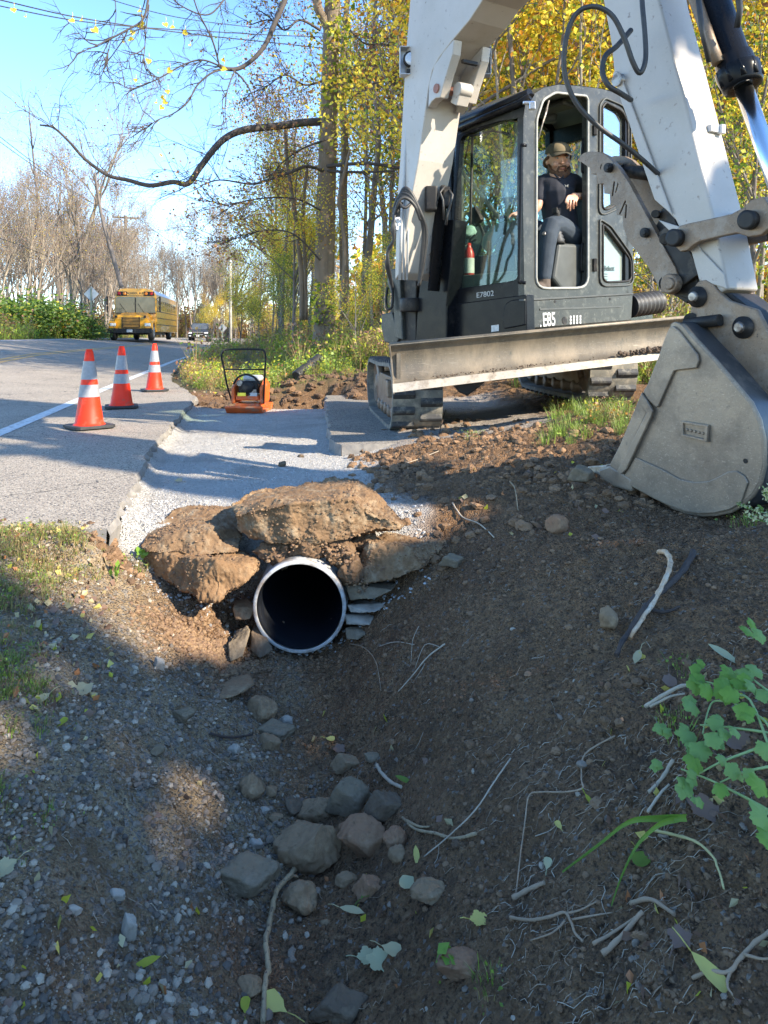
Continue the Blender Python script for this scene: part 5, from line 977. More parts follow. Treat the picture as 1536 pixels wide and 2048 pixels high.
# ================================================================= cones, vehicles, compactor, poles
M_ORG = mat('cone_orange', (.90, .035, .006), (.82, .028, .006), 8, .5, dirt=(.35, .12, .07), dsc=8, damt=.3, spec=.3); M_ORG2 = mat('cone_orange', (.88, .16, .02), None, 8, .5); M_REFL = mat('reflective_collar', (.30, .30, .31), (.23, .235, .24), 40, .5); M_RUB = mat('black_rubber', (.02, .02, .02), (.04, .04, .04), 20, .7)
def place(r, loc, rz=0, rx=0, ry=0): r.location = loc; r.rotation_euler = (rx, ry, rz)
def make_cone():
    r = empty('traffic_cone', (0, 0, 0)); h = .71; rb, rt = .122, .032
    R = lambda t: lerp(rb, rt, clamp((t-.05)/.95))
    b = MB(); s = .36; oc = [(s/2*x, s/2*y) for x, y in ((-1, -.8), (-.8, -1), (.8, -1), (1, -.8), (1, .8), (.8, 1), (-.8, 1), (-1, .8))]; b.prism([V(x, y, .008) for x, y in oc], (0, 0, .026)); 
    for x in (-1, 1):
        for y in (-1, 1): b.box((x*.13, y*.13, .004), .06, .06, .01)
    b.build('base', M_RUB, r, bevel=.004)
    b = MB(); b.lathe((0, 0, .034), (0, 0, h), [(0, rb+.018), (.008, rb+.010), (.02, rb+.001), (.3*h-.034, R(.3)), (.6*h-.034, R(.6)), (.9*h-.034, R(.9)), (.655, rt+.002), (.658, rt-.003), (.676, rt-.004), (.676, rt-.014), (.5, rt-.012)], 40, cap=False); b.build('body', M_ORG, r)
    for a, e in ((.62, .85), (.40, .554)):
        b = MB(); n = [(a*h+.0, R(a)+.0035), ((e)*h, R(e)+.0035)]; b.lathe((0, 0, 0), (0, 0, h), n, 40, cap=False); b.build('reflective_collar', M_REFL, r)
    return r
def copytree(o, parent=None):
    c = o.copy(); COL.objects.link(c); c.parent = parent
    for ch in o.children: copytree(ch, c)
    return c
cone = make_cone()
for i, (px, py, lb, rz) in enumerate(((174, 858, 'orange traffic cone nearest the camera, on the asphalt shoulder', .75), (240, 817, 'middle one of three orange traffic cones on the shoulder', .35), (307, 783, 'farthest of three orange traffic cones, beside the white road line', .5))):
    o = cone if i == 0 else copytree(cone); Y = HC*F/(py-HY); o.location = ((px-CX)/F*Y, Y+.05, 0.002); o.rotation_euler = (0, 0, rz); tag(o, lb, 'traffic cone', 'traffic cones along the shoulder')

def school_bus():
    r = empty('school_bus', (0, 0, 0)); tag(r, 'yellow school bus coming down the road towards the camera', 'bus')
    Yl = mat('bus_yellow', (.72, .33, .012), (.66, .30, .012), 3, .3, coat=.4, dirt=(.35, .2, .05), dsc=2, damt=.15); Bk = M_BLKM; W = 2.44; x0, x1 = -W/2, W/2
    gl = mat('bus_glass', (.03, .035, .035), (.06, .06, .055), 3, .06, coat=.5); wh = mat('bus_roof_white', (.62, .63, .64), None, 3, .4)
    b = MB(); sec = [(x0, .5), (x0, 2.35), (x0+.05, 2.75), (x0+.25, 3.02), (x0+.6, 3.12), (x1-.6, 3.12), (x1-.25, 3.02), (x1-.05, 2.75), (x1, 2.35), (x1, .5)]
    b.prism([V(x, 1.5, z) for x, z in sec], (0, 9.6, 0)); b.build('body', Yl, r, bevel=.03)
    b = MB(); b.prism([V(x, 1.9, z+.012) for x, z in sec[3:7]], (0, 9.0, 0)); b.grid([[V(x, y, z+.015) for x, z in sec[2:8]] for y in np.linspace(1.9, 10.9, 8)]); b.build('roof', wh, r)
    b = MB(); b.prism([V(x0+.22, 0, z) for z in (0,)]+[], (0, 0, 0)) if False else None
    # hood and fenders
    b.add([], []); hp = [V(x0+.28, .05, .62), V(x0+.28, .0, 1.30), V(x0+.42, .12, 1.46), V(x0+.52, 1.5, 1.68), V(x1-.52, 1.5, 1.68), V(x1-.42, .12, 1.46), V(x1-.28, .0, 1.30), V(x1-.28, .05, .62), V(x0+.28, 1.5, .62), V(x1-.28, 1.5, .62), V(x0+.3, 1.5, 1.5), V(x1-.3, 1.5, 1.5)]
    b.add(hp, [(0, 7, 6, 1), (1, 6, 5, 2), (2, 5, 4, 3), (0, 1, 10, 8), (1, 2, 3, 10), (7, 9, 11, 6), (6, 11, 4, 5), (0, 8, 9, 7)]); b.build('hood', Yl, r, bevel=.04, seg=3)
    for s in (-1, 1):
        b = MB(); pr = [V(0, -.12, .72), V(0, -.1, 1.0), V(0, .1, 1.18), V(0, .75, 1.25), V(0, 1.35, 1.15), V(0, 1.5, .6), V(0, 1.15, .62), V(0, 1.05, .9), V(0, .8, 1.05), V(0, .5, 1.05), V(0, .25, .9), V(0, .15, .6)]
        b.prism([p+V(s*W/2, 0, 0) for p in pr], (-s*.42, 0, 0)); b.build('fender', Yl, r, bevel=.04)
        b = MB(); c = V(s*(W/2-.25), -.13, .92); b.box(c, .34, .06, .17); h = b.build('headlight', mat('headlight_glass', (.75, .75, .7), (.6, .6, .55), 9, .15), r, bevel=.03)
        for y0 in (.62, 7.9):
            b = MB(); c = V(s*(W/2-.02), y0, .5); e = c-V(s*.28, 0, 0); b.lathe(c, e, [(0, .3), (.0, .46), (.03, .5), (.25, .5), (.28, .46)], 28); w = b.build('wheel', M_RUB, r)
            b = MB(); b.lathe(c+V(s*.005, 0, 0), e, [(0, .05), (.0, .12), (.06, .16), (.03, .28), (.0, .29)], 20); b.build('rim', mat('wheel_rim', (.1, .1, .1), (.3, .3, .3), 9, .5), w)
        b = MB(); b.box((s*(W/2+.28), .95, 2.35), .1, .1, .5); b.box((s*(W/2+.28), .95, 1.85), .1, .1, .35); b.tube([(s*W/2, 1.6, 2.5), (s*(W/2+.28), .98, 2.6), (s*(W/2+.28), .98, 1.8)], .025, 6); b.build('mirror', Bk, r, bevel=.02)
        b = MB(); b.box((s*.8, -.1, 1.38), .14, .1, .14); b.tube([(s*.8, -.1, 1.4), (s*.75, .2, 1.4)], .02, 6); b.build('crossover_mirror', Bk, r, bevel=.03)
        b = MB(); b.box((s*.78, 1.47, 2.80), .62, .05, .26); L = b.build('light_housing', Bk, r, bevel=.02)
        for k, cc in ((.62, (.9, .25, .02)), (.93, (.55, .02, .02))): b = MB(); c = V(s*k, 1.46, 2.81); b.lathe(c, c-V(0, .04, 0), [(0, .1), (.03, .09), (.04, .0)], 18); b.build('warning_light', mat('warning_lens', cc, None, 5, .2), L)
        # side windows
        for k in range(9): b = MB(); b.box((s*(W/2+.004), 2.5+k*.92, 2.15), .012, .72, .58); b.build('window', gl, r)
        b = MB()
        for z in (.95, 1.35, 1.75): b.box((s*(W/2+.006), 6.2, z), .014, 9.2, .05)
        b.build('rub_rail', Bk, r)
        b = MB(); b.box((s*(W/2+.003), 1.8, 2.1), .01, .45, .75); b.build('driver_window', gl, r)
    b = MB(); b.prism([V(x0+.08, 1.48, 1.62), V(x1-.08, 1.48, 1.62), V(x1-.08, 1.46, 2.52), V(x1-.2, 1.46, 2.60), V(x0+.2, 1.46, 2.60), V(x0+.08, 1.46, 2.52)], (0, -.02, 0)); b.build('windshield', gl, r, bevel=.004)
    b = MB(); b.box((0, 1.45, 2.1), .06, .04, .95); b.box((0, 1.44, 1.63), W-.1, .04, .05); b.tube([(-.5, 1.42, 1.66), (-.9, 1.42, 2.2)], .012, 5); b.tube([(.5, 1.42, 1.66), (.15, 1.42, 2.2)], .012, 5); b.build('windshield_frame', Bk, r)
    b = MB()
    for k in range(7): b.box((0, -.015, .80+k*.085), .95-abs(k-3)*.02, .03, .045)
    g = b.build('grille', mat('grille_yellow', (.5, .24, .02), (.3, .15, .02), 5, .4), r, bevel=.008)
    b = MB(); b.box((0, -.004, 1.05), 1.02, .02, .62); b.build('grille_back', Bk, g)
    b = MB(); b.box((0, -.28, .56), W+.02, .16, .28); b.box((0, -.2, .62), W-.1, .1, .05); b.build('bumper', Bk, r, bevel=.03)
    b = MB(); b.box((0, -.37, .56), .32, .01, .16); b.build('number_plate', M_LABEL, r)
    b = MB(); b.box((0, 1.45, 2.82), .98, .05, .24); hd = b.build('header_sign', Yl, r, bevel=.01); text('SCHOOL BUS', 'header_lettering', .16, Bk, hd, (0, 1.42, 2.82), (1, 0, 0), (0, 0, 1), .002, True)
    b = MB(); b.box((0, 5.5, .48), 1.9, 9.5, .3); b.build('chassis', Bk, r)
    p = P(265, 681, 43); place(r, (p.x-.1, 43, float(road_z(p.x, 43))+.0), math.radians(8.5)); r.location.z = p.z
school_bus()
def pickup():
    r = empty('pickup_truck', (0, 0, 0)); tag(r, 'dark grey pickup truck following the school bus down the road', 'pickup truck')
    pt = mat('truck_paint', (.018, .02, .024), (.014, .016, .018), 3, .25, coat=.3); gl = mat('truck_glass', (.05, .06, .065), (.1, .11, .12), 2, .05, coat=.5); W = 1.88
    b = MB(); pr = [(0, .55), (0, .95), (.12, 1.08), (1.25, 1.18), (1.3, 1.2), (5.3, 1.2), (5.35, .55)]; b.prism([V(-W/2, y, z) for y, z in pr], (W, 0, 0)); b.build('body', pt, r, bevel=.07, seg=3)
    b = MB(); cb = [(1.2, 1.15), (1.75, 1.72), (2.1, 1.8), (3.3, 1.8), (3.65, 1.68), (3.85, 1.15)]; vs = [V(s*(W/2-.06-.16*clamp((z-1.15)/.65)), y, z) for s in (-1, 1) for y, z in cb]; n = 6
    b.add(vs, [tuple(range(n)), tuple(range(2*n-1, n-1, -1))]+[(i, i+n, (i+1) % n+n, (i+1) % n) for i in range(n)]); b.build('cab', pt, r, bevel=.05, seg=3)
    b = MB(); b.add([V(-.8, 1.20, 1.2), V(.8, 1.20, 1.2), V(.68, 1.70, 1.72), V(-.68, 1.70, 1.72)], [(0, 1, 2, 3)]); b.build('windshield', gl, r)
    for s in (-1, 1):
        b = MB(); b.prism([V(s*(W/2-.07), y, z) for y, z in ((1.55, 1.25), (3.6, 1.25), (3.4, 1.65), (1.95, 1.65))], (s*.01, 0, 0)); b.build('side_window', gl, r)
        b = MB(); b.box((s*(W/2-.2), -.01, .86), .36, .05, .16); b.build('headlight', M_LAMPG, r, bevel=.03)
        b = MB(); b.box((s*(W/2-.2), -.03, .58), .2, .03, .1); b.build('fog_lamp', M_LAMPG, r, bevel=.01)
        b = MB(); b.box((s*(W/2+.1), 1.65, 1.25), .18, .1, .16); b.build('mirror', pt, r, bevel=.03)
        for y0 in (.95, 4.2):
            b = MB(); c = V(s*(W/2+.01), y0, .39); b.lathe(c, c-V(s*.25, 0, 0), [(0, .22), (0, .35), (.03, .39), (.22, .39), (.25, .35)], 24); w = b.build('wheel', M_RUB, r)
            b = MB(); b.lathe(c+V(s*.003, 0, 0), c-V(s*.1, 0, 0), [(0, .04), (.02, .1), (.01, .22)], 16); b.build('rim', M_GALV, w)
    b = MB(); b.box((0, -.02, .82), 1.0, .04, .24); b.box((0, -.03, .48), 1.3, .05, .14); b.build('grille', M_BLKM, r, bevel=.03)
    b = MB(); b.box((0, -.05, .7), .9, .02, .025); b.box((0, -.05, .93), 1.0, .02, .025); b.build('chrome_bar', M_GALV, r)
    b = MB(); b.box((0, -.09, .58), .3, .01, .15); b.build('number_plate', M_LABEL, r)
    p = P(396, 684, 70); place(r, (p.x, 70, p.z), math.radians(9))
pickup()
def compactor():
    r = empty('plate_compactor', (0, 0, 0)); tag(r, 'orange plate compactor with black loop handle parked at the end of the grey gravel', 'plate compactor')
    org = mat('compactor_orange', (.75, .13, .02), (.6, .1, .02), 5, .4, dirt=(.3, .22, .15), dsc=8, damt=.35); bk = M_BLKM
    b = MB(); b.prism([V(-.22, -.27, .0), V(-.22, .22, 0), V(-.22, .3, .07), V(-.22, .26, .09), V(-.22, .2, .03), V(-.22, -.25, .03), V(-.22, -.32, .09), V(-.22, -.35, .07)], (.44, 0, 0)); b.box((0, -.02, .07), .3, .3, .07); b.box((0, -.24, .05), .42, .04, .06); b.build('base_plate', org, r, bevel=.008)
    for s in (-1, 1): b = MB(); b.prism([V(s*.15, -.16, .1), V(s*.15, .2, .1), V(s*.15, .24, .32), V(s*.15, .05, .40), V(s*.15, -.16, .30)], (s*.045, 0, 0)); b.build('side_shroud', org, r, bevel=.02, seg=3)
    b = MB(); b.box((0, 0, .17), .28, .3, .06); b.build('deck', org, r, bevel=.01)
    b = MB(); b.box((0, .0, .29), .24, .22, .16); b.lathe((0, -.12, .3), (0, -.17, .3), [(0, .085), (.04, .08), (.05, .03)], 20); e = b.build('engine', bk, r, bevel=.02)
    b = MB(); b.box((.03, .03, .40), .22, .2, .07); b.build('fuel_tank', mat('tank_grey', (.5, .5, .48), None, 4, .4), e, bevel=.03)
    b = MB(); b.lathe((-.09, -.12, .35), (-.09, -.17, .35), [(0, .04), (.05, .035)], 14); b.box((.07, -.13, .24), .08, .03, .06); b.build('carburettor', M_STEELP, e)
    b = MB(); b.box((-.06, -.175, .215), .1, .006, .04); b.build('warning_label', mat('yellow_label', (.75, .6, .05), None, 4, .5), r)
    b = MB(); b.box((.08, -.175, .215), .1, .006, .04); b.build('label_plate', M_LABEL, r); text('14', 'compactor_number', .05, bk, r, (.02, -.18, .215), (1, 0, 0), (0, 0, 1), .001, True)
    b = MB(); L = smoothpath([V(-.19, -.1, .1), V(-.23, -.2, .32), V(-.25, -.28, .55), V(-.27, -.3, .66), V(-.25, -.31, .73), V(-.2, -.31, .755), V(0, -.31, .76), V(.2, -.31, .755), V(.25, -.31, .73), V(.26, -.3, .66), V(.25, -.28, .55), V(.22, -.2, .32), V(.19, -.1, .1)], 5); b.tube(L, .0115, 10); b.tube([V(-.245, -.27, .52), V(.245, -.27, .52)], .009, 8); b.build('handle', bk, r)
    b = MB(); b.tube(smoothpath([V(-.16, -.17, .34), V(-.1, -.19, .42), V(0, -.19, .455), V(.1, -.19, .42), V(.16, -.17, .34)]), .013, 8); b.build('guard_bar', bk, r)
    p = P(499, 821, 9.0); place(r, (p.x, 9.05, -.088), math.radians(-4))
compactor()
M_POLE = mat('weathered_pole', (.17, .145, .12), (.11, .095, .08), 3, .9, stretch=(8, 8, .6)); M_ALU = mat('aluminium_back', (.42, .44, .46), (.34, .36, .38), 4, .45, metal=.3)
def poles():
    r = empty('utility_pole', P(251, 660, 60)); tag(r, 'wooden utility pole with a crossarm standing behind the school bus', 'utility pole'); p = wloc(r)
    t = P(251, 431, 60); b = MB(); b.tube([V(p.x, 60, -.5), V(p.x+.02, 60, t.z)], [.2, .13], 12); b.build('pole', M_POLE, r)
    b = MB(); a = P(225, 434, 60); c = P(278, 437, 60); b.bar(a, c, .12, .14); b.bar(P(238, 436, 60), P(250, 446, 60), .04, .05); b.bar(P(264, 437, 60), P(252, 446, 60), .04, .05); b.build('crossarm', M_POLE, r)
    for k in (0, .25, .75, 1): b = MB(); q = a.lerp(c, k); b.lathe(q+V(0, 0, .05), q+V(0, 0, .28), [(0, .03), (.08, .06), (.12, .045), (.2, .06), (.23, .02)], 10); b.build('insulator', M_GALV, r)
    r = empty('utility_pole', P(461, 690, 55)); tag(r, 'thin pale pole at the road bend between the pickup truck and the woods', 'utility pole'); p = wloc(r); b = MB(); b.tube([p+V(0, 0, -1), P(461, 526, 55)], [.12, .09], 12); b.build('pole', mat('pale_pole', (.5, .47, .42), (.4, .38, .34), 4, .8), r)
    b = MB(); b.lathe(P(461, 526, 55), P(461, 520, 55), [(0, .11), (.22, .06)], 12); b.build('cap', M_GALV, r)
    # road signs seen from behind
    for px, y0, y1, Y, s, lb in ((182, 588, 668, 42, .62, 'grey back of a diamond road sign beside the green bushes'), (445, 656, 684, 66, .55, 'small far diamond road sign seen from behind near the pale pole')):
        g = P(px, y1, Y); r = empty('road_sign', g); tag(r, lb, 'road sign', 'road signs seen from behind'); c = P(px, y0, Y)
        b = MB(); b.bar(g+V(0, 0, -.6), c+V(0, 0, s*.62), .07, .04); b.build('post', mat('sign_post', (.16, .2, .17), None, 4, .6), r)
        b = MB(); h = s*.7; b.prism([c+V(-h, .05, 0), c+V(0, .05, h), c+V(h, .05, 0), c+V(0, .05, -h)], (0, .006, 0)); b.build('panel', M_ALU, r, bevel=.002)
poles()
def wire(name, pts, r, lb, g=None):
    b = MB(); pts = smoothpath([P(*p) for p in pts], 8); b.tube(pts, r, 5); o = b.build(name, M_HOSE, loc=pts[0]); tag(o, lb, 'power line', g)
wire('power_line', [(-60, -12, 22), (0, 0, 22.3), (130, 30, 23), (250, 50, 24), (400, 70, 25.5), (640, 96, 28), (900, 130, 31)], .02, 'upper black wire crossing the sky at the top left', 'wires across the top left sky')
wire('power_line', [(-60, -2, 22), (0, 12, 22.3), (130, 38, 23), (250, 52, 24), (400, 62, 25.5), (640, 74, 28), (900, 78, 31)], .018, 'middle black wire crossing the sky at the top left', 'wires across the top left sky')
wire('power_line', [(120, -40, 24.5), (250, 8, 25), (400, 42, 26), (640, 66, 28.5), (900, 85, 31.5)], .015, 'thin wire meeting the others above the bare branches', 'wires across the top left sky')
wire('power_line', [(-30, 250, 38), (60, 320, 44), (140, 378, 51), (228, 432, 60)], .02, 'wire running from the left edge up to the crossarm end', 'wires to the crossarm pole')
wire('power_line', [(-30, 262, 38), (70, 334, 45), (150, 388, 52), (240, 434, 60)], .02, 'second wire running from the left edge to the crossarm', 'wires to the crossarm pole')
wire('power_line', [(276, 435, 60), (310, 462, 68), (345, 486, 78)], .025, 'wire leaving the crossarm to the right', 'wires to the crossarm pole')
wire('power_line', [(-30, 468, 34), (40, 490, 40), (120, 522, 47), (200, 548, 54), (250, 560, 60)], .02, 'low sagging wire in front of the bare trees at the left', 'wires to the crossarm pole')

def drain():
    b = MB(); a, e = P(592, 752, 11.6), P(640, 716, 12.2); pr = []; L = (e-a).length
    for i in range(33): pr.append((i/32*L, .085 if i % 2 else .07))
    b.lathe(a, e, pr, 20); o = b.build('drain_pipe', M_HOSE, loc=a); tag(o, 'black corrugated drain pipe lying in the weeds at the foot of the big trunk', 'drain pipe')
drain()
# ================================================================= trees and plants
M_BARK = mat('bark', (.22, .165, .115), (.12, .092, .066), 5, .95, bump=.02, bsc=18, stretch=(1, 1, .25), fine=(.27, .24, .2), fsc=30, famt=.4)
M_BARKG = mat('grey_bark', (.20, .17, .15), (.135, .115, .10), 3, .9, hue=.008)
M_TWIG = mat('twig_bark', (.30, .245, .19), (.22, .18, .14), 3, .9, hue=.01)
M_DARKB = mat('branch_bark', (.085, .07, .062), (.05, .042, .038), 3, .9)
def leafm(name, c, c2, tr=.35): return mat(name, c, c2, 1.3, .55, transl=tr, rvar=0)
LY = leafm('leaf_yellow', (.93, .76, .09), (.90, .63, .06), .55); LO = leafm('leaf_orange', (.75, .34, .04), (.6, .26, .035), .45); LG = leafm('leaf_green', (.20, .30, .035), (.11, .19, .028), .4)
LYG = leafm('leaf_yellow_green', (.60, .58, .06), (.46, .48, .05), .5); LB = leafm('leaf_brown', (.30, .15, .09), (.2, .10, .065), .3); LGD = leafm('leaf_dark_green', (.09, .16, .03), (.05, .10, .022), .3)
LEAFS = [LY, LO, LG, LYG, LB, LGD]
def limb_pts(p, d, L, rng, k=5, wob=.18, up=.0):
    pts = [p]; s = L/k
    for i in range(k): d = (d+V(rng.gauss(0, wob), rng.gauss(0, wob), rng.gauss(0, wob)*.8+up)).normalized(); p = p+d*s; pts.append(p)
    return pts, d
class TreeB:
    def __init__(s, seed): s.r = random.Random(seed); s.trunk = MB(); s.br = MB(); s.tips = []
    def grow(s, p, d, L, r, depth, maxd, kids=(3, 5), ratio=.62, spread=.75, up=.06, wob=.16, sides=None, lo=.3):
        k = max(3, 6-depth) if depth else 9; pts, dd = limb_pts(p, d, L, s.r, k, wob if depth else wob*.35, up if depth else .0)
        rs_ = [max(r*(1-.75*i/k), .004) for i in range(k+1)]
        (s.trunk if depth == 0 else s.br).tube(pts, rs_, (10, 6, 5, 4, 3, 3, 3)[min(depth, 6)], cap=False)
        if depth >= maxd: s.tips.append((pts[-1], dd)); s.tips.append((pts[len(pts)//2], dd)); return
        n = s.r.randint(*kids)+(4 if depth == 0 else 0)
        for i in range(n):
            t = s.r.uniform(lo if depth == 0 else .25, 1.0); j = min(int(t*k), k-1); f = t*k-j; q = pts[j].lerp(pts[j+1], f); base = (pts[j+1]-pts[j]).normalized()
            a, b = frame_of(base); th = s.r.uniform(0, math.tau); sp = spread*s.r.uniform(.6, 1.25); nd = (base*math.cos(sp)+(a*math.cos(th)+b*math.sin(th))*math.sin(sp)+V(0, 0, up*2)).normalized()
            s.grow(q, nd, L*ratio*s.r.uniform(.6, 1.1)*(1.1-.45*t if depth == 0 else 1), rs_[j]*.62, depth+1, maxd, kids, ratio, spread, up, wob)
        s.tips.append((pts[-1], dd))
def leafmesh(name, cen, siz, m, midx, parent=None, seed=0, droop=.3, shape=1.0, up=0.):
    rs = np.random.RandomState(seed); n = len(cen); cen = np.asarray(cen, float)
    a = rs.normal(size=(n, 3)); a[:, 2] -= droop; a /= np.linalg.norm(a, axis=1)[:, None]; b = rs.normal(size=(n, 3)); b[:, 2] += up; b -= (b*a).sum(1)[:, None]*a; b /= np.linalg.norm(b, axis=1)[:, None]
    s = np.asarray(siz)[:, None]; w = rs.uniform(.55, .85, (n, 1))*shape; nn = np.cross(a, b)*rs.uniform(-.25, .25, (n, 1))
    v = np.stack([cen-a*s, cen+(b*w+nn-a*.15)*s, cen+a*s*1.05, cen+(-b*w+nn-a*.15)*s], 1).reshape(-1, 3)
    f = np.arange(4*n).reshape(-1, 4); o = fastmesh(name, v, f, m, midx, parent=parent); return o
def make_tree(kind, seed, H, mix=None, leaves=0, lsz=.07, clump=.35, maxd=3, kids=(3, 5), r=.12, ratio=.55, spread=.75, bark=None, up=.06, lo=.3, name=None, twigm=None):
    t = TreeB(seed); t.grow(V(0, 0, -.4), V(0, 0, 1), H, r, 0, maxd, kids, ratio, spread, up, lo=lo)
    root = empty(name or kind, (0, 0, 0)); t.trunk.build('trunk', bark or M_BARKG, root, fixn=False)
    t.br.build('branches', twigm or bark or M_BARKG, root, fixn=False)
    if leaves:
        rs = np.random.RandomState(seed); tips = np.array([tuple(p) for p, d in t.tips]); k = rs.randint(0, len(tips), leaves); cl = rs.rand(len(tips))**1.5; keep = rs.rand(leaves) < (.3+cl[k]); k = k[keep]
        c = tips[k]+rs.normal(size=(len(k), 3))*clump*(.4+cl[k])[:, None]; pr = np.array(mix, float); pr /= pr.sum(); tipm = rs.choice(len(mix), len(tips), p=pr); mi = np.where(rs.rand(len(k)) < .6, tipm[k], rs.choice(len(mix), len(k), p=pr))
        leafmesh('crown', c, lsz*rs.uniform(.6, 1.25, len(k)), LEAFS, mi, root, seed)
    return root
def plant_tree(proto, used, x, y, z, s, rz, lb, cat='tree', group=None, tilt=0):
    o = proto if not used.get(proto.name) else copytree(proto); used[proto.name] = True
    o.location = (x, y, z); o.rotation_euler = (tilt, tilt*.5, rz); o.scale = (s, s, s*random.uniform(.95, 1.1)); tag(o, lb, cat, group); return o
def hillz(x, y): return float(gz(np.array([x]), np.array([y]), False)[0])
def forest():
    used = {}; rnd_ = random.Random(11)
    #                    yellow orange green ygreen brown dgreen
    yel = [make_tree('golden_tree', 21+i, 9.5, m, 16500, .048, .36, 3, (4, 6), .085, .50, .8, lo=.16, bark=M_BARKG) for i, m in enumerate([(9, 1, .8, 4, .3, .2), (8, 2, .6, 3, .6, .1), (5, .5, 2, 7, .2, .4)])]
    mixd = [make_tree('autumn_tree', 41+i, 10.5, m, 5600, .043, .33, 3, (4, 6), .10, .45, .75, lo=.25, bark=M_BARKG) for i, m in enumerate([(2, 4, .6, 1, 4, .3), (1, 3, 1, 1, 5, .5)])]
    grn = [make_tree('green_tree', 61+i, 7.0, m, 10000, .046, .3, 3, (4, 6), .07, .5, .8, lo=.12, bark=M_BARKG) for i, m in enumerate([(1.5, .3, 5, 4, .3, 2), (3, 1, 3, 4, .6, 1)])]
    sap = [make_tree('sapling', 81+i, 8.5, (4, 2, 1, 2, 1, .3), 900, .05, .3, 2, (3, 5), .045, .26, .6, lo=.35, bark=mat('pale_bark', (.30, .26, .21), (.2, .17, .14), 3, .9)) for i in range(3)]
    # golden trees behind the machine
    G = 'golden trees behind the excavator'; n = 0
    spots = []
    for row, (Y, k, off) in enumerate(((13.5, 6, 0), (17, 8, .5), (22, 9, 0), (29, 11, .4), (38, 12, 0))):
        for i in range(k):
            px = lerp((930, 900, 870, 830, 810)[row], 1640, (i+off)/k)+rnd_.uniform(-25, 25); y = Y+rnd_.uniform(-1.3, 1.3); spots.append((px, y, row))
    inbus = lambda x, y: 29.3 < x*.469+y*.883 < 33.6
    for px, y, row in spots:
        x = (px-CX)/F*y
        if inbus(x, y) or (x < 6 and 13.2 < x*.469+y*.883 < 17.0): continue
        pr = rnd_.choice(yel if rnd_.random() < .82 else grn+mixd[:1]); s = rnd_.uniform(.85, 1.15)*(1 if row < 2 else 1.2+.12*row)
        if 1290 < px < 1600 and row == 0: pr = rnd_.choice(yel+grn)
        plant_tree(pr, used, x, y, hillz(x, y)-.1, s, rnd_.uniform(0, 6), 'golden autumn tree in the dense wood behind the excavator', group=G)
    # mixed brown / orange trees left of the machine
    for px, y, s, kd in ((775, 20, .95, 1), (565, 25, .8, 0), (725, 27, 1.0, 1), (590, 35, 1.0, 1), (720, 38, 1.2, 0), (780, 40, 1.5, 0), (560, 44, 1.1, 1), (620, 50, 1.3, 0)):
        x = (px-CX)/F*y
        if inbus(x, y): continue
        plant_tree(mixd[kd], used, x, y, hillz(x, y)-.1, s, rnd_.uniform(0, 6), 'brown and orange autumn tree in the wood between the road and the excavator', group='brown trees beside the big trunk')
    for px, y, s in ((585, 19, .55), (600, 26, .62), (560, 30, .6), (545, 36, .6)):
        x = (px-CX)/F*y; plant_tree(yel[1], used, x, y, hillz(x, y)-.1, s, rnd_.uniform(0, 6), 'low orange-gold tree under the brown branches left of the big trunk', group='low golden trees left of the big trunk')
    for px, y, s in ((545, 22, .34), (600, 21, .34), (715, 14.2, .26), (750, 15.2, .3), (520, 30, .4), (500, 40, .5), (1330, 13, .42), (480, 52, .7), (580, 26, .45)):
        x = (px-CX)/F*y; plant_tree(grn[rnd_.randint(0, 1)], used, x, y, hillz(x, y)-.05, s, rnd_.uniform(0, 6), 'small green bushy tree at the edge of the wood', group='green bushy trees at the wood edge')
    for i in range(26):
        px = rnd_.uniform(735, 800) if i < 3 else rnd_.uniform(800, 1560); y = rnd_.uniform(12.5, 22); x = (px-CX)/F*y
        plant_tree(sap[i % 3], used, x, y, hillz(x, y)-.1, rnd_.uniform(.8, 1.15), rnd_.uniform(0, 6), 'slim pale-stemmed young tree in the wood on the right', group='slim saplings in the wood', tilt=rnd_.uniform(-.06, .06))
    # bare trees on the far side of the road
    bare = [make_tree('bare_tree', 121+i, 11.5, (1, 0, 0, 0, 4, 0), 1300, .05, .5, maxd=4, kids=(5, 6), r=.13, ratio=.50, spread=.5, bark=M_TWIG, up=.10, lo=.30) for i in range(3)]
    far = [make_tree('bare_tree', 141+i, 11.5, (0, 0, 0, 0, 1, 0), 9000, .055, .55, maxd=3, kids=(5, 6), r=.13, ratio=.5, spread=.5, bark=M_TWIG, up=.1, lo=.12) for i in range(2)]
    for t in far:
        for c in t.children:
            if c.name.startswith('crown'): c.name = 'fine_twigs'; c.data.materials.clear(); [c.data.materials.append(M_TWIG) for _ in range(6)]
    fuzz = [(140, 48, 1.25, 0, 'tallest bare grey tree, standing left of the road with reddish fine twigs'),]
    for px, y, s, k, lb in fuzz: x = (px-CX)/F*y; plant_tree(bare[k], used, x, y, 1.0, s, 1.0, lb)
    rows = [(45, 20, 11, .62, .85), (52, 0, 13, .66, .92), (60, 10, 13, .75, 1.0), (70, 0, 14, .8, 1.05), (84, 0, 14, .85, 1.1)]
    for Y, o, n, a, b in rows:
        for i in range(n):
            px = lerp(-60, 350, (i+rnd_.random()*.7)/n)+o; y = Y+rnd_.uniform(-4, 4); x = (px-CX)/F*y
            if x > XW(y)-ROADW-1.5: continue
            plant_tree(far[i % 2] if Y > 55 and i % 2 else bare[rnd_.randint(0, 2)], used, x, y, 1.0, rnd_.uniform(a, b)*(1.0 if px < 170 else .82), rnd_.uniform(0, 6), 'bare grey-brown tree in the leafless wood left of the road', group='bare trees left of the road')
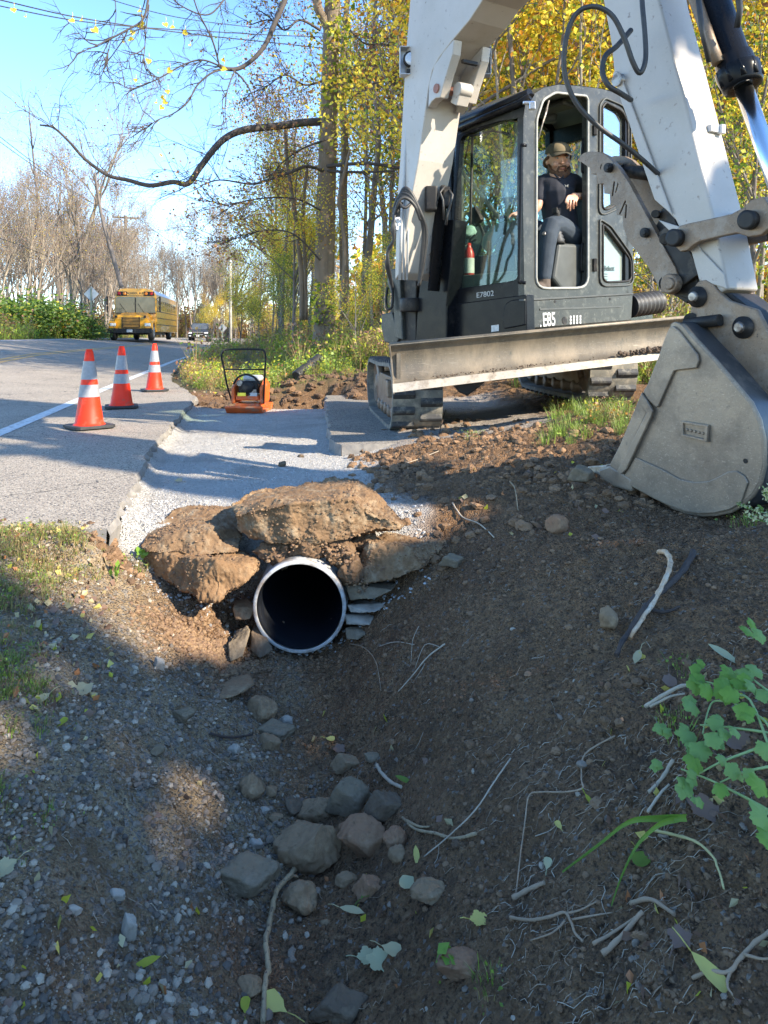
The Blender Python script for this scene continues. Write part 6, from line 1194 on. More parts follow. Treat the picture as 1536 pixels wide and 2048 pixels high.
    for i in range(60):
        px = rnd_.uniform(120, 720); y = rnd_.uniform(88, 130); x = (px-CX)/F*y
        plant_tree(far[i % 2] if i % 3 else bare[i % 3], used, x, y, .3, rnd_.uniform(.9, 1.25), rnd_.uniform(0, 6), 'distant bare tree behind the bend of the road', group='distant bare trees behind the bend')
    for i in range(34):
        px = lerp(200, 760, i/33)+rnd_.uniform(-10, 10); y = rnd_.uniform(84, 105)
        if px > 400: y -= 12; x = (px-CX)/F*y
        plant_tree([mixd[0], grn[1], yel[1]][i % 3], used, x, y, .2, rnd_.uniform(.42, .62), rnd_.uniform(0, 6), 'low autumn tree at the far bend of the road', group='low trees at the far bend')
    x = (385-CX)/F*76; g = make_tree('bare_tree', 171, 6.2, None, 0, maxd=4, kids=(4, 5), r=.3, ratio=.72, spread=.9, bark=M_DARKB, up=.03, lo=.4); g.location = (x+2, 84, .2); g.rotation_euler = (0, .15, 2); g.scale = (1.5, 1.5, 1.35); tag(g, 'wide crooked bare tree behind the pickup truck at the bend', 'tree')
    # leaning stems at left
    for k, (pts, r_, lb) in enumerate((([(243, 575), (222, 500), (205, 440), (195, 380), (190, 345)], .14, 'bare leaning grey trunk between the tall tree and the utility pole'), ([(70, 600), (110, 560), (160, 510)], .09, 'fallen grey stem leaning among the bare trees'), ([(60, 620), (62, 500), (75, 420), (68, 330), (60, 250)], .12, 'straight bare trunk at the far left of the wood'))):
        b = MB(); Ps = [P(x, y, 46+k) for x, y in pts]; b.tube(smoothpath(Ps), [r_*(1-.6*i/(len(Ps)*6-6)) for i in range((len(Ps)-1)*6+1)], 7)
        for j in range(9):
            p = Ps[1+j % (len(Ps)-2)].lerp(Ps[2+j % (len(Ps)-2)], rnd_.random()); L, _ = limb_pts(p, V(rnd_.uniform(-1, 1), 0, 1).normalized(), rnd_.uniform(1.5, 3), rnd_, 5, .18, .1); b.tube(L, [.04, .035, .03, .02, .015, .01], 4)
        o = b.build('bare_tree', M_BARKG, loc=Ps[0]); tag(o, lb, 'tree')
    # bushes left of the road
    bush = [make_tree('leafy_bush', 191+i, 1.45, (.1, .1, 4, .8, .3, 6), 7000, .075, .38, 2, (7, 9), .04, .75, 1.1, lo=.05, up=.02) for i in range(2)]
    for i, (px, y, s, w) in enumerate(((-30, 37, 1.1, 1), (15, 38, 1.2, 1), (58, 39, 1.15, 1), (100, 40, 1.1, 1), (140, 40, .9, 1), (-5, 42, 1.4, 1), (80, 44, 1.45, 1), (168, 42, .72, 1), (35, 46, 1.6, 1))):
        x = (px-CX)/F*y; o = plant_tree(bush[i % 2], used, x, y, .62, s, i*1.3, 'dense dark green leafy bush at the left edge of the road', 'bush', 'green bushes left of the road'); o.scale = (s*1.35, s*1.2, s*.85)
forest()
def big_tree():
    r = empty('oak_tree', P(648, 664, 18)); tag(r, 'big straight trunk with ivy and a long bare limb reaching left over the road', 'tree')
    rs = random.Random(5); b = MB()
    pts = [P(649, 700, 18), P(649, 660, 18), P(649, 560, 18), P(651, 450, 18), P(654, 350, 18), P(657, 250, 18), P(660, 150, 18), P(663, 60, 18), P(668, -60, 18), P(675, -200, 18)]; rad = [.34, .27, .25, .235, .225, .215, .21, .2, .18, .15]
    b.tube(smoothpath(pts, 5), [float(np.interp(i, np.arange(len(rad))*5, rad)) for i in range(len(rad)*5-4)], 20); tr = b.build('trunk', M_BARK, r)
    b = MB(); b.tube(smoothpath([P(660, 70, 18), P(648, 40, 17.9), P(636, 15, 17.8), P(628, -40, 17.7)]), .11, 10); b.build('fork', M_BARK, r)
    def limb(L, r0, r1, twigs, tl, name='limb', m=M_DARKB, depth=2, seed=0, dirz=.0):
        r0 *= .82; twigs = int(twigs*.7)
        b = MB(); S = smoothpath([P(*p) for p in L], 6); n = len(S); b.tube(S, [lerp(r0, r1, i/(n-1)) for i in range(n)], 8); rr = random.Random(seed)
        tips = []
        def tw(p, d, Ln, rad, dp):
            pp_, dd = limb_pts(p, d, Ln, rr, 5, .22, -.01); b.tube(pp_, [rad*(1-.13*i) for i in range(6)], 4 if dp else 3, cap=False); tips.append(pp_[-1])
            if dp:
                for j in range(rr.randint(2, 4)):
                    q = pp_[rr.randint(1, 5)]; tw(q, (dd+V(rr.uniform(-1, 1), rr.uniform(-.6, .6), rr.uniform(-.9, .8))).normalized(), Ln*rr.uniform(.4, .7), max(rad*.6, .0028), dp-1)
        for i in range(twigs):
            k = rr.randint(int(n*.12), n-2); base = (S[k+1]-S[k]).normalized(); d = (base*.8+V(rr.uniform(-.6, .4), rr.uniform(-.5, .5), rr.uniform(-.7, .9)+dirz)).normalized(); tw(S[k], d, tl*rr.uniform(.5, 1.2), .0095, depth)
        return b.build(name, m, r, fixn=False), tips
    limb([(645, 243, 18), (600, 246, 17.8), (560, 252, 17.6), (500, 258, 17.2), (465, 268, 17), (435, 290, 16.8), (400, 335, 16.6), (376, 367, 16.4), (345, 364, 16.2), (300, 371, 16), (255, 360, 15.8), (215, 350, 15.6), (170, 318, 15.4), (140, 285, 15.2), (108, 256, 15), (80, 250, 15)], .125, .018, 34, 1.1, seed=1)
    limb([(655, 345, 17.9), (615, 333, 17.5), (580, 345, 17.2), (530, 362, 17), (500, 368, 16.8), (440, 360, 16.6), (400, 372, 16.4)], .055, .010, 26, .9, seed=2)
    limb([(655, 332, 17.8), (700, 328, 17.4), (750, 328, 17.2), (800, 336, 17.0), (830, 330, 17)], .06, .03, 8, .8, seed=3)
    limb([(655, 342, 17.8), (700, 344, 17.5), (745, 344, 17.3), (790, 342, 17)], .045, .02, 6, .6, seed=33)
    # branches hanging in from above
    up = [([(590, -60, 13), (570, 0, 12.8), (548, 50, 12.6), (533, 85, 12.5), (510, 115, 12.4), (480, 136, 12.3), (455, 138, 12.2), (440, 132, 12.1)], .06, .03, 8, .5),
          ([(462, 138, 12.2), (480, 152, 12.2), (500, 180, 12.1), (512, 215, 12), (518, 250, 12)], .02, .008, 6, .5), ([(455, 138, 12.2), (425, 145, 12), (395, 170, 11.9), (375, 205, 11.8), (345, 228, 11.7), (315, 240, 11.6), (290, 258, 11.5)], .022, .006, 18, .6),
          ([(440, 132, 12.1), (405, 120, 12), (370, 128, 11.9), (330, 150, 11.8), (300, 165, 11.7), (262, 178, 11.6), (230, 160, 11.5)], .02, .006, 18, .6), ([(440, 136, 12.1), (428, 90, 12), (415, 60, 11.9), (395, 20, 11.8), (380, -30, 11.7)], .018, .01, 9, .5),
          ([(300, -50, 9), (296, 0, 8.9), (285, 40, 8.8), (250, 62, 8.7), (215, 80, 8.6), (185, 95, 8.5), (155, 106, 8.4)], .022, .004, 14, .5), ([(298, 10, 8.9), (292, 60, 8.8), (288, 110, 8.7), (280, 155, 8.6)], .010, .004, 10, .4),
          ([(225, -40, 9), (232, 30, 8.9), (222, 80, 8.8), (210, 130, 8.7)], .008, .003, 8, .35), ([(470, 140, 12.2), (455, 180, 12), (450, 220, 11.9), (455, 260, 11.8)], .014, .005, 9, .5), ([(470, -40, 13), (440, 10, 12.8), (410, 30, 12.6), (360, 10, 12.4), (330, -20, 12.3)], .02, .01, 10, .6),
          ([(640, 60, 17), (600, 40, 16.5), (570, 60, 16), (540, 40, 15.5), (500, 50, 15)], .04, .01, 26, 1.0), ([(650, 160, 17.5), (610, 170, 17), (570, 150, 16.5), (530, 175, 16), (490, 190, 15.5)], .035, .008, 30, 1.0), ([(650, 280, 17.5), (600, 300, 17), (560, 330, 16.5), (530, 370, 16)], .03, .008, 24, .9)]
    tips = []
    for i, a in enumerate(up): tips += limb(*a, name='branch', seed=10+i)[1] if i >= 10 else limb(*a, name='branch', seed=10+i)[1]*0
    for i, (pts, r0) in enumerate((([(640, 420, 17.5), (600, 400, 17), (550, 395, 16.5), (500, 400, 16), (450, 410, 15.6), (400, 395, 15.3)], .03), ([(640, 520, 17.5), (590, 470, 17), (540, 460, 16.5), (490, 470, 16.2), (440, 490, 16)], .03), ([(700, 200, 17), (740, 170, 17), (790, 160, 17)], .03), ([(700, 60, 17), (740, 90, 17), (800, 60, 17)], .03))):
        tips += limb(pts, r0, .008, 30, .9, 'branch', seed=40+i)[1]
    # sparse dry leaves on those branches
    q = np.random.RandomState(3); T = np.array([tuple(t) for t in tips]); k = q.randint(0, len(T), 3600); c = T[k]+q.normal(size=(3600, 3))*.16; leafmesh('dry_leaves', c, .034*q.uniform(.6, 1.3, 3600), [LB, LO, LYG], q.choice(3, 3600, p=[.62, .22, .16]), r, 4)['kind'] = 'stuff'
    # single heart-shaped yellow leaves hanging over the road
    for px, py, Y, s in ((27, 20, 8.5, .9), (51, 33, 8.5, .4), (144, 41, 8.5, 1), (163, 40, 8.6, .6), (190, 60, 8.5, 1.3), (279, 22, 8.8, .7), (283, 51, 8.8, 1.4), (265, 65, 8.8, .9), (262, 78, 8.8, 1.1), (331, 49, 9, 1), (345, 54, 9, .9), (370, 65, 9.5, 1), (297, 122, 8.7, 1), (339, 141, 9, 1), (271, 160, 8.7, .7), (335, 183, 9, .9), (325, 195, 9, .8), (330, 204, 9, .9), (323, 215, 9, .9), (448, 138, 12, 1.5), (312, 205, 9, .5), (246, 83, 8.8, .5), (380, 90, 9, .5), (447, 120, 12, .9)):
        c = P(px, py, Y); a = rs.uniform(-1.6, 1.6); b = MB(); h = .042*s; out = []
        for t in np.linspace(0, math.tau, 15)[:-1]: x = 16*math.sin(t)**3/16*h*.8; z = (13*math.cos(t)-5*math.cos(2*t)-2*math.cos(3*t)-math.cos(4*t))/16*h; out.append(c+V(x*math.cos(a)-z*math.sin(a), .02*math.sin(x*40), -abs(0)+(z*math.cos(a)+x*math.sin(a))))
        out = [V(p.x, p.y, 2*c.z-p.z) if False else p for p in out]; b.add(out+[c+V(0, .008, 0)], [(i, (i+1) % 14, 14) for i in range(14)]); b.tube([c+V(0, 0, h*.3), c+V(.01, 0, h*1.6), c+V(0, .01, h*2.4)], .0025, 4); b.build('yellow_leaf', LY, r, fixn=False)
    # ivy on the trunk
    ce = []
    for y0, y1, n in ((40, 210, 380), (210, 330, 70), (560, 650, 260), (-60, 40, 60)):
        for i in range(n): yy = q.uniform(y0, y1); px = np.interp(yy, [0, 640], [664, 649])+q.uniform(-26, 30)+(12 if yy < 210 else 0); p = P(px, yy, 17.72+q.uniform(-.12, .2)); ce.append(tuple(p))
    ce = np.array(ce); leafmesh('ivy', ce, .06*q.uniform(.6, 1.3, len(ce)), [LYG, LG, LY], q.choice(3, len(ce), p=[.6, .25, .15]), r, 9)['kind'] = 'stuff'
    # second forking trunk to the right of the big one
    for i, (pts, r0, lb) in enumerate((([(690, 640, 19), (688, 500, 19), (686, 380, 19), (690, 300, 19), (684, 180, 19), (690, 60, 19), (700, -60, 19)], .13, 'dark upright trunk close behind the big ivy-clad trunk'), ([(682, 620, 17), (690, 520, 17), (684, 440, 17), (678, 400, 17), (690, 340, 17), (700, 300, 17)], .06, 'thin twisted stem just right of the big trunk'), ([(733, 560, 20), (742, 460, 20), (750, 360, 20), (757, 280, 20), (748, 120, 20), (752, -30, 20)], .10, 'straight pale trunk halfway between the big trunk and the boom'), ([(604, 640, 18.5), (602, 540, 18.5), (590, 430, 18.5), (575, 330, 18.5), (570, 260, 18.5)], .07, 'slender trunk leaning left of the big trunk'), ([(612, 640, 19), (610, 520, 19), (606, 430, 19), (615, 330, 19)], .06, 'slender upright trunk left of the big trunk'))):
        b = MB(); S = smoothpath([P(*p) for p in pts]); b.tube(S, [lerp(r0, r0*.5, j/(len(S)-1)) for j in range(len(S))], 8); o = b.build('tree_trunk', M_BARK if i != 2 else M_BARKG, loc=S[0]); tag(o, lb, 'tree')
big_tree()
def weedproto(seed, h, mix, n=60, lsz=.03, blades=20):
    rs = np.random.RandomState(seed); vs, fs, mi = [], [], []
    for i in range(blades):     # thin blades
        a = rs.uniform(0, math.tau); r = rs.uniform(0, .12); L = h*rs.uniform(.5, 1.1); ln = rs.uniform(.15, .6); d = np.array([math.cos(a), math.sin(a), 0]); w = .004*rs.uniform(.6, 1.3)+h*.004; s = np.array([-d[1], d[0], 0])*w; p = d*r; o = len(vs)
        for j, t in enumerate((0, .4, .75, 1.)): c = p+d*(ln*L*t**1.8)+np.array([0, 0, L*(t-.25*t*t*ln*2)]); k = 1-t*.9; vs += [c-s*k, c+s*k]
        for j in range(3): fs.append((o+2*j, o+2*j+1, o+2*j+3, o+2*j+2)); mi.append(mix[0][rs.randint(len(mix[0]))])
    for i in range(n):
        c = np.array([rs.normal(0, .1), rs.normal(0, .1), h*rs.uniform(.1, .85)]); a = rs.normal(size=3); a /= np.linalg.norm(a); b = np.cross(a, rs.normal(size=3)); b /= np.linalg.norm(b); s = lsz*rs.uniform(.5, 1.2); o = len(vs); vs += [c-a*s, c+b*s*.6, c+a*s, c-b*s*.6]; fs.append((o, o+1, o+2, o+3)); mi.append(mix[1][rs.randint(len(mix[1]))])
    return np.array(vs), np.array(fs), np.array(mi)
M_GRASS = leafm('grass_green', (.15, .21, .04), (.22, .27, .06), .3); M_DRY = leafm('grass_dry', (.42, .32, .13), (.34, .25, .11), .3); M_GRASSL = leafm('grass_bright', (.32, .45, .06), (.24, .38, .05), .35)
WM = [M_GRASS, M_DRY, M_GRASSL, LG, LYG, LO, LB, LGD, LY]
def field(name, pts, protos, smin, smax, seed, sub=0):
    rs = np.random.RandomState(seed); V_, F_, M_ = [], [], []; o = 0
    for x, y, z in pts:
        v, f, m = protos[rs.randint(len(protos))]; a = rs.uniform(0, math.tau); s = rs.uniform(smin, smax); R = np.array([[math.cos(a), -math.sin(a), 0], [math.sin(a), math.cos(a), 0], [0, 0, 1]])*s; V_.append(v@R.T+np.array([x, y, z])); F_.append(f+o); M_.append(m); o += len(v)
    ob = fastmesh(name, np.concatenate(V_), np.concatenate(F_), WM, np.concatenate(M_)); tag(ob, kind='stuff'); return ob
def undergrowth():
    rs = np.random.RandomState(17)
    tall = [weedproto(i, .8, ([1, 1, 0], [3, 6, 1, 6, 4]), 70, .035, 26) for i in range(4)]; green = [weedproto(10+i, .5, ([0, 2, 0], [3, 4, 0, 2]), 60, .035, 30) for i in range(4)]; dry = [weedproto(20+i, .35, ([1, 1, 1, 0], [6, 1, 5, 4]), 25, .03, 34) for i in range(4)]
    low = [weedproto(30+i, .13, ([0, 1, 1], [1, 6, 0]), 14, .014, 34) for i in range(4)]; lowg = [weedproto(40+i, .12, ([0, 0, 2, 1], [0, 3, 2]), 22, .013, 40) for i in range(4)]
    def pts(n, fx, fy, cond=None):
        out = []
        while len(out) < n:
            y = fy(rs.rand()); x = fx(rs.rand(), y)
            if cond is None or cond(x, y): out.append((x, y, Z(x, y)-.01))
        return out
    far = lambda u: 12*math.exp(u*math.log(60/12.)); onv = lambda x, y: x > XR(y)+.25
    fw = [weedproto(70+i, .9, ([1, 1], [6, 6, 5, 4, 1]), 220, .03, 30) for i in range(4)]; fy = [weedproto(80+i, .9, ([1, 1], [8, 4, 5, 8, 3]), 220, .035, 20) for i in range(4)]
    field('distant_woods', [(lerp(-95, 0, rs.rand())+0*k, 125+rs.rand()*25, -.5) for k in range(420)], fw, 4.5, 9, 20); field('distant_woods', [(x, y, .3) for x, y in zip(rs.uniform(-44, -3, 260), rs.uniform(78, 110, 260)) if x > XW(y)+1.5], fw+fy, 2.5, 5.5, 21); field('distant_woods', [(x, 50+rs.rand()*15, 1.0) for x in rs.uniform(-2, 42, 220)], fy+fw[:1], 4, 9, 22)
    patchy = lambda x, y, k=0.: fbm(np.array([x*.45]), np.array([y*.45]), None, 3, 70)[0] > -.12+k
    openv = lambda x, y: x > XR(y)+.25 and (x > -.3 or y > 13.2) and patchy(x, y) and (x > XR(y)+1.6+.03*y or rs.rand() < .12)
    field('undergrowth', pts(1250, lambda u, y: lerp(XR(y)+.3, .9*y*.6, u), far, openv), tall+green, .5, 1.5, 1); field('undergrowth', pts(420, lambda u, y: lerp(-.4, 1.5, u), lambda u: 10.4+u*4, lambda x, y: patchy(x, y)), tall+green, .45, 1.0, 2)
    field('grass', pts(900, lambda u, y: XR(y)+.04+abs(rs.normal())*.05*y, lambda u: 11.4*math.exp(u*math.log(3.2)), onv), dry+low+lowg, .5, 1.1, 3); field('grass', pts(260, lambda u, y: lerp(-3.6, 0., u), lambda u: 11.0+u*3, onv), green+lowg+lowg+dry, .35, .9, 13)
    field('undergrowth', pts(500, lambda u, y: XW(y)-ROADW-.4-u*9, lambda u: 30+u*35), tall+green, 1.0, 2.0, 4)
    field('undergrowth', pts(420, lambda u, y: 1.6+u*5, lambda u: 8.5+u*4.5), tall+green, .6, 1.1, 5)
    # grass on the near left bank
    field('grass', pts(420, lambda u, y: -1.15-u*.9-max(0, (2.2-y))*-.2, lambda u: 2.45+u*.8, lambda x, y: x < -1.12-.2*rs.rand()), low+low+low+lowg, .2, .48, 6); field('grass', pts(90, lambda u, y: -.80-u*.6-.35*(y-1.6), lambda u: 1.5+u*.9), low+low+low+lowg, .2, .45, 7)
    field('grass', [(x, y, Z(x, y)) for x, y in zip(rs.normal(-1.12, .06, 24), rs.normal(2.15, .07, 24))], lowg, .25, .42, 8)
    field('undergrowth', pts(260, lambda u, y: 2.1+u*5+.3*y, lambda u: 1.0+u*6.5), tall+green+dry, .25, .7, 12)
    # tuft of long grass on the spoil mound and under the bucket
    mp = [onground(px, py) for px, py in zip(rs.uniform(1090, 1265, 15), rs.uniform(850, 890, 15))]; lg = [weedproto(60+i, .3, ([0, 2, 0], [0, 2, 1]), 10, .02, 40) for i in range(3)]
    field('grass', [(p.x, p.y, p.z-.02) for p in mp], lg, .25, .55, 9)
    mp = [onground(px, py) for px, py in zip(rs.uniform(1100, 1260, 50), rs.uniform(812, 850, 50))]; field('grass', [(p.x, p.y, p.z-.02) for p in mp], lg+dry[:1], .3, .6, 10)
    mp = [onground(px, py) for px, py in ((940, 880), (962, 868), (945, 870), (250, 1120), (275, 1135), (285, 1125), (1495, 1010), (90, 1640), (985, 1980), (1340, 1450), (1370, 1480), (1360, 1330))]; field('grass', [(p.x, p.y, p.z-.01) for p in mp], lowg, .3, .6, 11)
undergrowth()
def shade():
    """unseen trees and brush right of the frame, crowns shaped to shade the ditch and arm"""
    e1 = np.array([.469, .883, 0]); e2 = np.array([-.468, .249, .848]); rs = np.random.RandomState(9)
    def pq(c): return c@e1, c@e2
    def crown(root, n, p0, p1, q0, q1, dist, depth, sz, keep, seed, mats=LEAFS):
        S = np.array([.749, -.398, .53]); out = []
        while sum(map(len, out)) < n:
            k = 4000; p = rs.uniform(p0, p1, k); q = rs.uniform(q0, q1, k); t = dist+rs.normal(0, depth, k); c = p[:, None]*e1+q[:, None]*e2+t[:, None]*S
            m = keep(p, q, c); out.append(c[m])
        c = np.concatenate(out)[:n]; leafmesh('crown', c, sz*rs.uniform(.7, 1.3, n), mats, rs.choice(6, n, p=[.45, .15, .12, .2, .05, .03]), root, seed)
    H = lambda p, q, cp, cq, a, b: ((p-cp)/a)**2+((q-cq)/b)**2 < 1
    def keep1(p, q, c):  # leaves cut away along the sun's rays to place lit patches and shade edge
        n = fbm(p*2.2, q*2.2, None, 3, 77); k = (p < 1.86+.05*np.sin(q*9)+.03*np.sin(q*31)) | (q < .66+.05*np.sin(p*7)-.28*(p-2.3)*(p < 2.3))
        k &= ~H(p, q, 1.67, .37, .10, .085) & ~H(p, q, 1.45, .32, .06, .05) & ~H(p, q, 1.20, .80, .13, .10) & ~H(p, q, 1.45, 1.25, .10, .12) & ~H(p, q, 1.72, 1.45, .12, .12) & ~H(p, q, 1.3, 1.02, .06, .09)
        k &= ~H(p, q, 3.05, .30, .06, .03) & ~H(p, q, 1.05, -.15, .07, .04)
        return k & (c[:, 2] > .6) & (n > -.62)
    r = empty('golden_tree', (12.1, -6.1, 0)); tag(r, 'leafy tree outside the picture on the right that shades the near ditch', 'tree')
    b = MB(); b.tube(smoothpath([V(12.1, -6.1, -.1), V(12.2, -6.1, 3), V(12.0, -6.0, 7), V(12.1, -6.2, 11)]), [.16, .15, .15, .14, .14, .13, .13, .12, .12, .11, .11, .1, .1, .09, .09, .08, .07, .06, .05], 10)
    b.build('trunk', M_BARK, r); crown(r, 15000, -1.4, 2.0, -.9, 3.4, 16.0, .9, .08, keep1, 1)
    r = empty('shade_bush', (8.1, -.9, .2)); tag(r, 'unseen bush added outside the picture on the right to shade the bank', 'bush')  # unseen bush, added to keep the low bank in shade
    b = MB(); [b.tube(smoothpath([V(8.1, -.9, .1), V(8.1+dx*.5, -.9+dy*.5, 2.2), V(8.1+dx, -.9+dy, 4.8)]), .03, 6) for dx, dy in ((0, 0), (.4, .5), (-.2, -.5), (.3, 1), (.5, 1.4))]; b.build('trunk', M_DARKB, r)
    crown(r, 14000, 1.7, 4.6, -1.2, .72, 9.0, .45, .065, keep1, 2)
    # unseen thin crown, shaped to break the light on the arm and boom
    r = empty('autumn_tree', (9.5, -1.0, 0)); tag(r, 'thin-crowned tree outside the picture on the right that throws broken shade on the digging arm', 'tree'); b = MB(); b.tube([V(9.5, -1, 0), V(9.4, -.9, 5), V(9.2, -.8, 9)], [.15, .12, .06], 8); b.build('trunk', M_BARK, r)
    def keep2(p, q, c): return ((fbm(p*1.7, q*1.7, None, 4, 91) > .02) & (q > 1.0) & (q < 2.7) & (p < 4.3)) | ((fbm(p*2, q*2, None, 3, 95) > -.3) & (q > 3.5) & (p > 4.95))
    crown(r, 8000, 3.3, 6.1, .9, 5.2, 11, 1.0, .07, keep2, 3)
    def keep3(p, q, c): return fbm(p*1.2+4, q*1.2, None, 4, 93) > .12
    return
    r = empty('autumn_tree', (14, 1.0, 0)); tag(r, 'second thin-crowned tree outside the picture on the right', 'tree'); b = MB(); b.tube([V(14, 1, 0), V(14, 1, 9)], [.2, .1], 8); b.build('trunk', M_BARK, r)
    crown(r, 7000, 6.2, 13, .8, 4.5, 15, 1.5, .09, keep3, 4)
shade()
# ================================================================= the operator
M_SKIN = mat('skin', (.60, .33, .22), (.52, .27, .17), 14, .5, rvar=.05); M_SHIRT = mat('navy_shirt', (.012, .014, .024), (.022, .024, .035), 14, .85, bump=.002, bsc=25); M_JEAN = mat('dark_jeans', (.018, .028, .042), (.032, .045, .062), 9, .85, bump=.002, bsc=30)
M_HAIR = mat('brown_beard', (.07, .035, .02), (.14, .07, .035), 40, .9, bump=.003, bsc=120); M_CAP = mat('khaki_cap', (.10, .085, .055), (.065, .055, .035), 12, .9); M_CAPF = mat('cap_front', (.20, .155, .09), (.15, .115, .065), 14, .9); M_BOOT = mat('work_boot', (.12, .085, .06), (.07, .05, .04), 10, .8)
def blob(name, chains, balls, m, parent, vox=.007, sm=6):
    b = MB()
    for pts, rad in chains:
        S = smoothpath(pts, 4); n = len(S); R_ = [float(np.interp(i/4, np.arange(len(rad)), rad)) for i in range(n)]; b.tube(S, R_, 14)
        for p, r in ((S[0], R_[0]), (S[-1], R_[-1])): balls = list(balls)+[(p, (r, r, r), None)]
    for c, r, R in balls:
        import bmesh
        bm = bmesh.new(); bmesh.ops.create_icosphere(bm, subdivisions=3, radius=1); vs = [v.co.copy() for v in bm.verts]; fs = [tuple(v.index for v in f.verts) for f in bm.faces]; bm.free()
        vs = [V(v.x*r[0], v.y*r[1], v.z*r[2]) for v in vs]; vs = [(R @ v if R is not None else v)+c for v in vs]; b.add(vs, fs, True)
    o = b.build(name, m, parent); md = o.modifiers.new('r', 'REMESH'); md.mode = 'VOXEL'; md.voxel_size = vox; md.use_smooth_shade = True
    s = o.modifiers.new('s', 'SMOOTH'); s.factor = .5; s.iterations = sm
    dg = bpy.context.evaluated_depsgraph_get(); me = bpy.data.meshes.new_from_object(o.evaluated_get(dg)); o.modifiers.clear(); o.data = me; return o
def person():
    A = lambda px, py, a: SD(px, py, a)
    seatp = cab(.3, .86, 1.60); r = empty('person', seatp); tag(r, 'bearded man in khaki cap, navy shirt and dark jeans sitting at the excavator controls', 'person')
    hc = A(1116, 322, .29); f = V(.10, -1, -.16).normalized(); rt = f.cross(V(0, 0, 1)).normalized(); rt = -rt if rt.x < 0 else rt; upv = rt.cross(f).normalized(); upv = -upv if upv.z < 0 else upv
    tilt = Matrix.Rotation(.07, 3, f); rt = tilt @ rt; upv = tilt @ upv
    L = lambda x, y, z: hc+rt*x*1.12+f*y*1.12+upv*z*1.12            # head space: right, front, up
    RH = Matrix((rt, f, upv)).transposed()
    pel = seatp+V(0, 0, .09); chest = A(1113, 382, .30); top = A(1114, 360, .29)
    kn = cab(.14, .50, 1.73); ft = cab(.14, .40, 1.27); kf = cab(.46, .46, 1.74); ff = cab(.46, .34, 1.27)
    shl, shr = A(1086, 366, .38), A(1147, 364, .22); ell, elr = A(1074, 414, .36), A(1183, 402, .26); wrl, wrr = A(1050, 428, .42), A(1166, 393, .13)
    hand = A(1152, 393, .10)
    fing = []      # near hand: palm over the lever, five fingers hanging over it
    for i, (dx, L_, r_) in enumerate(((-14, 16, .0095), (-9, 25, .010), (-3, 29, .0105), (4, 25, .010), (10, 18, .009))):
        if i == 0: p = [hand+V(-.02, -.01, -.0), A(1138, 392, .06), A(1133, 398, .05), A(1131, 405, .05)]
        else: x0 = 1146+dx*.9; p = [hand+V(0, 0, -.0), A(x0, 396, .055), A(x0-3, 396+L_*.45, .04), A(x0-3+dx*.05, 396+L_*.85, .065)]
        fing.append((p, [r_*1.15, r_*1.05, r_, r_*.8]))
    hl = A(1034, 430, .44); fl = [([hl, hl+V(-.03, -.02+i*.018, .01), hl+V(-.06, -.02+i*.018, -.005), hl+V(-.075, -.02+i*.018, -.03)], [.011, .01, .009, .008]) for i in range(4)]+[([hl, hl+V(0, -.04, .0), hl+V(-.03, -.055, -.01)], [.012, .010, .009])]
    head = [(hc+upv*.03, (.088*1.1, .104*1.1, .105*1.1), RH), (L(0, .02, -.055), (.072, .078, .075), RH), (L(0, .055, -.105), (.040, .034, .032), RH), (L(0, .097, .0), (.0135, .014, .030), RH), (L(0, .108, -.022), (.0165, .017, .013), RH), (L(0, .088, .045), (.052, .016, .012), RH), (L(.048, .07, -.03), (.028, .024, .026), RH), (L(-.048, .07, -.03), (.028, .024, .026), RH), (L(0, .094, -.058), (.026, .012, .0085), RH),
            (L(.088, -.005, .0), (.009, .022, .034), RH), (L(-.088, -.005, .0), (.009, .022, .034), RH)]
    body = blob('body', [([pel, lerp(pel, chest, .5), chest, top], [.125, .12, .13, .09]), ([top, hc+V(0, .02, -.10), hc+V(0, .0, -.03)], [.062, .058, .056]), ([shl, ell, wrl, hl], [.05, .040, .028, .03]), ([shr, elr, wrr, hand], [.05, .042, .030, .030]),
                         ([pel+UA*-.08, kn, ft], [.085, .06, .045]), ([pel+UA*.08, kf, ff], [.085, .06, .045])]+fing+fl, head+[(hand+V(-.012, 0, 0), (.042, .03, .034), None), (hl+V(-.01, 0, 0), (.04, .035, .02), None)], M_SKIN, r, .0055, 3)
    # sockets and eyes
    for s in (-1, 1):
        b = MB(); c = L(s*.034, .0885, .017); b.add([tuple(c+RH @ V(math.cos(t)*.0165, .004, math.sin(t)*.0085)) for t in np.linspace(0, math.tau, 17)[:-1]]+[tuple(c+f*.012)], [(i, (i+1) % 16, 16) for i in range(16)], True); b.build('eye', mat('eye_white', (.5, .45, .42), None, 5, .3), r)
        b = MB(); c2 = L(s*.036, .1005, .017); b.lathe(c2, c2+f*.004, [(0, .0075), (.004, .006)], 12); b.build('iris', mat('iris', (.03, .02, .015), None, 5, .2), r)
        b = MB(); b.tube([L(s*.014, .108, .031), L(s*.032, .109, .037), L(s*.056, .098, .032)], [.004, .0055, .003], 6); b.build('eyebrow', M_HAIR, r)
    b = MB(); b.tube([L(-.022, .104, -.066), L(0, .110, -.064), L(.022, .104, -.066)], [.003, .005, .003], 6); b.build('mouth', mat('lips', (.30, .11, .09), None, 5, .5), r)
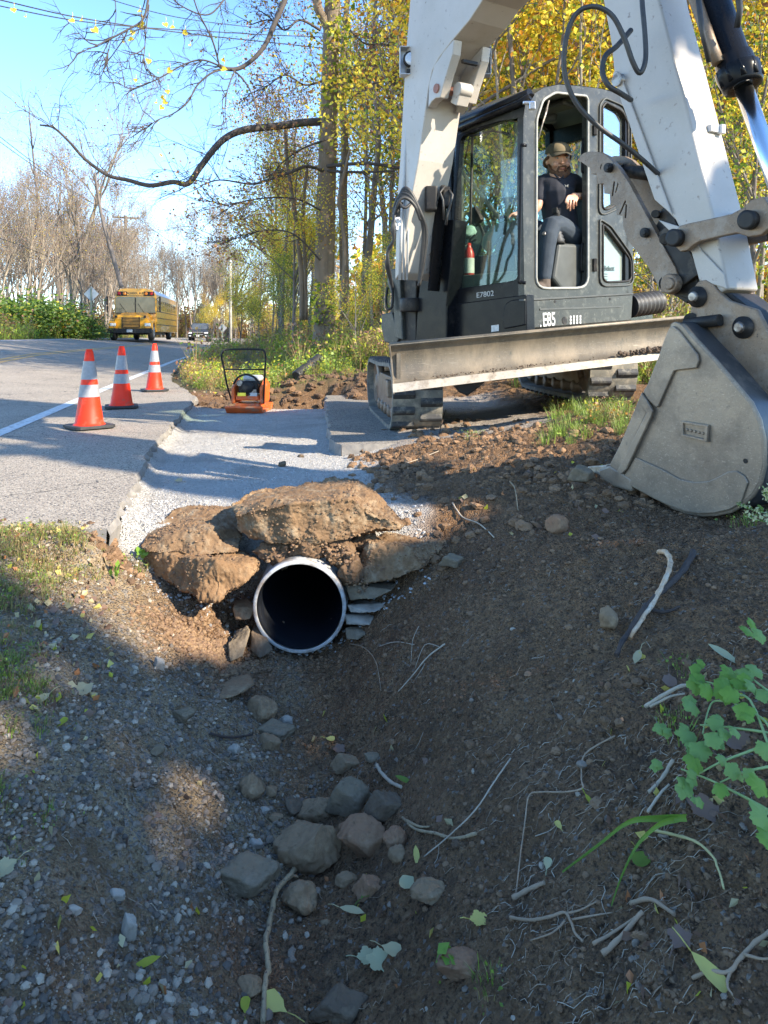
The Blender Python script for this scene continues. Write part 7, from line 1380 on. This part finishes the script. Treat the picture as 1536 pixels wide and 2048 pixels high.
    blob('beard', [([L(-.078, .01, -.03), L(-.070, .045, -.075), L(-.035, .082, -.105), L(0, .09, -.118), L(.035, .082, -.105), L(.070, .045, -.075), L(.078, .01, -.03)], [.012, .019, .024, .027, .024, .019, .012]), ([L(-.036, .094, -.075), L(-.026, .104, -.050), L(0, .114, -.045), L(.026, .104, -.050), L(.036, .094, -.075)], [.012, .009, .0085, .009, .012])], [(L(0, .088, -.095), (.03, .018, .016), RH)], M_HAIR, r, .005, 2)
    blob('hair', [([L(-.088, .03, .03), L(-.092, -.02, .01), L(-.07, -.075, -.02), L(0, -.10, -.03), L(.07, -.075, -.02), L(.092, -.02, .01), L(.088, .03, .03)], [.012, .02, .028, .032, .028, .02, .012])], [], M_HAIR, r, .007, 2)
    # cap: crown, front panel, brim
    b = MB(); rows = []
    for i in range(9):
        ph = i/8*math.pi/2; rows.append([tuple(L(math.cos(t)*.098*math.cos(ph), .004+math.sin(t)*.112*math.cos(ph), .058+.088*math.sin(ph)**.9)) for t in np.linspace(0, math.tau, 33)])
    b.grid(rows); cp = b.build('cap', M_CAP, r)
    b = MB(); rows = []
    for i in range(5): ph = .05+i/4*.85; rows.append([tuple(L(math.cos(t)*.0995*math.cos(ph), .004+math.sin(t)*.1145*math.cos(ph), .060+.09*math.sin(ph)**.9)) for t in np.linspace(math.radians(50), math.radians(130), 9)])
    b.grid(rows); b.build('front_patch', M_CAPF, cp)
    b = MB(); a0 = [L(math.cos(t)*.094, .004+math.sin(t)*.108, .060) for t in np.linspace(math.radians(25), math.radians(155), 15)]; a1 = [L(math.cos(t)*.088, .03+math.sin(t)*.155, .050-.022*abs(math.cos(t))) for t in np.linspace(math.radians(25), math.radians(155), 15)]
    b.grid([a0, a1]); b.grid([[p-upv*.005 for p in a0], [p-upv*.005 for p in a1]]); b.grid([a1, [p-upv*.005 for p in a1]]); b.build('brim', M_CAP, cp)
    # clothes
    blob('shirt', [([pel+V(0, 0, .02), lerp(pel, chest, .45), chest, top+V(0, 0, -.01)], [.150, .150, .155, .09]), ([top+V(0, 0, -.03), shl, lerp(shl, ell, .62)], [.08, .074, .062]), ([top+V(0, 0, -.03), shr, lerp(shr, elr, .75)], [.08, .074, .062])], [(lerp(chest, top, .45), (.165, .11, .10), None)], M_SHIRT, r, .008, 4)
    b = MB(); c = top+V(.0, -.075, .02); b.tube([c+V(-.045, .02, .03), c+V(-.02, -.015, -.01), c+V(0.005, -.02, -.045), c+V(.03, -.015, -.01), c+V(.05, .02, .03)], .009, 8); b.build('collar', M_SHIRT, r)
    e = SD(1133, 372, .10); q = MB(); q.tube([e+V(-.014, 0, .010), e+V(-.005, 0, 0), e+V(-.014, 0, -.010)], .0022, 5); q.tube([e+V(.014, 0, .010), e+V(.005, 0, 0), e+V(.014, 0, -.010)], .0022, 5); q.tube([e+V(-.006, 0, 0), e+V(.006, 0, 0)], .0022, 5); q.build('chest_emblem', M_LABEL, r)
    blob('jeans', [([pel, pel+UA*-.09, kn+V(0, 0, .012), ft+V(0, 0, .05)], [.13, .105, .082, .062]), ([pel, pel+UA*.09, kf+V(0, 0, .012), ff+V(0, 0, .05)], [.13, .105, .082, .062])], [], M_JEAN, r, .008, 4)
    for c in (ft, ff): blob('boot', [([c+V(0, 0, .07), c+V(0, 0, -.03)], [.055, .058]), ([c+V(0, 0, -.04), c-UB*.10+V(0, 0, -.055), c-UB*.17+V(0, 0, -.065)], [.052, .050, .042])], [], M_BOOT, r, .007, 3)
person()
# ================================================================= sticks, roots, leaves, near plants
M_STICK = mat('pale_stick', (.42, .31, .17), (.30, .21, .12), 30, .8, fine=(.12, .08, .05), fsc=90, famt=.45, bump=.001, bsc=90); M_ROOT = mat('root', (.42, .29, .18), (.28, .195, .12), 14, .85); M_ROOTL = mat('pale_root', (.52, .42, .30), (.38, .30, .21), 14, .8); M_PEEL = mat('peeled_wood', (.62, .52, .38), (.50, .25, .09), 14, .6, dirt=(.2, .1, .05), dsc=16, damt=.4); M_ROT = mat('rotten_branch', (.045, .033, .028), (.08, .055, .04), 20, .9, bump=.004, bsc=50)
def on_path(pts, r, n=5, arch=0.):
    g = []
    for i, (x, y) in enumerate(pts): t = i/(len(pts)-1); p = onground(x, y); p.z += r*.9+.006+arch*math.sin(t*math.pi); g.append(p)
    S = smoothpath(g, n); return [V(p.x+RS.normal()*r*.15, p.y, max(p.z, Z(p.x, p.y)+r*.4)) for p in S]
def stick(pts, r0, r1, m, name, lb, forks=(), arch=0., cat=None, group=None):
    b = MB(); S = on_path(pts, r0, 5, arch); b.tube(S, [lerp(r0, r1, i/(len(S)-1))*(1+.12*math.sin(i*2.1)) for i in range(len(S))], 8)
    for f in forks: q = on_path(f, r1, 4, arch*.5); b.tube(q, [lerp(r1, r1*.5, i/(len(q)-1)) for i in range(len(q))], 6)
    o = b.build(name, m, loc=S[0], fixn=False); tag(o, lb, cat or name.replace('_', ' '), group)
stick([(590, 1742), (572, 1765), (552, 1795), (542, 1850), (531, 1905), (538, 1950), (530, 1995), (526, 2060)], .0075, .0062, M_STICK, 'branch', 'long pale knobbly branch running down to the bottom edge', [[(575, 1762), (585, 1752), (596, 1750)]], .01)
stick([(1022, 1538), (990, 1592), (950, 1645), (900, 1690), (848, 1722)], .0022, .0016, M_ROOTL, 'twig', 'long thin straight twig ending at a yellow leaf beside the ditch stones', arch=.02)
stick([(805, 1646), (830, 1664), (870, 1678), (910, 1684), (952, 1681)], .0035, .0045, M_STICK, 'twig', 'pale crooked twig right of the small reddish stone', [[(812, 1652), (840, 1660), (860, 1662)]])
stick([(754, 1538), (762, 1555), (782, 1572), (802, 1588)], .006, .005, M_ROOTL, 'twig', 'short split stick with a white end above the dark flattened stone')
stick([(1318, 1104), (1334, 1118), (1341, 1145), (1333, 1180), (1312, 1218), (1285, 1250), (1258, 1282)], .010, .007, M_PEEL, 'branch', 'curved peeled branch, white and orange, on the right bank', arch=.03)
stick([(1388, 1105), (1362, 1150), (1326, 1200), (1290, 1235), (1258, 1275), (1232, 1325)], .012, .007, M_ROT, 'branch', 'dark rotten branch beside the peeled one on the right bank', [[(1300, 1225), (1330, 1222), (1360, 1215)]], .015)
stick([(905, 1008), (925, 1028), (958, 1052), (988, 1084)], .004, .003, M_ROOTL, 'twig', 'straight twig on the dirt right of the top slab')
stick([(1290, 1440), (1330, 1420), (1365, 1402), (1396, 1384)], .0055, .004, M_ROOTL, 'twig', 'pale stick pointing at the leafy green plant', [[(1300, 1437), (1340, 1422), (1370, 1410)]], .02)
stick([(1346, 1540), (1322, 1568), (1298, 1602)], .0045, .0035, M_ROOTL, 'twig', 'pale slanting twig left of the green plant stems')
stick([(1295, 1632), (1318, 1605), (1338, 1580)], .0035, .0025, M_ROOTL, 'twig', 'thin twig parallel to and below the pale slanting one')
stick([(1020, 1862), (1060, 1868), (1100, 1858), (1132, 1852), (1150, 1872), (1166, 1893)], .0035, .0025, M_ROOT, 'root', 'forked grey root low on the right bank, ending in a hooked tip', [[(1132, 1852), (1160, 1830), (1192, 1808)], [(1130, 1858), (1105, 1890), (1060, 1916)], [(1140, 1850), (1180, 1838), (1225, 1820)]])
stick([(1205, 1922), (1240, 1885), (1285, 1838)], .0055, .004, M_ROOT, 'root', 'straight grey root stub lower right of the forked root', [[(1186, 1895), (1230, 1870), (1284, 1836)]])
stick([(1262, 1806), (1300, 1818), (1350, 1842)], .005, .0035, M_ROOT, 'root', 'short thick root above the yellow-brown curled leaf')
stick([(1545, 1880), (1500, 1925), (1460, 1965), (1420, 1985), (1385, 1992)], .004, .003, M_ROOT, 'root', 'branching root along the long yellow leaf in the lower right corner', [[(1460, 1965), (1455, 2000), (1465, 2030)], [(1490, 1935), (1520, 1950), (1540, 1948)]])
stick([(1028, 1812), (1058, 1795), (1090, 1780)], .006, .004, M_ROOT, 'root', 'stubby grey root beneath the hanging vertical root')
stick([(1230, 1480), (1170, 1525), (1163, 1570), (1165, 1600), (1130, 1606), (1080, 1607), (1058, 1616), (1050, 1660), (1042, 1710), (1032, 1800)], .0022, .0018, M_ROOT, 'root', 'very long thin root bending over and hanging down the right bank', arch=.01)
stick([(1310, 1662), (1350, 1682), (1395, 1704), (1430, 1730), (1448, 1776)], .0035, .002, mat('yellow_stem', (.55, .48, .2), (.42, .35, .15), 9, .6), 'plant_stem', 'yellowed curved stem below the two long green blades', arch=.015, cat='stem')
stick([(700, 1294), (728, 1306), (752, 1335), (762, 1378)], .0022, .0012, M_ROOT, 'root', 'thin root trailing from the bottom of the pipe')
stick([(890, 1290), (856, 1322), (826, 1352), (796, 1380)], .0032, .0016, M_ROOTL, 'root', 'pale bent root right of the pipe, reaching down the bank', [[(880, 1296), (850, 1298), (830, 1330)], [(850, 1326), (845, 1345), (828, 1360)], [(838, 1265), (826, 1290), (822, 1320)]], .015)
stick([(758, 1296), (790, 1292), (828, 1294)], .002, .0015, M_ROOTL, 'root', 'short pale root lying level right of the pipe')
stick([(1020, 965), (1030, 990), (1036, 1026)], .0035, .0025, M_STICK, 'twig', 'short upright twig in the dirt below the bucket teeth', arch=.03)
stick([(812, 932), (840, 918), (878, 904)], .003, .002, M_ROOTL, 'twig', 'thin pale twig on the dirt in front of the left track')
stick([(878, 872), (886, 850), (893, 815)], .006, .003, M_ROT, 'twig', 'dark crooked stick standing in the dirt by the left track', arch=.05)
stick([(420, 1478), (460, 1484), (505, 1483)], .0045, .0035, M_ROT, 'twig', 'dark twig on the left bank near the small round brown stone')
def rootlets():
    rs = np.random.RandomState(12); b = MB(); regs = [((1000, 1400, 1450, 2040), 260), ((640, 1150, 1480, 2048), 60), ((780, 1300, 900, 1500), 70), ((1280, 1536, 1250, 1700), 90), ((60, 600, 1500, 2048), 40)]
    for (x0, x1, y0, y1), n in regs:
        for i in range(n):
            px, py = rs.uniform(x0, x1), rs.uniform(y0, y1); p = onground(px, py); a = rs.uniform(0, math.tau); L = rs.uniform(.03, .14); pts = []; k = 6
            for j in range(k): pts.append(V(p.x, p.y, Z(p.x, p.y)-.001+.009*rs.rand()*(j % 2))); a += rs.normal()*.5; p = p+V(math.cos(a), math.sin(a)*.7, 0)*L/k
            r = rs.uniform(.0005, .0014); b.mi = rs.randint(2); b.tube(pts, [r*(1-.12*j) for j in range(k)], 4, cap=False)
    o = b.build('rootlets', [M_ROOT, M_ROOTL], fixn=False); tag(o, kind='stuff')
rootlets()
def leafshape(kind):
    out = []
    if kind == 'heart': out = [(0, -1), (.12, -.72), (.38, -.5), (.5, -.1), (.58, .22), (.36, .55), (.08, .66), (-.2, .62), (-.45, .42), (-.5, .05), (-.44, -.35), (-.2, -.6)]
    elif kind == 'long': out = [(0, -1), (.2, -.6), (.3, 0), (.24, .5), (0, 1), (-.24, .5), (-.3, 0), (-.2, -.6)]
    elif kind == 'lobed':
        for i in range(36):
            t = i/36*math.tau; r = .80+.10*math.cos(5*t)+.07*math.cos(16*t+1); out.append((r*math.sin(t), r*math.cos(t)*1.15))
    return out
def leaf(px, py, s, m, kind, lb, lift=.012, rot=None, curl=.25, cat='leaf', group=None, name='fallen_leaf'):
    p = onground(px, py, lift); h = s*p.y/F*.62; rr = random.Random(px*7+py); rot = rr.uniform(0, 6) if rot is None else rot; out = leafshape(kind); b = MB(); vs = [V(0, 0, 0)]; n = len(out)
    for k in (.5, 1.):
        for x, y in out: X = x*math.cos(rot)-y*math.sin(rot); Y = x*math.sin(rot)+y*math.cos(rot); vs.append(V(X*h*k, Y*h*k*.85, h*k*k*curl*(.9*abs(x)+.4*y)+.35*h*Y*k))
    fs = [(0, 1+i, 1+(i+1) % n) for i in range(n)]+[(1+i, 1+n+i, 1+n+(i+1) % n, 1+(i+1) % n) for i in range(n)]
    b.add(vs, fs, True); e = vs[1+n]; b.tube([e, e*1.5+V(0, 0, h*.1), e*2+V(.1*h, 0, 0)], .0012, 5); o = b.build(name, m, fixn=False); o.location = p; tag(o, lb, cat, group)
MW = leafm('leaf_pale', (.50, .47, .26), (.38, .37, .2), .2); MYL = leafm('leaf_fallen_yellow', (.66, .55, .12), (.48, .40, .12), .2); MBN = leafm('leaf_fallen_brown', (.22, .13, .085), (.15, .09, .06), .1); MTN = leafm('leaf_tan', (.50, .42, .22), (.38, .30, .15), .15); MOR = leafm('leaf_fallen_orange', (.55, .22, .08), (.42, .16, .06), .15)
for a in ((833, 1724, 34, MYL, 'long', 'slim yellow leaf at the end of the long thin twig'), (816, 1778, 44, MW, 'heart', 'white-backed leaf against the egg-shaped stone'), (737, 1800, 36, LG, 'heart', 'green leaf under the rust-coloured stone'), (809, 1571, 34, LG, 'long', 'green leaf beside the short split stick'), (786, 1915, 44, MTN, 'heart', 'tan ribbed leaf low in the middle of the ditch'), (757, 1945, 44, MW, 'lobed', 'crumpled whitish leaf below the tan ribbed one'),
          (735, 1922, 34, MW, 'lobed', 'small crumpled whitish leaf left of the tan ribbed one'), (958, 1863, 30, MYL, 'lobed', 'torn pale yellow leaf on the right bank below the ditch stones'), (704, 1845, 44, MTN, 'long', 'curled olive leaf under the green leaf'), (545, 2030, 56, MYL, 'heart', 'big spotted yellow-green leaf at the bottom edge by the pale branch'), (490, 2032, 30, LYG, 'heart', 'small yellow-green leaf left of the bottom of the pale branch'), (1360, 1905, 44, MBN, 'lobed', 'brown and yellow curled leaf among pale roots'),
          (1427, 1990, 96, MYL, 'long', 'long yellow speckled leaf in the lower right corner'), (1275, 1320, 44, MTN, 'long', 'pale straw-coloured leaf above the green plant'), (1448, 1315, 56, MW, 'long', 'large pale green-white leaf at the top of the green plant'), (1283, 1716, 50, LG, 'heart', 'round pale green leaf under the long green blades'), (1095, 1733, 26, MW, 'heart', 'small whitish green leaf on the right bank slope'), (1178, 1610, 26, LYG, 'long', 'small bright green leaf by the very long thin root'),
          (1408, 1625, 54, MBN, 'lobed', 'dry reddish-brown leaf right of the twigs'), (1365, 1610, 44, MBN, 'long', 'narrow dry brown leaf beside the pale slanting twig'), (1470, 1490, 56, MBN, 'lobed', 'dark brown leaf under the green plant'), (1340, 1372, 44, MBN, 'heart', 'brown leaf left of the green plant'), (8, 1758, 40, MTN, 'lobed', 'pale tan leaf at the left edge of the picture'), (290, 1942, 50, LYG, 'long', 'yellow-green leaf strip lying on the left gravel'), (33, 1385, 32, MOR, 'long', 'orange leaf in the grass at the left edge'), (85, 1405, 34, MTN, 'heart', 'tan leaf right of the orange one in the left grass'),
          (165, 1375, 40, MTN, 'lobed', 'pale curled leaf on the edge of the left grass'), (126, 1442, 24, LYG, 'heart', 'small yellow leaf on the left gravel'), (212, 1085, 34, MOR, 'lobed', 'bright orange leaf by the corner of the asphalt'), (192, 1057, 22, MTN, 'lobed', 'tan leaf just left of the bright orange one'), (110, 1028, 22, MOR, 'lobed', 'small red-orange leaf at the asphalt edge'), (662, 1494, 20, MYL, 'heart', 'small yellow leaf above the tan block'), (678, 1500, 22, MBN, 'lobed', 'small faded leaf beside the small yellow one'), (357, 965, 14, MTN, 'lobed', 'small tan leaf on the grey gravel bed'), (1116, 1665, 20, MYL, 'heart', 'tiny yellow-green leaf on the right bank')):
    leaf(*a)
def littersmall():
    rs = np.random.RandomState(31); c = []; 
    for (x0, x1, y0, y1), n in (((0, 230, 1040, 1430), 240), ((0, 400, 1450, 2048), 40), ((1200, 1536, 1300, 2048), 70), ((350, 460, 740, 800), 160), ((600, 900, 1400, 2000), 30), ((900, 1300, 870, 1100), 50)):
        for i in range(n): p = onground(rs.uniform(x0, x1), rs.uniform(y0, y1), .008); c.append((p.x, p.y, p.z))
    c = np.array(c); s = .012*rs.uniform(.5, 1.4, len(c))*(c[:, 1]/2)**.5; o = leafmesh('leaf_litter', c, s, [MBN, MTN, MYL, MOR, LYG], rs.choice(5, len(c), p=[.4, .3, .1, .1, .1]), None, 3, 0, 1.1, 2.); tag(o, kind='stuff')
littersmall()
def celandine():
    r = empty('green_plant', onground(1530, 1560)); tag(r, 'leafy green plant with scalloped leaves leaning in from the right edge', 'plant'); rs = random.Random(4)
    ml = leafm('leaf_bluegreen', (.27, .40, .10), (.18, .30, .07), .3); mb = leafm('leaf_fresh', (.26, .42, .06), (.17, .32, .04), .4); ms = mat('stem_green', (.32, .42, .16), (.24, .33, .1), 9, .5)
    def Q(px, py, k=.93): g = onground(min(px, 1535), py); return P(px, py, g.y*k)
    stems = [[(1560, 1560), (1500, 1400), (1450, 1402), (1422, 1408), (1405, 1468)], [(1560, 1500), (1530, 1442), (1490, 1420), (1466, 1405)], [(1560, 1470), (1500, 1460), (1430, 1452), (1400, 1450)], [(1560, 1480), (1500, 1502), (1440, 1525), (1393, 1550)], [(1570, 1640), (1500, 1600), (1420, 1560), (1362, 1538)], [(1560, 1530), (1530, 1535), (1485, 1545), (1440, 1565)], [(1560, 1400), (1520, 1370), (1496, 1350)], [(1560, 1600), (1540, 1620), (1525, 1640)], [(1560, 1380), (1480, 1380), (1440, 1370), (1395, 1360)]]
    for s in stems: b = MB(); S = smoothpath([Q(x, y) for x, y in s], 5); b.tube(S, [lerp(.0035, .0016, i/(len(S)-1)) for i in range(len(S))], 6, cap=False); b.build('stem', ms, r, fixn=False)
    lv = [(1385, 1412, 44, 0), (1375, 1470, 44, 0), (1400, 1500, 46, 0), (1425, 1478, 40, 0), (1430, 1445, 36, 0), (1392, 1365, 44, 1), (1415, 1382, 36, 1), (1462, 1350, 50, 1), (1450, 1380, 52, 1), (1478, 1365, 34, 1), (1492, 1345, 40, 0), (1512, 1340, 36, 0), (1505, 1372, 34, 0), (1525, 1390, 32, 0), (1488, 1422, 44, 1), (1390, 1338, 26, 1), (1386, 1525, 44, 1), (1368, 1575, 42, 0), (1385, 1560, 28, 0), (1320, 1455, 30, 0), (1312, 1530, 28, 0), (1320, 1458, 24, 0), (1518, 1570, 48, 1), (1500, 1550, 30, 0), (1465, 1540, 36, 0), (1445, 1520, 26, 0), (1530, 1500, 40, 0), (1525, 1635, 60, 0), (1540, 1680, 56, 1), (1440, 1580, 34, 1), (1400, 1605, 22, 0), (1495, 1260, 34, 1), (1520, 1270, 34, 0), (1470, 1462, 30, 0), (1450, 1468, 28, 0)]
    lv = lv+[(x+rs.uniform(-16, 16), y+rs.uniform(-14, 14), s_*.75, k) for x, y, s_, k in lv if x < 1500]
    for px, py, s, k in lv:
        c = Q(px, py, .925-rs.uniform(0, .02)); h = s*c.y/F*.52; rot = rs.uniform(0, 6); tx, ty = rs.uniform(-.5, .5), rs.uniform(.3, .9); R = Matrix.Rotation(ty, 3, 'X') @ Matrix.Rotation(tx, 3, 'Y') @ Matrix.Rotation(rot, 3, 'Z'); o = leafshape('lobed'); n = len(o)
        vs = [c]+[c+R @ V(x*h*.5, y*h*.5, h*.03) for x, y in o]+[c+R @ V(x*h, y*h, -h*.28*(x*x+y*y)+h*.07*math.sin(9*x+7*y)) for x, y in o]
        b = MB(); b.add(vs, [(0, 1+i, 1+(i+1) % n) for i in range(n)]+[(1+i, 1+n+i, 1+n+(i+1) % n, 1+(i+1) % n) for i in range(n)], True); b.build('leaf', mb if k else ml, r, fixn=False)
    # two long flat blades
    for pts, w, lb in (([(1365, 1648), (1310, 1658), (1250, 1682), (1190, 1722), (1120, 1752)], .008, 'long bright green blade bending left from the plant roots'), ([(1350, 1652), (1310, 1675), (1270, 1722), (1240, 1770), (1216, 1816)], .007, 'second long green blade hanging down beside the first')):
        S = [onground(x, y) for x, y in pts]; S = smoothpath([V(p.x, p.y-.02, p.z+.03+.03*math.sin(i/4*3.1)) for i, p in enumerate(S)], 5); n = len(S); b = MB()
        b.grid([[S[i]+V(0, 0, 1)*w*math.sin(max(.08, 1-i/(n-1))*1.6)+V(0, -.004, 0), S[i]+V(0, .002, 0), S[i]-V(0, 0, 1)*w*math.sin(max(.08, 1-i/(n-1))*1.6)+V(0, -.004, 0)] for i in range(n)]); o = b.build('grass_blade', mb, loc=S[0], fixn=False); tag(o, lb, 'grass blade')
    # flowering sprig at the right edge
    r2 = empty('flowering_weed', P(1560, 1080, 2.75)); tag(r2, 'sprig of small cream flowers poking in at the right edge below the bucket', 'plant'); mf = leafm('cream_flower', (.62, .60, .36), (.5, .5, .25), .2)
    q = np.random.RandomState(8); cs = []
    for (x0, y0), (x1, y1), n in (((1550, 1030), (1474, 1008), 60), ((1550, 1045), (1490, 1032), 50), ((1550, 1000), (1525, 972), 60), ((1555, 1020), (1530, 990), 40)):
        b = MB(); b.tube([P(x0, y0, 2.75), P((x0+x1)/2, (y0+y1)/2+3, 2.75), P(x1, y1, 2.75)], .0022, 5); b.build('stem', ms, r2, fixn=False)
        for i in range(n): t = q.rand(); p = P(lerp(x0, x1, t)+q.normal()*4, lerp(y0, y1, t)+q.normal()*4, 2.75+q.normal()*.012); cs.append(tuple(p))
    cs = np.array(cs); leafmesh('blossoms', cs, .008*q.uniform(.6, 1.3, len(cs)), [mf, LG], q.choice(2, len(cs), p=[.75, .25]), r2, 2)['kind'] = 'stuff'
    # little green seedlings
    for i, (px, py, lb) in enumerate(((285, 1122, 'small bright green seedling on the soil clump left of the stones'), (905, 1968, 'tiny green seedling low on the right bank'), (232, 1155, 'yellow-green seedling on the sunny left bank'))):
        g = onground(px, py); rr = empty('seedling', g); tag(rr, lb, 'seedling'); b = MB(); b.tube([g, g+V(.005, 0, .05)], .002, 5); b.build('stem', ms, rr); 
        cs = np.array([tuple(g+V(random.gauss(0, .018), random.gauss(0, .015), .05+random.gauss(0, .01))) for _ in range(9)]); leafmesh('leaves', cs, .018*np.ones(9), [mb], np.zeros(9, int), rr, i)
celandine()
# ================================================================= light, sky, camera
SUN_EL, SUN_AZ = math.radians(32), math.radians(28)      # azimuth measured from +X towards -Y
SUN = V(math.cos(SUN_EL)*math.cos(SUN_AZ), -math.cos(SUN_EL)*math.sin(SUN_AZ), math.sin(SUN_EL))
w = bpy.data.worlds.new("World"); SC.world = w; w.use_nodes = True; nt = w.node_tree; bg = nt.nodes['Background']
sk = nt.nodes.new('ShaderNodeTexSky'); sk.sky_type = 'NISHITA'; sk.sun_disc = False; sk.sun_elevation = SUN_EL
sk.sun_rotation = math.pi/2+SUN_AZ      # rotation is clockwise from +Y
sk.air_density = 1.0; sk.dust_density = .1; sk.ozone_density = 2.1; sk.altitude = 1800
hs = nt.nodes.new('ShaderNodeHueSaturation'); hs.inputs['Saturation'].default_value = 1.13; nt.links.new(sk.outputs[0], hs.inputs['Color']); nt.links.new(hs.outputs[0], bg.inputs[0]); bg.inputs[1].default_value = .15
ld = bpy.data.lights.new('sun', 'SUN'); ld.energy = 3.6; ld.angle = math.radians(.53); ld.color = (1, .89, .72)
lo = bpy.data.objects.new('sun', ld); COL.objects.link(lo); lo.rotation_euler = SUN.to_track_quat('Z', 'Y').to_euler(); lo.location = SUN*30
cd = bpy.data.cameras.new('camera'); cd.sensor_fit = 'VERTICAL'; cd.sensor_height = 36; cd.lens = F/2048*36
cd.shift_y = (HY-1024)/2048; cd.clip_end = 1500; cd.clip_start = .05
co = bpy.data.objects.new('camera', cd); COL.objects.link(co); co.location = (0, 0, HC); co.rotation_euler = (math.pi/2, 0, 0); SC.camera = co
SC.view_settings.view_transform = 'Standard'; SC.view_settings.look = 'None'; SC.view_settings.gamma = 1; SC.view_settings.exposure = 1.8
SC.render.resolution_x = 768; SC.render.resolution_y = 1024
SC.cycles.max_bounces = 6; SC.cycles.transparent_max_bounces = 12; SC.cycles.caustics_reflective = False; SC.cycles.caustics_refractive = False
